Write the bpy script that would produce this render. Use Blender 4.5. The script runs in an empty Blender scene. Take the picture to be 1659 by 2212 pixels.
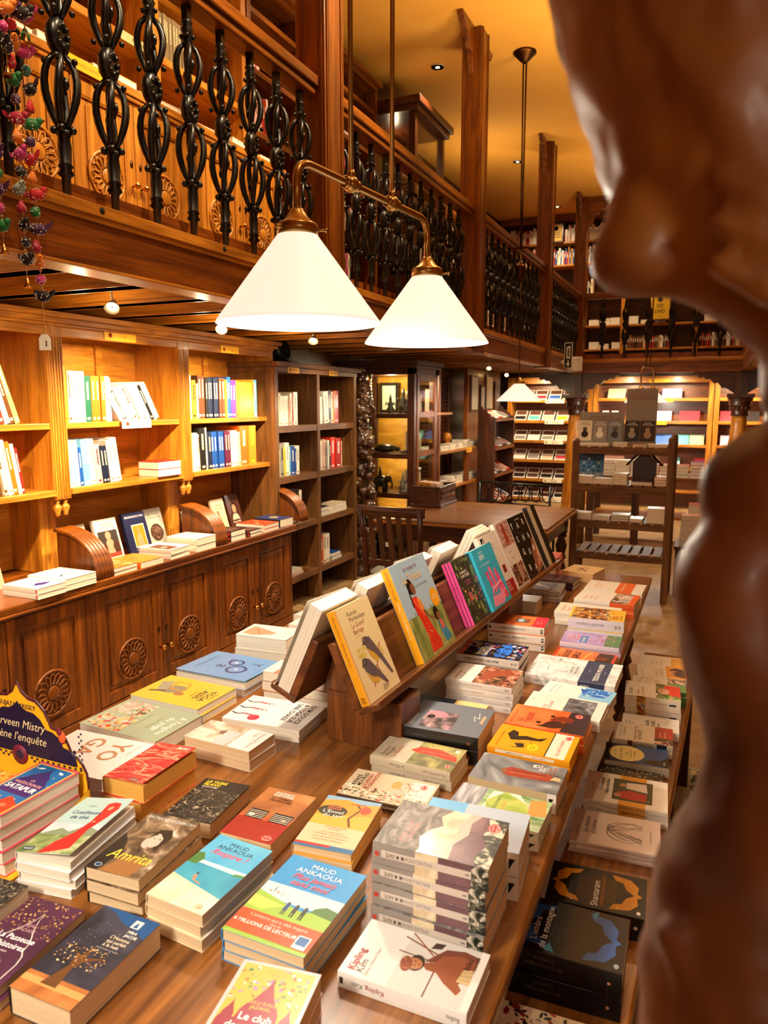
import bpy, math, random
from mathutils import Vector, Matrix
S = bpy.context.scene
COL = S.collection
R = math.radians
rng = random.Random(11)

# ------------------------------------------------------------------ camera
cam = bpy.data.cameras.new('camera'); camo = bpy.data.objects.new('camera', cam); COL.objects.link(camo)
cam.sensor_fit = 'HORIZONTAL'; cam.sensor_width = 27.0; cam.lens = 26.04
cam.clip_start = 0.02; cam.clip_end = 60
camo.location = (0, 0, 1.6)
camo.rotation_euler = (R(90 - 8.39), 0, R(23.86))
cam.dof.use_dof = True; cam.dof.focus_distance = 2.1; cam.dof.aperture_fstop = 7.0
S.camera = camo

# ------------------------------------------------------------------ exposure and world
S.view_settings.view_transform = 'Standard'; S.view_settings.look = 'None'
S.view_settings.gamma = 1.0; S.view_settings.exposure = 0.0; S.view_settings.use_curve_mapping = False
W = bpy.data.worlds.new('world'); S.world = W; W.use_nodes = True
W.node_tree.nodes['Background'].inputs[0].default_value = (1.0, .75, .48, 1)
W.node_tree.nodes['Background'].inputs[1].default_value = 0.10

WARM = (1.0, .77, .46)
LAMPCOL = (1.0, .87, .70)
LP1, LP2, LP3 = 17.5, 28, 40
def light(kind, name, loc, power, col=WARM, size=.05, target=None, angle=70, blend=.6):
    l = bpy.data.lights.new(name, kind); o = bpy.data.objects.new(name, l); COL.objects.link(o)
    l.energy = power; l.color = col; o.location = loc
    if kind == 'SPOT': l.spot_size = R(angle); l.spot_blend = blend; l.shadow_soft_size = size
    elif kind == 'AREA': l.size = size
    else: l.shadow_soft_size = size
    if target is not None:
        o.rotation_euler = (Vector(target) - Vector(loc)).to_track_quat('-Z', 'Y').to_euler()
    return o
# small halogen spots fixed under the gallery joists, washing the wall shelves
for (x, y, z, tx, ty, tz, p) in [
    (-2.37, 2.45, 1.99, -3.02, 2.2, 1.25, 115), (-2.40, 3.15, 1.99, -3.02, 3.2, 1.25, 180),
    (-2.45, 4.1, 1.99, -3.02, 4.15, 1.25, 180), (-2.40, 1.6, 1.99, -3.02, 1.8, 1.2, 110),
    (-2.3, 5.2, 1.99, -3.0, 5.2, 1.1, 45), (-2.30, 3.4, 1.99, -2.7, 3.2, .7, 22), (-2.3, 2.3, 1.99, -2.8, 2.4, .7, 20)]:
    light('SPOT', 'shelf_spot_light', (x, y, z - .05), p, WARM, .02, (tx, ty, tz), 105, .8)
for (x, y, p) in [(-2.2, 6.9, 26), (-2.3, 8.67, 46), (-2.4, 10.6, 50), (-2.0, 7.9, 40)]:  # last spot is fill added to brighten the side rack
    light('SPOT', 'passage_spot_and_fill_light', (x, y, 1.93), p, WARM, .03, (x - .4, y + .5, .6), 120, .8)
for x in (-2.6, -1.25, -.55, .25, .9):
    light('SPOT', 'far_shelf_spot_light', (x, 11.45, 1.96), 75, WARM, .03, (x, 12.0, 1.2), 130, .8)
for y in (1.6, 2.5, 3.35, 4.25): light('POINT', 'joist_lamp_light', (-2.55, y, 1.95), 3.2, WARM, .03)
# ceiling downlights
for (x, y, p) in [(-2.35, 3.4, 80), (-2.35, 6.45, 90), (-2.33, 9.22, 90), (-2.29, 11.48, 70), (-1.33, 11.44, 70), (-.2, 6.45, 110), (-.2, 3.6, 90), (-.2, 9.2, 110), (.1, 1.2, 60)]:
    light('SPOT', 'ceiling_spot_and_fill_light', (x, y, 4.40), p, WARM, .04, (x, y, 0), 120, .9)
for (x, y, p) in [(-.6, 2.4, 120), (-.6, 6.0, 130), (-.6, 9.4, 120), (-2.6, 3.5, 30), (-2.6, 8.5, 40), (-1.3, 5.2, 75)]:
    light('SPOT', 'ceiling_fill_light', (x, y, 3.0 if x > -2 else 3.6), p, (1, .76, .42), .3, (x, y, 5), 165, 1.0)  # unseen upward fill added to brighten the ceiling, no fixtures
# unseen fill spots added behind the camera to light the near table
for (x, y, z, p) in [(-1.0, -.5, 1.95, 115), (-.75, -.2, 2.1, 45)]:
    light('SPOT', 'rear_fill_light', (x, y, z), p, LAMPCOL, .15, (x - .1, y + 1.3, .4), 84, .6)

light('POINT', 'rear_fill_light', (.95, -.5, 1.95), 18, LAMPCOL, .15)  # unseen fill added to brighten the carved figure
light('SPOT', 'ceiling_spot_and_fill_light', (-.9, .7, 4.40), 150, WARM, .04, (-1.85, 1.6, 2.4), 50, .8)  # unseen spot added to brighten the bird garland
for y in (1.0, 2.4, 3.8): light('SPOT', 'upper_wall_light', (-.8, y, 4.40), 400, WARM, .04, (-2.62, y, 2.7), 60, .9)

# ------------------------------------------------------------------ materials
def lin(h):
    if isinstance(h, (tuple, list)): return tuple(h)[:3]
    h = h.lstrip('#'); c = [int(h[i:i + 2], 16) / 255 for i in (0, 2, 4)]
    return tuple(x / 12.92 if x <= .04045 else ((x + .055) / 1.055) ** 2.4 for x in c)
MATS = {}
def mat(name, col='808080', rough=.5, metal=0, emit=None, es=1, coat=0, spec=.5, trans=0):
    if name in MATS: return MATS[name]
    m = bpy.data.materials.new(name); m.use_nodes = True
    b = m.node_tree.nodes['Principled BSDF']
    b.inputs['Base Color'].default_value = (*lin(col), 1); b.inputs['Roughness'].default_value = rough
    b.inputs['Metallic'].default_value = metal; b.inputs['Specular IOR Level'].default_value = spec
    if coat: b.inputs['Coat Weight'].default_value = coat; b.inputs['Coat Roughness'].default_value = .15
    if trans: b.inputs['Transmission Weight'].default_value = trans
    if emit: b.inputs['Emission Color'].default_value = (*lin(emit), 1); b.inputs['Emission Strength'].default_value = es
    MATS[name] = m; return m
def nodes(m): return m.node_tree.nodes, m.node_tree.links
def ramp(m, stops):
    n, l = nodes(m); r = n.new('ShaderNodeValToRGB'); e = r.color_ramp.elements
    while len(e) < len(stops): e.new(.5)
    for el, (p, c) in zip(e, stops): el.position = p; el.color = (*lin(c), 1)
    return r
def wood(name, dark, light_, rough=.35, axis='z', sc=1.0, coat=.15, bump=.08):
    if name in MATS: return MATS[name]
    m = mat(name, light_, rough, coat=coat); n, l = nodes(m); b = n['Principled BSDF']
    tc = n.new('ShaderNodeTexCoord'); mp = n.new('ShaderNodeMapping'); l.new(tc.outputs['Object'], mp.inputs[0])
    s = [14 * sc] * 3; s['xyz'.index(axis)] = 1.3 * sc; mp.inputs['Scale'].default_value = s
    no = n.new('ShaderNodeTexNoise'); no.inputs['Scale'].default_value = 1.0; no.inputs['Detail'].default_value = 7
    no.inputs['Distortion'].default_value = 1.3; no.inputs['Roughness'].default_value = .62
    l.new(mp.outputs[0], no.inputs[0])
    d, g = lin(dark), lin(light_); mid = tuple((a + c) / 2 for a, c in zip(d, g))
    r = ramp(m, [(.32, d), (.5, mid), (.68, g)])
    l.new(no.outputs[0], r.inputs[0])
    s2 = n.new('ShaderNodeMapping'); l.new(tc.outputs['Object'], s2.inputs[0])
    q = [140 * sc] * 3; q['xyz'.index(axis)] = 5 * sc; s2.inputs['Scale'].default_value = q
    n2 = n.new('ShaderNodeTexNoise'); n2.inputs['Scale'].default_value = 1; n2.inputs['Detail'].default_value = 2
    l.new(s2.outputs[0], n2.inputs[0])
    r2 = ramp(m, [(.35, (.62, .6, .58)), (.55, (1, 1, 1))]); l.new(n2.outputs[0], r2.inputs[0])
    mx = n.new('ShaderNodeMix'); mx.data_type = 'RGBA'; mx.blend_type = 'MULTIPLY'; mx.inputs[0].default_value = .8
    l.new(r.outputs[0], mx.inputs[6]); l.new(r2.outputs[0], mx.inputs[7]); l.new(mx.outputs[2], b.inputs['Base Color'])
    bp = n.new('ShaderNodeBump'); bp.inputs['Strength'].default_value = bump; bp.inputs['Distance'].default_value = .002
    l.new(n2.outputs[0], bp.inputs['Height']); l.new(bp.outputs[0], b.inputs['Normal'])
    return m
def noisemat(name, stops, scale=6, rough=.42, stretch=(1, 1, 1), dist=.6, coat=.12, detail=5, coord='Object'):
    if name in MATS: return MATS[name]
    m = mat(name, 'ffffff', rough, coat=coat); n, l = nodes(m); b = n['Principled BSDF']
    tc = n.new('ShaderNodeTexCoord'); mp = n.new('ShaderNodeMapping'); l.new(tc.outputs[coord], mp.inputs[0])
    mp.inputs['Scale'].default_value = stretch
    no = n.new('ShaderNodeTexNoise'); no.inputs['Scale'].default_value = scale; no.inputs['Detail'].default_value = detail
    no.inputs['Distortion'].default_value = dist; l.new(mp.outputs[0], no.inputs[0])
    r = ramp(m, stops); l.new(no.outputs[0], r.inputs[0]); l.new(r.outputs[0], b.inputs['Base Color'])
    return m
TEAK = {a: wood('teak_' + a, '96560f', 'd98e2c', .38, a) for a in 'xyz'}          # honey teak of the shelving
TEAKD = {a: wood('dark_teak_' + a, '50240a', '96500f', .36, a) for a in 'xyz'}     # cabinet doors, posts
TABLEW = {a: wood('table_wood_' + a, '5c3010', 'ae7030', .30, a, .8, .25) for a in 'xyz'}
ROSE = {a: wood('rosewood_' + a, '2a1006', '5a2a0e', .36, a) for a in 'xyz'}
RACKW = {a: wood('rack_wood_' + a, '40200a', '8c5020', .38, a, 1.2) for a in 'xyz'}
CARTW = {a: wood('cart_wood_' + a, '4c2c10', '96662c', .6, a, 1.1, 0) for a in 'xyz'}
IRON = mat('black_iron', '080606', .32, .2, coat=.12)
BRASS = mat('aged_brass', 'b08a50', .3, 1.0)
DBRASS = mat('dark_brass', '54341a', .38, 1.0)
GOLD = mat('polished_brass', 'd8a050', .15, 1.0)
PAINT = noisemat('ochre_paint', [(.3, 'd89a38'), (.7, 'e0a444')], 1.5, .85, coat=0)
DARK = mat('matt_black', '0a0503', .8)  # plain near-black of the pegs and speaker cone
BLACK = mat('black_plastic', '0d0c0c', .45)
WHITEP = mat('white_plastic', 'cfc8b8', .45)
YLAB = mat('yellow_label', 'f2b416', .5)
WLAB = mat('white_label', 'f2ecd8', .5)
GLASS = bpy.data.materials.new('clear_glass'); GLASS.use_nodes = True
_n, _l = nodes(GLASS); _n.clear()
_o = _n.new('ShaderNodeOutputMaterial'); _mx = _n.new('ShaderNodeMixShader'); _t = _n.new('ShaderNodeBsdfTransparent'); _g = _n.new('ShaderNodeBsdfGlossy')
_g.inputs['Roughness'].default_value = .03; _mx.inputs[0].default_value = .10
_t.inputs[0].default_value = (.93, .95, .92, 1)
_l.new(_t.outputs[0], _mx.inputs[1]); _l.new(_g.outputs[0], _mx.inputs[2]); _l.new(_mx.outputs[0], _o.inputs[0])
OPAL = mat('opal_glass', 'e4dfd2', .4, emit='fff0da', es=.90)
BULB = mat('glowing_bulb', 'ffffff', .5, emit='ffdca0', es=14)
SPOTLENS = mat('glowing_spot_lens', 'ffffff', .5, emit='ffcf80', es=25)
def paper_mat(name, a, b_):
    m = mat(name, b_, .75, spec=.2); n, l = nodes(m); b = n['Principled BSDF']
    tc = n.new('ShaderNodeTexCoord'); mp = n.new('ShaderNodeMapping'); l.new(tc.outputs['Object'], mp.inputs[0])
    mp.inputs['Scale'].default_value = (3, 3, 900)
    no = n.new('ShaderNodeTexNoise'); no.inputs['Scale'].default_value = 1; no.inputs['Detail'].default_value = 2; l.new(mp.outputs[0], no.inputs[0])
    r = ramp(m, [(.3, a), (.65, b_)]); l.new(no.outputs[0], r.inputs[0]); l.new(r.outputs[0], b.inputs['Base Color'])
    bp = n.new('ShaderNodeBump'); bp.inputs['Strength'].default_value = .25; bp.inputs['Distance'].default_value = .001
    l.new(no.outputs[0], bp.inputs['Height']); l.new(bp.outputs[0], b.inputs['Normal'])
    return m
PAGES = {'w': paper_mat('page_edges_white', 'd6cab4', 'f6efe0'), 'c': paper_mat('page_edges_cream', 'c8ac84', 'ecd6b0'), 'o': paper_mat('page_edges_orange', 'd89a3c', 'f0bc62')}
def cm(c):
    if c is None: return None
    if not isinstance(c, str): return c
    if c in MATS: return MATS[c]
    return mat('print_' + c.lower(), c, .36, coat=.12, spec=.4)

# ------------------------------------------------------------------ mesh builder
I4 = Matrix.Identity(4)
def T(x, y, z): return Matrix.Translation((x, y, z))
def RZ(d): return Matrix.Rotation(R(d), 4, 'Z')
def RX(d): return Matrix.Rotation(R(d), 4, 'X')
def RY(d): return Matrix.Rotation(R(d), 4, 'Y')
# FX: local (a,b,c) -> world (c,a,b): polygons drawn in Y,Z and extruded along X ; FY: -> (a,c,b) polygons in X,Z extruded along Y
FX = Matrix(((0, 0, 1, 0), (1, 0, 0, 0), (0, 1, 0, 0), (0, 0, 0, 1)))
FY = Matrix(((1, 0, 0, 0), (0, 0, 1, 0), (0, 1, 0, 0), (0, 0, 0, 1)))
class MB:
    def __init__(s): s.v = []; s.f = []; s.m = []; s.s = []
    def add(s, vs, fs, mi=0, M=None, sm=False):
        o = len(s.v)
        s.v += [tuple(M @ Vector(v)) for v in vs] if M is not None else [tuple(v) for v in vs]
        s.f += [tuple(i + o for i in f) for f in fs]; s.m += [mi] * len(fs); s.s += [sm] * len(fs)
        return s
    def box(s, a, b, mi=0, M=None):
        (x0, y0, z0), (x1, y1, z1) = a, b
        vs = [(x, y, z) for z in (z0, z1) for y in (y0, y1) for x in (x0, x1)]
        return s.add(vs, [(0, 2, 3, 1), (4, 5, 7, 6), (0, 1, 5, 4), (2, 6, 7, 3), (0, 4, 6, 2), (1, 3, 7, 5)], mi, M)
    def cbox(s, c, d, mi=0, M=None):
        return s.box([c[i] - d[i] / 2 for i in range(3)], [c[i] + d[i] / 2 for i in range(3)], mi, M)
    def lathe(s, prof, n=16, mi=0, M=None, sm=True):
        vs = []; fs = []
        for r, z in prof:
            for i in range(n): a = 2 * math.pi * i / n; vs.append((r * math.cos(a), r * math.sin(a), z))
        for k in range(len(prof) - 1):
            for i in range(n): j = (i + 1) % n; fs.append((k * n + i, k * n + j, (k + 1) * n + j, (k + 1) * n + i))
        s.add(vs, fs, mi, M, sm)
        o = len(s.v) - len(vs)
        if prof[0][0] > 1e-6: s.f.append(tuple(o + i for i in reversed(range(n)))); s.m.append(mi); s.s.append(False)
        if prof[-1][0] > 1e-6: s.f.append(tuple(o + (len(prof) - 1) * n + i for i in range(n))); s.m.append(mi); s.s.append(False)
        return s
    def tube(s, pts, r, n=8, mi=0, M=None, closed=False):
        P = [Vector(p) for p in pts]; N = len(P); vs = []; fs = []; up = None
        for k in range(N):
            t = (P[(k + 1) % N] - P[k - 1]) if closed else (P[min(k + 1, N - 1)] - P[max(k - 1, 0)])
            t.normalize()
            if up is None:
                up = Vector((0, 0, 1)) if abs(t.z) < .9 else Vector((1, 0, 0))
            up = (up - t * up.dot(t)).normalized(); sd = t.cross(up)
            rr = r[k] if isinstance(r, (list, tuple)) else r
            for i in range(n):
                a = 2 * math.pi * i / n; vs.append(P[k] + (up * math.cos(a) + sd * math.sin(a)) * rr)
        for k in range(N if closed else N - 1):
            q = (k + 1) % N
            for i in range(n): j = (i + 1) % n; fs.append((k * n + i, q * n + i, q * n + j, k * n + j))
        if not closed: fs += [tuple(range(n)), tuple(reversed(range((N - 1) * n, N * n)))]
        return s.add(vs, fs, mi, M, True)
    def prism(s, poly, z0, z1, mi=0, M=None):
        n = len(poly); vs = [(x, y, z0) for x, y in poly] + [(x, y, z1) for x, y in poly]
        fs = [tuple(reversed(range(n))), tuple(range(n, 2 * n))] + [(i, (i + 1) % n, n + (i + 1) % n, n + i) for i in range(n)]
        return s.add(vs, fs, mi, M)
    def ball(s, c, r, mi=0, M=None, n=10, sq=(1, 1, 1)):
        A = T(*c) @ Matrix.Diagonal((r * sq[0], r * sq[1], r * sq[2], 1))
        m = max(4, n // 2)
        return s.lathe([(math.sin(math.pi * k / m), -math.cos(math.pi * k / m)) for k in range(m + 1)], n, mi, (M @ A) if M is not None else A)
    def mesh(s, name, mats):
        me = bpy.data.meshes.new(name); me.from_pydata(s.v, [], s.f)
        for m in mats: me.materials.append(m)
        me.polygons.foreach_set('material_index', s.m); me.polygons.foreach_set('use_smooth', s.s)
        me.update(); return me
WM = {}
def out(mb, name, mats, parent=None, bevel=0, world=True):
    """link the collected geometry as one mesh object; geometry is in world space unless world=False"""
    if not isinstance(mats, (list, tuple)): mats = [mats]
    me = mb.mesh(name, mats); o = bpy.data.objects.new(name, me); COL.objects.link(o)
    if parent is not None:
        o.parent = parent
        if world: me.transform(WM[parent.name].inverted())
        WM[o.name] = WM[parent.name]
    else: WM[o.name] = I4
    if bevel:
        b = o.modifiers.new('bevel', 'BEVEL'); b.width = bevel; b.segments = 2; b.limit_method = 'ANGLE'; b.angle_limit = R(50)
    return o
def thing(name, label, cat, loc=(0, 0, 0), rz=0, group=None, M=None):
    o = bpy.data.objects.new(name, None); COL.objects.link(o); o.empty_display_size = .05
    if M is None: M = T(*loc) @ RZ(rz)
    o.matrix_world = M; WM[o.name] = M
    return tag(o, label, cat, group)
def tag(o, label, cat, group=None):
    o['label'] = label; o['category'] = cat
    if group: o['group'] = group
    return o
def struct(mb, name, mats, bevel=0):
    o = out(mb, name, mats, None, bevel); o['kind'] = 'structure'; return o
def solo(mb, name, mats, label, cat, group=None, bevel=0, org=None):
    """a thing that is one mesh; its origin is moved to its base"""
    xs = [v[0] for v in mb.v]; ys = [v[1] for v in mb.v]; zs = [v[2] for v in mb.v]
    c = org or ((min(xs) + max(xs)) / 2, (min(ys) + max(ys)) / 2, min(zs))
    mb.v = [(x - c[0], y - c[1], z - c[2]) for x, y, z in mb.v]
    o = out(mb, name, mats, None, bevel); o.location = c; WM[o.name] = T(*c)
    return tag(o, label, cat, group)
def copy_tree(o, parent=None):
    c = o.copy(); COL.objects.link(c)
    if parent is not None: c.parent = parent
    for ch in list(o.children): copy_tree(ch, c)
    return c
ORD = ['first', 'second', 'third', 'fourth', 'fifth', 'sixth', 'seventh', 'eighth', 'ninth', 'tenth', 'eleventh', 'twelfth', 'thirteenth', 'fourteenth', 'fifteenth', 'sixteenth', 'seventeenth', 'eighteenth', 'nineteenth', 'twentieth', 'twenty-first', 'twenty-second', 'twenty-third', 'twenty-fourth', 'twenty-fifth', 'twenty-sixth', 'twenty-seventh', 'twenty-eighth', 'twenty-ninth', 'thirtieth']
# ------------------------------------------------------------------ lettering as geometry
TXT = {}
def glyphs(s, bold=0, shear=0, res=2):
    k = (s, bold, shear, res)
    if k in TXT: return TXT[k]
    cu = bpy.data.curves.new('lettering', 'FONT'); cu.body = s; cu.resolution_u = res; cu.offset = bold; cu.shear = shear
    o = bpy.data.objects.new('lettering', cu)
    me = bpy.data.meshes.new_from_object(o)
    vs = [tuple(v.co) for v in me.vertices]; fs = [tuple(p.vertices) for p in me.polygons]
    bpy.data.objects.remove(o); bpy.data.meshes.remove(me); bpy.data.curves.remove(cu)
    xs = [v[0] for v in vs] or [0]; ys = [v[1] for v in vs] or [0]
    TXT[k] = (vs, fs, min(xs), max(xs), min(ys), max(ys)); return TXT[k]
def text(mb, s, x, y, size, mi, z=0, anchor='l', maxw=None, rot=0, M=None, bold=.012, shear=0, wscale=1):
    vs, fs, x0, x1, y0, y1 = glyphs(s, bold, shear)
    k = size / .73; w = (x1 - x0) * k * wscale
    kx = k * wscale
    if maxw and w > maxw: kx *= maxw / w; w = maxw
    ox = {'l': 0, 'c': -w / 2, 'r': -w}[anchor]
    c, sn = math.cos(R(rot)), math.sin(R(rot)); V = []
    for a, b, _ in vs:
        px = (a - x0) * kx + ox; py = b * k
        V.append((x + px * c - py * sn, y + px * sn + py * c, z))
    mb.add(V, fs, mi, M)
# ================================================================== THE SETTING
XB = -1.84           # face of the gallery beam
XW = -3.32           # left wall
CEIL = 4.46
GF = 2.30            # gallery floor
m = MB(); m.box((-3.6, -1.8, -.06), (3.4, 13.2, 0)); struct(m, 'floor', noisemat('stone_floor', [(.3, '8a6a40'), (.6, 'a8855a'), (.8, 'b8966a')], 9, .55, coat=0))
m = MB(); m.box((-3.6, -1.8, CEIL), (3.4, 13.2, CEIL + .06)); struct(m, 'ceiling', PAINT)
m = MB(); m.box((XW - .1, -1.8, 0), (XW, 13.2, CEIL)); struct(m, 'wall_left', ROSE['y'])
m = MB(); m.box((3.3, -1.8, 0), (3.4, 13.2, CEIL)); struct(m, 'wall_right', PAINT)

m = MB(); m.box((-3.6, -1.8, 0), (3.4, -1.7, CEIL)); struct(m, 'wall_near', PAINT)
# gallery decks
m = MB(); m.box((XW, -1.7, 2.20), (XB - .10, 12.42, GF)); m.box((XB - .10, 11.32, 2.20), (3.3, 12.42, GF))
struct(m, 'trim_1', TEAKD['y'])
m = MB(); m.box((.42, 4.4, 2.20), (3.3, 11.2, GF)); struct(m, 'trim_50', TEAKD['y'])
for i in range(17):
    m = MB(); m.box((.42, 4.5 + i * .4, 2.045), (3.3, 4.575 + i * .4, 2.20)); struct(m, 'trim_%d' % (51 + i), TEAK['x'])
# gallery edge beams with a ledge moulding
def beam(name, a, b, axis, lab, cat='beam'):
    t = thing(name, lab, cat, (a[0], a[1], 2.02))
    m = MB(); m.box((a[0], a[1], 2.02), (b[0], b[1], 2.185)); out(m, 'beam_body', TEAKD[axis], t, .004)
    m = MB()
    if axis == 'y':
        m.box((a[0], a[1], 2.185), (b[0] + .018, b[1], 2.222)); m.box((b[0], a[1], 2.168), (b[0] + .009, b[1], 2.185)); m.box((b[0], a[1], 2.02), (b[0] + .006, b[1], 2.03))
    else:
        m.box((a[0], a[1] - .018, 2.185), (b[0], b[1], 2.222)); m.box((a[0], a[1] - .009, 2.168), (b[0], a[1], 2.185))
    out(m, 'moulding', TEAK[axis], t, .002)
    if axis == 'y':
        for i in range(3):
            y = 1.9 + .65 * i
            if a[1] < y < b[1]:
                m = MB(); m.lathe([(.011, 0), (.011, .003), (0, .004)], 10, 0, T(b[0] + .016, y, 2.205) @ RY(90)); out(m, 'peg', DARK, t)
    return t
PY = [3.37, 5.93, 8.70, 11.12]
edges = [-1.7] + PY
wh = ['above the nearest bay, left of the first post', 'between the first and second gallery posts', 'between the second and third gallery posts', 'between the third post and the corner post']
for i in range(4):
    a = edges[i] + (.20 if i else 0); beam('gallery_beam', (XB - .12, a, 0), (XB, PY[i], 0), 'y', 'teak gallery edge beam with ledge moulding ' + wh[i])
beam('gallery_beam', (.30, 4.4, 0), (.42, 11.2, 0), 'y', 'short glimpse of the right gallery beam behind the carved figure')
beam('gallery_beam', (XB, 11.2, 0), (3.3, 11.32, 0), 'x', 'long teak beam carrying the far gallery across the room')
# joists under the left gallery
k = 0
jw = []
for i in range(31):
    y = -.9 + i * .40
    if y > 12.2: break
    m = MB(); m.box((XW, y, 2.045), (XB - .12, y + .075, 2.20)); m.box((XW, y - .006, 2.045), (XB - .12, y + .081, 2.058))
    o = struct(m, 'trim_%d' % (i + 2), TEAK['x'])
# posts
def bracket(mb, M):
    pts = [(0, 0), (.30, 0), (.30, -.03), (.275, -.035), (.265, -.065), (.235, -.05), (.22, -.075), (.20, -.07), (.165, -.13), (.13, -.125), (.10, -.19), (.07, -.185), (.05, -.27), (.035, -.30), (0, -.33)]
    mb.prism(pts, -.022, .022, 0, M)
plab = ['thick teak gallery post nearest the camera, left of the pendant rods', 'tall teak gallery post with carved ceiling brackets, second from the camera', 'third teak gallery post, behind the thin lamp rod', 'teak corner post where the left and far galleries meet']
PX0, PX1, PW = XB - .12, XB + .04, .20
for i, y in enumerate(PY):
    t = thing('gallery_post', plab[i], 'post', (XB - .04, y + PW / 2, 2.0))
    m = MB(); m.box((PX0, y, 2.0), (PX1, y + PW, CEIL - .001)); out(m, 'shaft', TEAKD['z'], t, .006)
    m = MB()
    for s in (.02, .14): m.box((PX0 + s - .006, y - .006, 2.0), (PX0 + s + .006, y, CEIL - .002))
    for s in (.02, .035, .165, .18): m.box((PX1, y + s - .005, 2.0), (PX1 + .006, y + s + .005, CEIL - .002))
    out(m, 'bead_moulding', TEAKD['z'], t)
    B = Matrix(((0, 0, 1, XB - .04), (-1, 0, 0, y), (0, 1, 0, CEIL - .003), (0, 0, 0, 1))); m = MB(); bracket(m, B); out(m, 'bracket', TEAKD['y'], t, .004)
    B = Matrix(((0, 0, 1, XB - .04), (1, 0, 0, y + PW), (0, 1, 0, CEIL - .003), (0, 0, 0, 1))); m = MB(); bracket(m, B); out(m, 'bracket', TEAKD['y'], t, .004)
    if i == 3:
        B = Matrix(((1.5, 0, 0, PX1), (0, 0, 1, y + .055), (0, 1.3, 0, CEIL - .003), (0, 0, 0, 1))); m = MB(); bracket(m, B); out(m, 'bracket', TEAKD['x'], t, .004)
t = thing('gallery_post', 'teak post rising from the far gallery beam behind the carved figure', 'post', (.36, 11.26, 2.0))
m = MB(); m.box((.30, 11.19, 2.0), (.42, 11.33, CEIL - .001)); out(m, 'shaft', TEAKD['z'], t, .005)

# iron baluster: square stub, collars with ball leaves, two open cages and a round medallion
def baluster_mesh():
    m = MB()
    m.box((-.013, -.013, .78), (.013, .013, .85))
    m.lathe([(.016, .795), (.023, .785), (.016, .775), (.024, .76), (.017, .745), (.021, .72), (.014, .70)], 8)
    for a in range(4):
        c, s = math.cos(a * 1.571 + .6), math.sin(a * 1.571 + .6)
        m.ball((.021 * c, .021 * s, .735), .010, n=6); m.ball((.028 * c, .028 * s, .212), .0125, n=6)
        m.ball((.044 * c, .044 * s, .545), .010, n=6); m.ball((.044 * c, .044 * s, .41), .010, n=6)
    for z0, z1, rr in ((.525, .715, .036), (.215, .435, .039)):
        for a in range(4):
            P = []
            for k in range(9):
                u = k / 8; bul = math.sin(math.pi * (1 - (1 - u) ** .8)) ** .8 if 0 < u < 1 else 0
                ang = a * math.pi / 2 + .35 + u * .6; r = .008 + rr * bul
                P.append((r * math.cos(ang), r * math.sin(ang), z0 + (z1 - z0) * u))
            m.tube(P, [.009 + .004 * math.sin(math.pi * k / 8) for k in range(9)], 6)
        zc = (z0 + z1) / 2
        m.ball((.012, .006, zc + .02), .014, n=6, sq=(1, .8, 1.5)); m.ball((-.010, -.004, zc - .02), .012, n=6, sq=(1, .8, 1.6)); m.ball((0, .014, zc), .009, n=6)
    M = T(0, 0, .478) @ RZ(8) @ FX @ Matrix.Diagonal((1, 1.3, 1, 1))
    m.lathe([(.018, -.018), (.030, -.022), (.040, -.014), (.045, 0), (.040, .014), (.030, .022), (.018, .018)], 14, 0, M)
    for k in range(8):
        a = k * math.pi / 4
        for s in (-1, 1): m.ball((s * .020, .020 * math.cos(a), .478 + .03 * math.sin(a)), .009, n=6)
    m.lathe([(.013, .215), (.025, .205), (.018, .19), (.021, .165), (.019, .115), (.024, .105), (.017, .098), (.026, .083), (.014, .073), (.012, 0)], 8)
    return m.mesh('baluster', [IRON])
BAL = baluster_mesh()
rlab = ['wrought iron gallery railing with teak handrail above the yoga bookcase', 'wrought iron railing bay behind the double pendant lamp', 'wrought iron railing bay behind the thin lamp rod', 'farthest left wrought iron railing bay, ending at the corner post']
def railing(y0, y1, lab, n, sp=.208, start=None):
    t = thing('gallery_railing', lab, 'railing', (XB - .05, y0, 2.22))
    m = MB(); m.box((XB - .095, y0, 3.065), (XB - .005, y1, 3.10)); m.box((XB - .105, y0, 3.10), (XB + .01, y1, 3.15)); m.box((XB - .085, y0, 3.15), (XB - .012, y1, 3.165))
    out(m, 'handrail', TEAKD['y'], t, .008)
    y = start if start is not None else y0 + .08
    while y < y1 - .05:
        o = bpy.data.objects.new('baluster', BAL); COL.objects.link(o); o.parent = t; o.location = (0, y - y0, 0); o.rotation_euler = (0, 0, rng.uniform(-.25, .25))
        y += sp
    return t
railing(.8, 3.37, rlab[0], 0, .2078, .995)
railing(3.57, 5.93, rlab[1], 0, .2, 3.69)
railing(6.13, 8.70, rlab[2], 0, .2, 6.25)
railing(8.90, 11.12, rlab[3], 0, .2, 9.0)
t = thing('gallery_railing', 'wrought iron railing across the far gallery in front of dark shelves', 'railing', (XB, 11.25, 2.22))
m = MB(); m.box((PX1, 11.20, 3.065), (3.2, 11.30, 3.10)); m.box((PX1, 11.19, 3.10), (3.2, 11.31, 3.15)); out(m, 'handrail', TEAKD['x'], t, .006)
for i in range(16):
    o = bpy.data.objects.new('baluster', BAL); COL.objects.link(o); o.parent = t; o.location = (.30 + i * .31, 0, 0); o.rotation_euler = (0, 0, 1.5)
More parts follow.
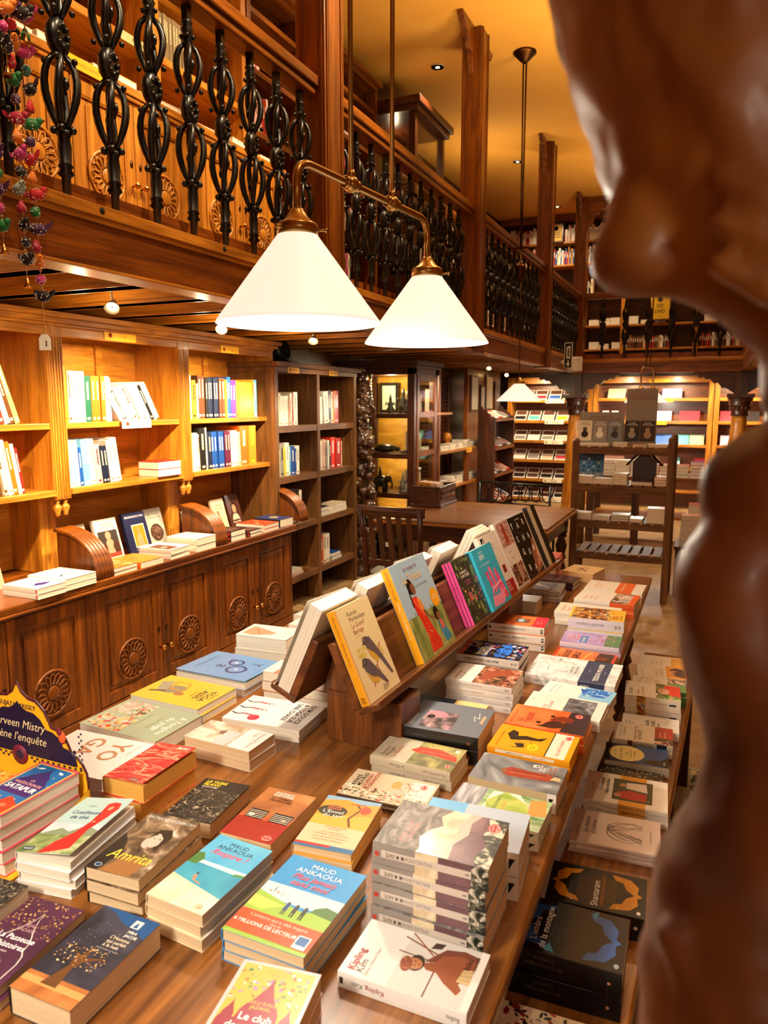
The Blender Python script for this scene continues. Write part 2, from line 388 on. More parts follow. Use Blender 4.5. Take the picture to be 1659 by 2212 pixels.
# round turned columns standing on the floor under the far gallery
def column(x, y, lab):
    t = thing('turned_column', lab, 'column', (x, y, 0))
    m = MB(); m.lathe([(.17, .0), (.17, .06), (.15, .10), (.165, .16), (.15, .30), (.125, .9), (.10, 1.30), (.094, 1.42)], 20, 0, T(x, y, 0)); out(m, 'shaft', TEAK['z'], t)
    m = MB(); m.lathe([(.094, 1.42), (.12, 1.435), (.105, 1.46), (.12, 1.50), (.115, 1.55), (.15, 1.58), (.13, 1.60), (.16, 1.64), (.16, 1.67)], 20, 0, T(x, y, 0))
    for k in range(14):
        a = k * math.tau / 14; m.ball((x + .118 * math.cos(a), y + .118 * math.sin(a), 1.53), .022, n=6, sq=(1, 1, 1.6))
    m.box((x - .17, y - .17, 1.67), (x + .17, y + .17, 1.72)); m.box((x - .085, y - .085, 1.72), (x + .085, y + .085, 2.019)); out(m, 'capital', ROSE['z'], t)
    m = MB()
    pts = [(.085, 2.018), (.60, 2.018), (.60, 1.985), (.55, 1.975), (.53, 1.935), (.48, 1.95), (.44, 1.915), (.40, 1.925), (.34, 1.86), (.29, 1.87), (.24, 1.80), (.19, 1.80), (.085, 1.73)]
    for s in (1, -1): m.prism([(s * a, b) for a, b in pts], -.05, .05, 0, T(x, y, 0) @ FY)
    out(m, 'bracket', ROSE['x'], t, .005)
column(-1.88, 11.26, 'pale turned wooden column with carved capital left of the book cart')
column(.31, 11.26, 'pale turned wooden column with carved capital at right, behind the carved figure')
# recessed ceiling spots and the small spots under the gallery
def downlight(x, y, lab):
    t = thing('ceiling_spotlight', lab, 'spotlight', (x, y, CEIL - .03))
    m = MB(); m.lathe([(.055, CEIL - .012), (.055, CEIL - .001), (.036, CEIL - .001), (.036, CEIL - .010), (.055, CEIL - .012)], 16, 0, T(x, y, 0)); out(m, 'trim_ring', WHITEP, t)
    m = MB(); m.lathe([(.036, CEIL - .008), (0, CEIL - .016)], 16, 0, T(x, y, 0)); out(m, 'lens', SPOTLENS, t)
for x, y, l in [(-2.35, 6.45, 'glowing recessed ceiling spotlight nearest the camera, above the first railing post'), (-2.33, 9.22, 'glowing recessed ceiling spotlight touching the thin lamp rod'), (-2.29, 11.48, 'glowing recessed ceiling spotlight right of the third gallery post'), (-1.33, 11.44, 'small recessed ceiling spotlight beside the corner post bracket')]:
    downlight(x, y, l)
def spot(x, y, z, tx, ty, tz, lab):
    D = (Vector((tx, ty, tz)) - Vector((x, y, z))).normalized()
    t = thing('joist_spotlight', lab, 'spotlight', (x, y, z))
    q = D.to_track_quat('Z', 'Y').to_matrix().to_4x4(); M = T(x, y, z) @ q
    m = MB(); m.lathe([(.008, -.05), (.012, -.045), (.03, 0), (.033, .004), (.03, .004), (.024, -.01)], 14, 0, M); m.tube([(x, y, z - .0), (x, y, 2.021 if y > 11.1 else 2.201)], .004, 6); out(m, 'reflector', WHITEP, t)
    m = MB(); m.lathe([(.022, -.006), (0, .0)], 12, 0, M); out(m, 'lens', SPOTLENS, t)
for a in [(-2.37, 2.50, 2.0, -2.0, 1.9, 1.35, 'small glowing spotlight under the gallery joists above the yoga shelves'),
          (-2.50, 3.45, 2.0, -2.2, 2.9, 1.5, 'small spotlight peeking out left of the large pendant shade'),
          (-2.43, 4.35, 2.0, -2.2, 3.9, 1.4, 'small spotlight just below the rim of the large pendant shade'),
          (-2.47, 8.65, 2.0, -2.2, 7.9, 1.2, 'small glowing spotlight under the gallery right of the second pendant shade'),
          (-2.75, 10.55, 1.99, -2.3, 9.2, 1.2, 'bright spotlight under the gallery above the far single pendant'),
          (-1.37, 11.26, 1.985, -1.3, 12.2, 1.3, 'small glowing spotlight on the far beam above the book cart'),
          (.50, 7.75, 2.0, .2, 7.2, 1.0, 'small bright spotlight at the right edge above the carved figure')]:
    spot(*a)
# carpet beside the bench, with woven flowers and a fringe
def rug():
    m0 = mat('rug_weave', 'ffffff', .95); n, l = nodes(m0); b = n['Principled BSDF']
    tc = n.new('ShaderNodeTexCoord'); vo = n.new('ShaderNodeTexVoronoi'); vo.inputs['Scale'].default_value = 14; l.new(tc.outputs['Object'], vo.inputs[0])
    no = n.new('ShaderNodeTexNoise'); no.inputs['Scale'].default_value = 38; no.inputs['Detail'].default_value = 3; l.new(tc.outputs['Object'], no.inputs[0])
    r1 = ramp(m0, [(.0, 'c88a4a'), (.14, 'd8a890'), (.22, 'd8c8a0'), (.3, '201a10'), (.45, '3a3a22')]); l.new(vo.outputs['Distance'], r1.inputs[0])
    r2 = ramp(m0, [(.42, '16120a'), (.5, '7a7a58'), (.58, 'c8bc90')]); l.new(no.outputs[0], r2.inputs[0])
    mx = n.new('ShaderNodeMix'); mx.data_type = 'RGBA'; mx.inputs[0].default_value = .55; l.new(r1.outputs[0], mx.inputs[6]); l.new(r2.outputs[0], mx.inputs[7]); l.new(mx.outputs[2], b.inputs['Base Color'])
    t = thing('patterned_rug', 'dark patterned rug with cream flowers on the floor beside the low bench', 'rug', (.8, 1.9, 0))
    m = MB(); m.box((.0, .4, .001), (1.7, 3.35, .012)); out(m, 'weave', m0, t)
    m = MB()
    for i in range(180):
        y = .41 + i * .0164; m.box((-.05, y, .001), (.0, y + .008, .006))
    out(m, 'fringe', mat('rug_fringe', 'b0a078', .9), t)['kind'] = 'stuff'
rug()

# ================================================================== SHELVING
def rosette_mesh(wd, r=.105):
    m = MB()
    # outer ring
    P = [(0, r * math.cos(a * math.tau / 28), r * math.sin(a * math.tau / 28)) for a in range(28)]
    m.tube(P, .007, 6, closed=True)
    m.lathe([(.034, 0), (.034, .007), (.03, .009), (0, .009)], 18, 0, RY(90))
    for k in range(16):
        a = k * math.tau / 16; c, s = math.cos(a), math.sin(a); h = .16
        pts = []
        for (rr, off) in ((.040, .10), (.078, .165), (.094, 0), (.078, -.165), (.040, -.10)):
            pts.append((.003, rr * math.cos(a + off), rr * math.sin(a + off)))
        m.tube(pts, .0036, 5, closed=True)
    return m.mesh('rosette', [wd['z']])
ROSETTE = {0: rosette_mesh(TEAKD), 1: rosette_mesh(TEAK)}
def knob(parent, x, y, z):
    m = MB(); m.lathe([(.006, 0), (.006, .018), (.012, .022), (.016, .032), (.012, .042), (0, .045)], 12, 0, T(x, y, z) @ RY(90)); return out(m, 'knob', GOLD, parent)
def door(parent, x, y0, y1, z0, z1, knob_y, wd=TEAKD, ros=True, zr=None, name='door'):
    m = MB(); t = .02
    m.box((x - t, y0, z0), (x, y0 + .055, z1)); m.box((x - t, y1 - .055, z0), (x, y1, z1)); m.box((x - t, y0 + .055, z1 - .06), (x, y1 - .055, z1)); m.box((x - t, y0 + .055, z0), (x, y1 - .055, z0 + .06))
    m.box((x - t, y0 + .055, z0 + .06), (x - .012, y1 - .055, z1 - .06))
    m.box((x - .014, y0 + .085, z0 + .09), (x - .003, y1 - .085, z1 - .09))
    m.box((x - .012, y0 + .055, z1 - .068), (x - .002, y1 - .055, z1 - .06)); m.box((x - .012, y0 + .055, z0 + .06), (x - .002, y0 + .063, z1 - .06)); m.box((x - .012, y1 - .063, z0 + .06), (x - .002, y1 - .055, z1 - .06))
    d = out(m, name, wd['z'], parent, .004)
    if ros:
        o = bpy.data.objects.new('rosette', ROSETTE[1 if wd is TEAK else 0]); COL.objects.link(o); o.parent = d
        o.matrix_world = T(x + .0, (y0 + y1) / 2, zr if zr else z0 + .19); o.matrix_parent_inverse = WM[parent.name].inverted() @ I4
        o.matrix_parent_inverse = I4; o.location = WM[parent.name].inverted() @ Vector((x, (y0 + y1) / 2, zr if zr else z0 + .19))
    k = knob(d, x, knob_y, zr if zr else z0 + .19)
    m = MB(); m.lathe([(.012, 0), (.012, .002), (0, .0025)], 12, 0, T(x, knob_y, (zr or z0 + .19) + .10) @ RY(90) @ Matrix.Diagonal((1.6, .8, 1, 1))); out(m, 'keyhole_plate', DBRASS, d)
    return d
def lower_cabinet(y0, y1, mid, x, z0, ztop, lab, zr, wd=TEAKD):
    t = thing('base_cabinet', lab, 'cabinet', (x - .3, (y0 + y1) / 2, z0))
    m = MB(); m.box((XW + .002, y0, z0), (x - .021, y1, ztop)); m.box((x - .021, y0, z0), (x - .001, y0 + .03, ztop)); m.box((x - .021, y1 - .03, z0), (x - .001, y1, ztop)); m.box((x - .021, y0 + .03, ztop - .03), (x - .001, y1 - .03, ztop)); m.box((x - .021, y0 + .03, z0), (x + .006, y1 - .03, z0 + .07))
    out(m, 'body', wd['z'], t, .003)
    door(t, x, y0 + .034, mid - .003, z0 + .075, ztop - .033, mid - .03, wd, zr=zr); door(t, x, mid + .003, y1 - .034, z0 + .075, ztop - .033, mid + .03, wd, zr=zr)
    return t
lower_cabinet(1.68, 2.63, 2.155, -2.73, 0, .70, 'teak base cabinet with rosette doors at the left edge, behind the yellow book display', .268)
lower_cabinet(2.63, 3.62, 3.135, -2.73, 0, .70, 'teak base cabinet with two rosette doors and paired brass knobs, middle of the three', .265)
lower_cabinet(3.62, 4.53, 4.05, -2.73, 0, .70, 'teak base cabinet with two rosette doors farthest from the camera', .258)
m = MB(); m.box((XW + .002, 1.0, .70), (-2.705, 4.56, .735)); m.box((-2.72, 1.0, .685), (-2.700, 4.56, .70))
solo(m, 'counter', TEAKD['y'], 'long teak counter top running below the yoga shelves', 'counter', bevel=.006)
# curved fluted brackets on the counter
def quarter(yc, lab):
    t = thing('curved_bracket', lab, 'bracket', (-2.86, yc, .735)); Q = []
    N = 12
    for k in range(N + 1):
        a = math.pi / 2 * k / N; Q.append((-3.0 + .275 * math.sin(a), .737 + .225 * math.cos(a) ** .9 if k < N else .737))
    m = MB(); m.prism([(-3.0, .737)] + Q, yc - .035, yc + .035, 0, FY); out(m, 'side_panel', TEAKD['z'], t)
    for j in range(5):
        yy = yc - .045 + j * .0225
        m = MB() if j == 0 else m
        m.tube([(x, yy, z + .004) for x, z in Q], .0125, 6)
    out(m, 'fluted_edge', TEAKD['y'], t)
quarter(2.735, 'curved fluted teak bracket on the counter, left one beside the orange books')
quarter(3.70, 'curved fluted teak bracket on the counter, middle one beside the white book stacks')
quarter(4.70, 'smooth curved teak bracket at the far end of the counter')
# hutch bookcases above
XF = -2.97
def hutch(y0, y1, lab, rightmost=False, sign=None):
    t = thing('wall_bookcase', lab, 'bookcase', (XF - .15, (y0 + y1) / 2, .737))
    for n_, a, b in (('side_panel', y0, y0 + .05), ('side_panel', y1 - .05, y1)):
        m = MB(); m.box((XW + .002, a, 1.12), (XF, b, 1.97)); m.box((XW + .002, a, .737), (XF - .12, b, 1.12))
        for j in range(3): m.box((XF, a + .006 + j * .015, 1.13), (XF + .006, a + .014 + j * .015, 1.92))
        out(m, n_, TEAK['z'], t, .002)
        m = MB(); m.lathe([(.008, 1.12), (.014, 1.11), (.008, 1.10), (.02, 1.085), (.022, 1.075), (.012, 1.05), (.014, 1.04), (0, 1.03)], 12, 0, T(XF - .02, (a + b) / 2, 0)); out(m, 'finial', TEAK['z'], t)
    m = MB(); m.box((XW + .002, y0 + .05, .74), (XW + .014, y1 - .05, 1.97)); 
    for yy in (y0 + .05 + (y1 - y0 - .1) * .62,): m.box((XW + .014, yy, 1.2), (XW + .03, yy + .05, 1.93))
    out(m, 'back_panel', TEAK['y'], t)
    for z in (1.17, 1.50):
        m = MB(); m.box((XW + .014, y0 + .05, z - .03), (XF + (.012 if z < 1.3 else -.005), y1 - .05, z)); out(m, 'shelf', TEAK['y'], t, .003)
    m = MB(); m.box((XF - .03, y0 + .05, 1.925), (XF - .002, y1 - .05, 1.97)); m.box((XW + .002, y0, 1.97), (XF + .012, y1, 1.985)); m.box((XW + .002, y0, 1.985), (XF + .03, y1 + (.03 if rightmost else 0), 2.01)); m.box((XW + .002, y0, 2.01), (XF + .05, y1 + (.05 if rightmost else 0), 2.036))
    out(m, 'cornice', TEAK['y'], t, .004)
    return t
hutch(1.78, 2.73, 'teak wall bookcase at the left edge with leaning books under the bird garland')
hutch(2.73, 3.70, 'teak wall bookcase with the yellow label, full of white and orange yoga books')
hutch(3.70, 4.71, 'teak wall bookcase with fluted posts full of tightly packed colourful spines', True)
def shelf_sign(x, y, z, w, h, txt, mt, tc, lab, dot='b03a10'):
    t = thing('shelf_label', lab, 'label', (x, y, z))
    m = MB(); m.box((x, y - w / 2, z - h / 2), (x + .004, y + w / 2, z + h / 2)); out(m, 'plate', mt, t)
    m = MB(); M = T(x + .0045, y, z) @ FX
    text(m, txt, h * .35, -h * .16, h * .42, 0, 0, 'c', w * .6, M=M, bold=0)
    if dot:
        m.lathe([(h * .24, 0), (h * .24, .0004), (h * .16, .0004), (h * .16, 0)], 12, 1, M @ T(-w * .32, 0, 0)); m.lathe([(h * .09, 0), (h * .09, .0004), (0, .0004)], 8, 1, M @ T(-w * .32, 0, 0))
        for k in range(8): a = k * .785; m.cbox((-w * .32 + math.cos(a) * h * .3, math.sin(a) * h * .3, .0002), (h * .05, h * .05, .0003), 1, M)
    out(m, 'lettering', [mat('ink_' + tc, tc, .6), mat('ink_' + (dot or tc), dot or tc, .6)], t)
shelf_sign(XF - .001, 3.18, 1.956, .235, .052, 'Yoga', YLAB, 'd08010', 'yellow shelf label on the middle yoga bookcase')
shelf_sign(XF - .001, 4.18, 1.948, .20, .046, 'Yoga', YLAB, 'd08010', 'yellow shelf label on the right yoga bookcase')
shelf_sign(XF + .012, 3.26, 1.485, .23, .05, 'Ayurveda', WLAB, 'b8862c', 'cream shelf label on the edge of the middle bookcase shelf')

# second, plainer bookcase with eight cells
XC = -2.9
def grid_case(name, lab, x, ys, zs, z0, z1, wd, crown=True, shelf_t=.035, back=XW + .002, mat_back=None):
    t = thing(name, lab, 'bookcase', ((x + back) / 2, (ys[0] + ys[-1]) / 2, z0))
    for i, y in enumerate(ys):
        m = MB(); m.box((back, y - .022, z0), (x - (.004 if 0 < i < len(ys) - 1 else 0), y + .022, z1)); out(m, 'upright', wd['z'], t, .002)
    m = MB(); m.box((back, ys[0], z0), (back + .012, ys[-1], z1)); out(m, 'back_panel', wd['z'], t)
    for z in zs:
        for a, b in zip(ys[:-1], ys[1:]):
            m = MB(); m.box((back + .012, a + .022, z - shelf_t), (x - .008, b - .022, z)); out(m, 'shelf', wd['y'], t, .002)
    m = MB(); m.box((back, ys[0] - .022, z1), (x + .01, ys[-1] + .022, z1 + .04))
    if crown: m.box((back, ys[0] - .03, z1 + .04), (x + .04, ys[-1] + .05, z1 + .075))
    out(m, 'cornice', wd['y'], t, .004)
    return t
grid_case('plain_bookcase', 'dark plain bookcase with two columns of deep cells beyond the counter', XC, [4.64, 5.27, 5.93], [1.43, 1.05, .67, .26], 0, 1.82, {a: wood('walnut_' + a, '4a2c12', '8c5c2c', .45, a) for a in 'xyz'}, shelf_t=.05)
shelf_sign(XC + .011, 4.86, 1.84, .16, .045, 'Méditation', YLAB, 'b0701a', 'small yellow label above the left column of the plain bookcase')
shelf_sign(XC + .011, 5.50, 1.84, .15, .045, 'Taoïsme', YLAB, 'b0701a', 'small yellow label above the right column of the plain bookcase')
# black loudspeaker on top of it
t = thing('loudspeaker', 'round black loudspeaker lying on top of the plain bookcase', 'loudspeaker', (-3.06, 4.92, 1.895))
m = MB(); m.lathe([(.02, -.09), (.06, -.085), (.085, -.04), (.09, .05), (.075, .07)], 20, 0, T(-3.06, 4.92, 1.985) @ RY(75)); m.box((-3.12, 4.88, 1.895), (-3.0, 4.96, 1.92)); out(m, 'housing', BLACK, t)
m = MB(); m.lathe([(.075, .07), (.05, .05), (.02, .045), (.018, .06), (0, .062)], 20, 0, T(-3.06, 4.92, 1.985) @ RY(75)); out(m, 'cone', DARK, t)

# upper gallery cabinets
XU = -2.6
def upper_cab(y0, y1, mid, lab, zr):
    return lower_cabinet(y0, y1, mid, XU, GF, 3.02, lab, zr, TEAK)
upper_cab(.85, 1.95, 1.40, 'upper gallery teak cabinet at the top left behind the bird strings', 2.62)
upper_cab(1.95, 2.53, 2.24, 'upper gallery teak cabinet behind the bird garland and first balusters', 2.62)
upper_cab(2.53, 3.38, 2.945, 'upper gallery teak cabinet with rosettes and brass knobs behind the balusters', 2.62)
upper_cab(3.38, 4.28, 3.83, 'upper gallery teak cabinet with rosettes above the large pendant shade', 2.62)
m = MB(); m.box((XW + .002, .8, 3.02), (XU + .02, 4.30, 3.06)); m.box((XU, .8, 3.0), (XU + .012, 4.30, 3.02)); solo(m, 'upper_counter', TEAK['y'], 'teak ledge of the upper gallery cabinets holding flat books', 'counter', bevel=.005)
def upper_hutch(y0, y1, lab, x=-2.86):
    t = thing('upper_bookcase', lab, 'bookcase', (x - .2, (y0 + y1) / 2, 3.06))
    for a in (y0, y1 - .05):
        m = MB(); m.box((XW + .002, a, 3.06), (x, a + .05, 4.25)); out(m, 'side_panel', TEAK['z'], t, .003)
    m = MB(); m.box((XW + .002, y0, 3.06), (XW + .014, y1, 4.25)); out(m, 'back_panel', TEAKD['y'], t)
    for z in (3.46, 3.86): m = MB(); m.box((XW + .014, y0 + .05, z - .04), (x + .01, y1 - .05, z)); out(m, 'shelf', TEAK['y'], t, .003)
    m = MB(); m.box((XW + .002, y0, 4.25), (x + .03, y1, 4.33)); out(m, 'cornice', TEAK['y'], t, .004)
upper_hutch(1.2, 2.45, 'upper gallery bookcase at the top left with flat books')
upper_hutch(2.45, 3.42, 'upper gallery bookcase with a red panel and pale spines')
upper_hutch(3.42, 4.30, 'upper gallery bookcase holding old brown volumes in a row')
grid_case('upper_grid_bookcase', 'upper gallery bookcase with square cells left of the first post', -2.86, [4.34, 5.0, 5.66, 6.3], [2.62, 3.0, 3.38, 3.76, 4.12], GF, 4.28, TEAKD)
shelf_sign(-2.849, 3.28, 3.44, .24, .045, 'Mythologie', mat('green_label', 'd8e0a8', .5), '3a4a1a', 'pale green shelf label under the old brown volumes', None)
shelf_sign(-2.849, 2.32, 3.44, .22, .05, 'Musique', mat('green_label', 'd8e0a8', .5), '3a4a1a', 'pale green shelf label at the very top left of the upper shelves', None)
shelf_sign(XU + .021, 2.62, 3.035, .30, .05, 'Hindouisme', YLAB, 'c08020', 'yellow label on the upper cabinet ledge between the balusters', None)
# ================================================================== BOOKS
def draw(mb, items, M, Wd, Hd, slots, z0=.0003):
    """lay printed shapes on a cover; coordinates are fractions of the cover"""
    def mi(c):
        if c not in slots: slots.append(c)
        return slots.index(c)
    z = z0
    for it in items:
        k = it[0]; z += .00003
        if k == 'r':
            _, x0, y0, x1, y1, c = it
            mb.add([(x0 * Wd, y0 * Hd, z), (x1 * Wd, y0 * Hd, z), (x1 * Wd, y1 * Hd, z), (x0 * Wd, y1 * Hd, z)], [(0, 1, 2, 3)], mi(c), M)
        elif k == 'p':
            _, P, c = it; mb.add([(x * Wd, y * Hd, z) for x, y in P], [tuple(range(len(P)))], mi(c), M)
        elif k == 'e':
            _, cx, cy, rx, ry, c = it[:6]; a0 = R(it[6]) if len(it) > 6 else 0; V = []
            for q in range(20):
                a = q * math.tau / 20; u, v = rx * Wd * math.cos(a), ry * Wd * math.sin(a)
                V.append((cx * Wd + u * math.cos(a0) - v * math.sin(a0), cy * Hd + u * math.sin(a0) + v * math.cos(a0), z))
            mb.add(V, [tuple(range(20))], mi(c), M)
        elif k == 't':
            _, s, x, y, h, c = it[:6]; an = it[6] if len(it) > 6 else 'l'; mw = it[7] if len(it) > 7 else .9
            bd = it[8] if len(it) > 8 else .012; sh = it[9] if len(it) > 9 else 0; rt = it[10] if len(it) > 10 else 0
            text(mb, s, x * Wd, y * Hd, h * Hd, mi(c), z, an, mw * Wd, rt, M, bd, sh)
        elif k == 'l':      # line of given width through points
            _, P, w_, c = it
            for (xa, ya), (xb, yb) in zip(P[:-1], P[1:]):
                a = Vector((xa * Wd, ya * Hd, z)); b = Vector((xb * Wd, yb * Hd, z)); d = b - a
                if d.length < 1e-6: continue
                nrm = Vector((-d.y, d.x, 0)).normalized() * w_ * Wd / 2
                mb.add([a - nrm, b - nrm, b + nrm, a + nrm], [(0, 1, 2, 3)], mi(c), M)
        elif k == 's':      # scatter of small leaf / petal shapes
            _, seed, n, x0, y0, x1, y1, sz, cols = it; r_ = random.Random(seed)
            for q in range(n):
                x = r_.uniform(x0, x1) * Wd; y = r_.uniform(y0, y1) * Hd; s_ = sz * Wd * r_.uniform(.6, 1.3); a = r_.uniform(0, 6.28); e = r_.uniform(.3, .8); zz = z + q * .0000015
                V = [(x + s_ * math.cos(t) * math.cos(a) - s_ * e * math.sin(t) * math.sin(a), y + s_ * math.cos(t) * math.sin(a) + s_ * e * math.sin(t) * math.cos(a), zz) for t in [j * math.tau / 7 for j in range(7)]]
                V = [(min(max(vx, x0 * Wd), x1 * Wd), min(max(vy, y0 * Hd), y1 * Hd), vz) for vx, vy, vz in V]
                mb.add(V, [tuple(range(7))], mi(r_.choice(cols)), M)
            z += n * .0000015
BOOKC = {}
def book_meshes(key, w, h, t, cover, art, spine_c, spine_art, pages, hinge, full=True, bow=0):
    k = (key, round(w, 3), round(h, 3), round(t, 3), hinge, full)
    if k in BOOKC: return BOOKC[k]
    slots = [cover, spine_c]
    mb = MB(); c = .0007
    mb.box((-w / 2, -h / 2, 0), (w / 2, h / 2, c), 0)
    # rounded spine
    P = [(-w / 2 + .002, 0), (-w / 2 - .0006, .0012), (-w / 2 - .0012, t * .3), (-w / 2 - .0012, t * .7), (-w / 2 - .0006, t - .0012), (-w / 2 + .002, t), (-w / 2 + .002, t - c), (-w / 2, t * .7), (-w / 2, t * .3), (-w / 2 + .002, c)]
    mb.prism(P, -h / 2, h / 2, 1, FY)
    Mt = T(-w / 2, 0, t) @ RY(-hinge) @ T(0, -h / 2, 0)
    mb.box((0, 0, -c), (w, h, 0), 0, Mt)
    if full and art: draw(mb, art, Mt, w, h, slots, .00005)
    if spine_art:
        Ms = Matrix(((0, 0, -1, -w / 2 - .0014), (1, 0, 0, -h / 2), (0, -1, 0, t), (0, 0, 0, 1)))
        draw(mb, spine_art, Ms, h, t, slots, .0)
    me = mb.mesh('cover', [cm(s) for s in slots])
    pb = MB(); i = .0012; pb.box((-w / 2 + .002, -h / 2 + i, c), (w / 2 - i, h / 2 - i, t - c - (0.0004)), 0)
    pm = pb.mesh('page_block', [PAGES[pages]])
    BOOKC[k] = (me, pm); return BOOKC[k]
def put_book(key, M, w, h, t, D, label, cat='book', group=None, full=True, hinge=0, name='paperback'):
    cover, art, sc, sart, pages = D
    me, pm = book_meshes(key, w, h, t, cover, art, sc, sart, pages, hinge, full)
    o = thing(name, label, cat, M=M, group=group)
    for n_, d in (('cover', me), ('page_block', pm)):
        c = bpy.data.objects.new(n_, d); COL.objects.link(c); c.parent = o
    return o
NUM = {2: 'two', 3: 'three', 4: 'four', 5: 'five', 7: 'seven'}
def HOW(n, i): return ('top' if i == 0 else 'lowest' if i == n - 1 else ORD[i]) + ' of ' + NUM[n]
def stack(key, cx, cy, ang, w, h, zt, zb, n, D, lab, hinge=0, jit=.004, name='paperback'):
    t = (zt - zb) / n
    for i in range(n):
        top = i == 0; z = zt - (i + 1) * t
        dx, dy, da = (0, 0, 0) if top else (rng.uniform(-jit, jit), rng.uniform(-jit, jit), rng.uniform(-2, 2) * jit / .004)
        L = lab if n == 1 else lab + ', ' + HOW(n, i)
        put_book(key, T(cx + dx, cy + dy, z + .0002) @ RZ(ang + da), w, h, t - .0004, D, L, group=(lab.split(',')[0] + ' copies') if n > 1 else None, full=top, hinge=hinge if top else 0, name=name)
N = noisemat
ART = dict(
 night=N('art_night', [(.3, '14141f'), (.5, '2a2a3c'), (.7, '3c3c50')], 18, dist=1), sand=N('art_sand', [(.3, 'f0dcb0'), (.6, 'f8ecd0'), (.8, 'ffffff')], 20),
 brown=N('art_brown', [(.3, '1c130c'), (.5, '6a5238'), (.62, 'a08a70'), (.7, 'd8ccc0')], 22, dist=1.5), treefire=N('art_treefire', [(.42, '1c1812'), (.55, '7a4a1c'), (.64, 'e09a4a')], 45, dist=2),
 purple=N('art_purple', [(.3, '3a1830'), (.7, '5a2a4c')], 10), forest=N('art_forest', [(.4, '0e0c0a'), (.55, '3a342c'), (.66, '9a8e78'), (.72, 'd8c8a8')], 55, dist=2.5),
 rust=N('art_rust', [(.3, '8a4820'), (.55, 'b8743c'), (.75, 'd09a60')], 12), redsari=N('art_redsari', [(.3, '8a1418'), (.48, 'd8242c'), (.58, 'f07058'), (.66, 'f0b088'), (.8, 'c8283c')], 14, dist=3, stretch=(1, 3, 1)),
 sky=N('art_sky', [(.3, '2aa0d8'), (.6, '66bfe6'), (.8, 'd8eef4')], 8), sea=N('art_sea', [(.3, '1a8ab8'), (.7, '4ab8cc')], 10), tea=N('art_tea', [(.35, '5a7a3c'), (.55, 'a0b070'), (.7, 'e0e4c8')], 20, dist=1.5),
 mist=N('art_mist', [(.35, '4a4c50'), (.55, '8a8e94'), (.72, 'd4dae0')], 9, dist=1.5), peak=N('art_peak', [(.35, 'cdb08c'), (.55, 'ecdcb8'), (.8, 'f8eed8')], 16, dist=2), mauve=N('art_mauve', [(.35, '5a3c46'), (.65, '946c70')], 8),
 rocks=N('art_rocks', [(.40, '141410'), (.5, '3c4030'), (.56, '9a9a88'), (.62, 'e8dcc8')], 60, dist=1), grass=N('art_grass', [(.35, '5c6a2c'), (.6, '94a04c'), (.8, 'c8cc80')], 40, stretch=(1, .3, 1)),
 orange=N('art_orange', [(.3, 'c8542c'), (.6, 'ec8a48'), (.8, 'f4a868')], 8), veg=N('art_veg', [(.3, '4a4424'), (.5, '8a8450'), (.65, 'c0b468')], 25), flowers=N('art_flowers', [(.42, '2a2414'), (.5, '8a7a50'), (.58, 'd8ccb0'), (.66, 'b84a2c')], 60),
 leafgreen=N('art_leafgreen', [(.35, '8aa83c'), (.6, 'c8d468'), (.8, 'eee48a')], 14), stripes=N('art_stripes', [(.35, '6a6a78'), (.55, 'a8a8b0'), (.7, 'dcdce0')], 12, stretch=(1, 8, 1)), streaks=N('art_streaks', [(.35, '5a8a4c'), (.55, 'a8c494'), (.7, 'dce8d0')], 12, stretch=(8, 1, 1)),
 greyimg=N('art_greyimg', [(.35, '24262a'), (.55, '6c7078'), (.7, 'b8bcc0')], 18, dist=1.5), snow=N('art_snow', [(.4, 'c8ccd0'), (.5, 'eef0f0'), (.7, 'ffffff')], 25, dist=1.5), blueswirl=N('art_blueswirl', [(.4, '0a4ab0'), (.55, '1a8ae0'), (.66, 'd8f0ff')], 24, dist=3),
 crowd=N('art_crowd', [(.4, '1c1a1c'), (.5, 'b05020'), (.58, 'e8c040'), (.66, '4a6a9c'), (.72, 'f0e0b0')], 45, dist=1), lilac=N('art_lilac', [(.35, '9a80c0'), (.65, 'c8b0e0')], 10), photo=N('art_photo', [(.4, '241c18'), (.52, '8a5c3c'), (.6, 'd8b090'), (.7, 'e8e0d8')], 35, dist=1.5),
 arm=N('art_arm', [(.4, '3a2c1c'), (.52, '9a5c40'), (.62, 'd89a7c'), (.7, '4a7a3c')], 16, dist=2), room=N('art_room', [(.4, '2c2828'), (.52, '7a6468'), (.62, 'c898a4'), (.7, 'dcd0d4')], 30), cream=N('art_cream', [(.3, 'b8ac94'), (.7, 'd4cab4')], 6),
 smoke=N('art_smoke', [(.35, '6c6864'), (.55, '98928c'), (.72, 'b8b4b0')], 14, rough=.55, coat=0, dist=3, stretch=(1, 2, 1)), paint=N('art_paint', [(.40, '1c1420'), (.47, 'f0e0d0'), (.55, '8a1c20'), (.62, 'e0c8b0'), (.7, '3a2c4c')], 70, dist=2), cloud=N('art_cloud', [(.35, 'c8ccd8'), (.6, 'f0f0f4'), (.75, 'ffffff')], 6),
 birdw=N('art_birdw', [(.4, 'a89078'), (.6, 'e8dccc')], 20), redlace=N('art_redlace', [(.42, '7a1414'), (.5, 'e8d0c0'), (.6, 'a82420')], 90, dist=1), field=N('art_field', [(.35, '6a7838'), (.6, 'a8a858')], 50, stretch=(1, .3, 1)))
for _k, _v in ART.items(): MATS['@' + _k] = _v
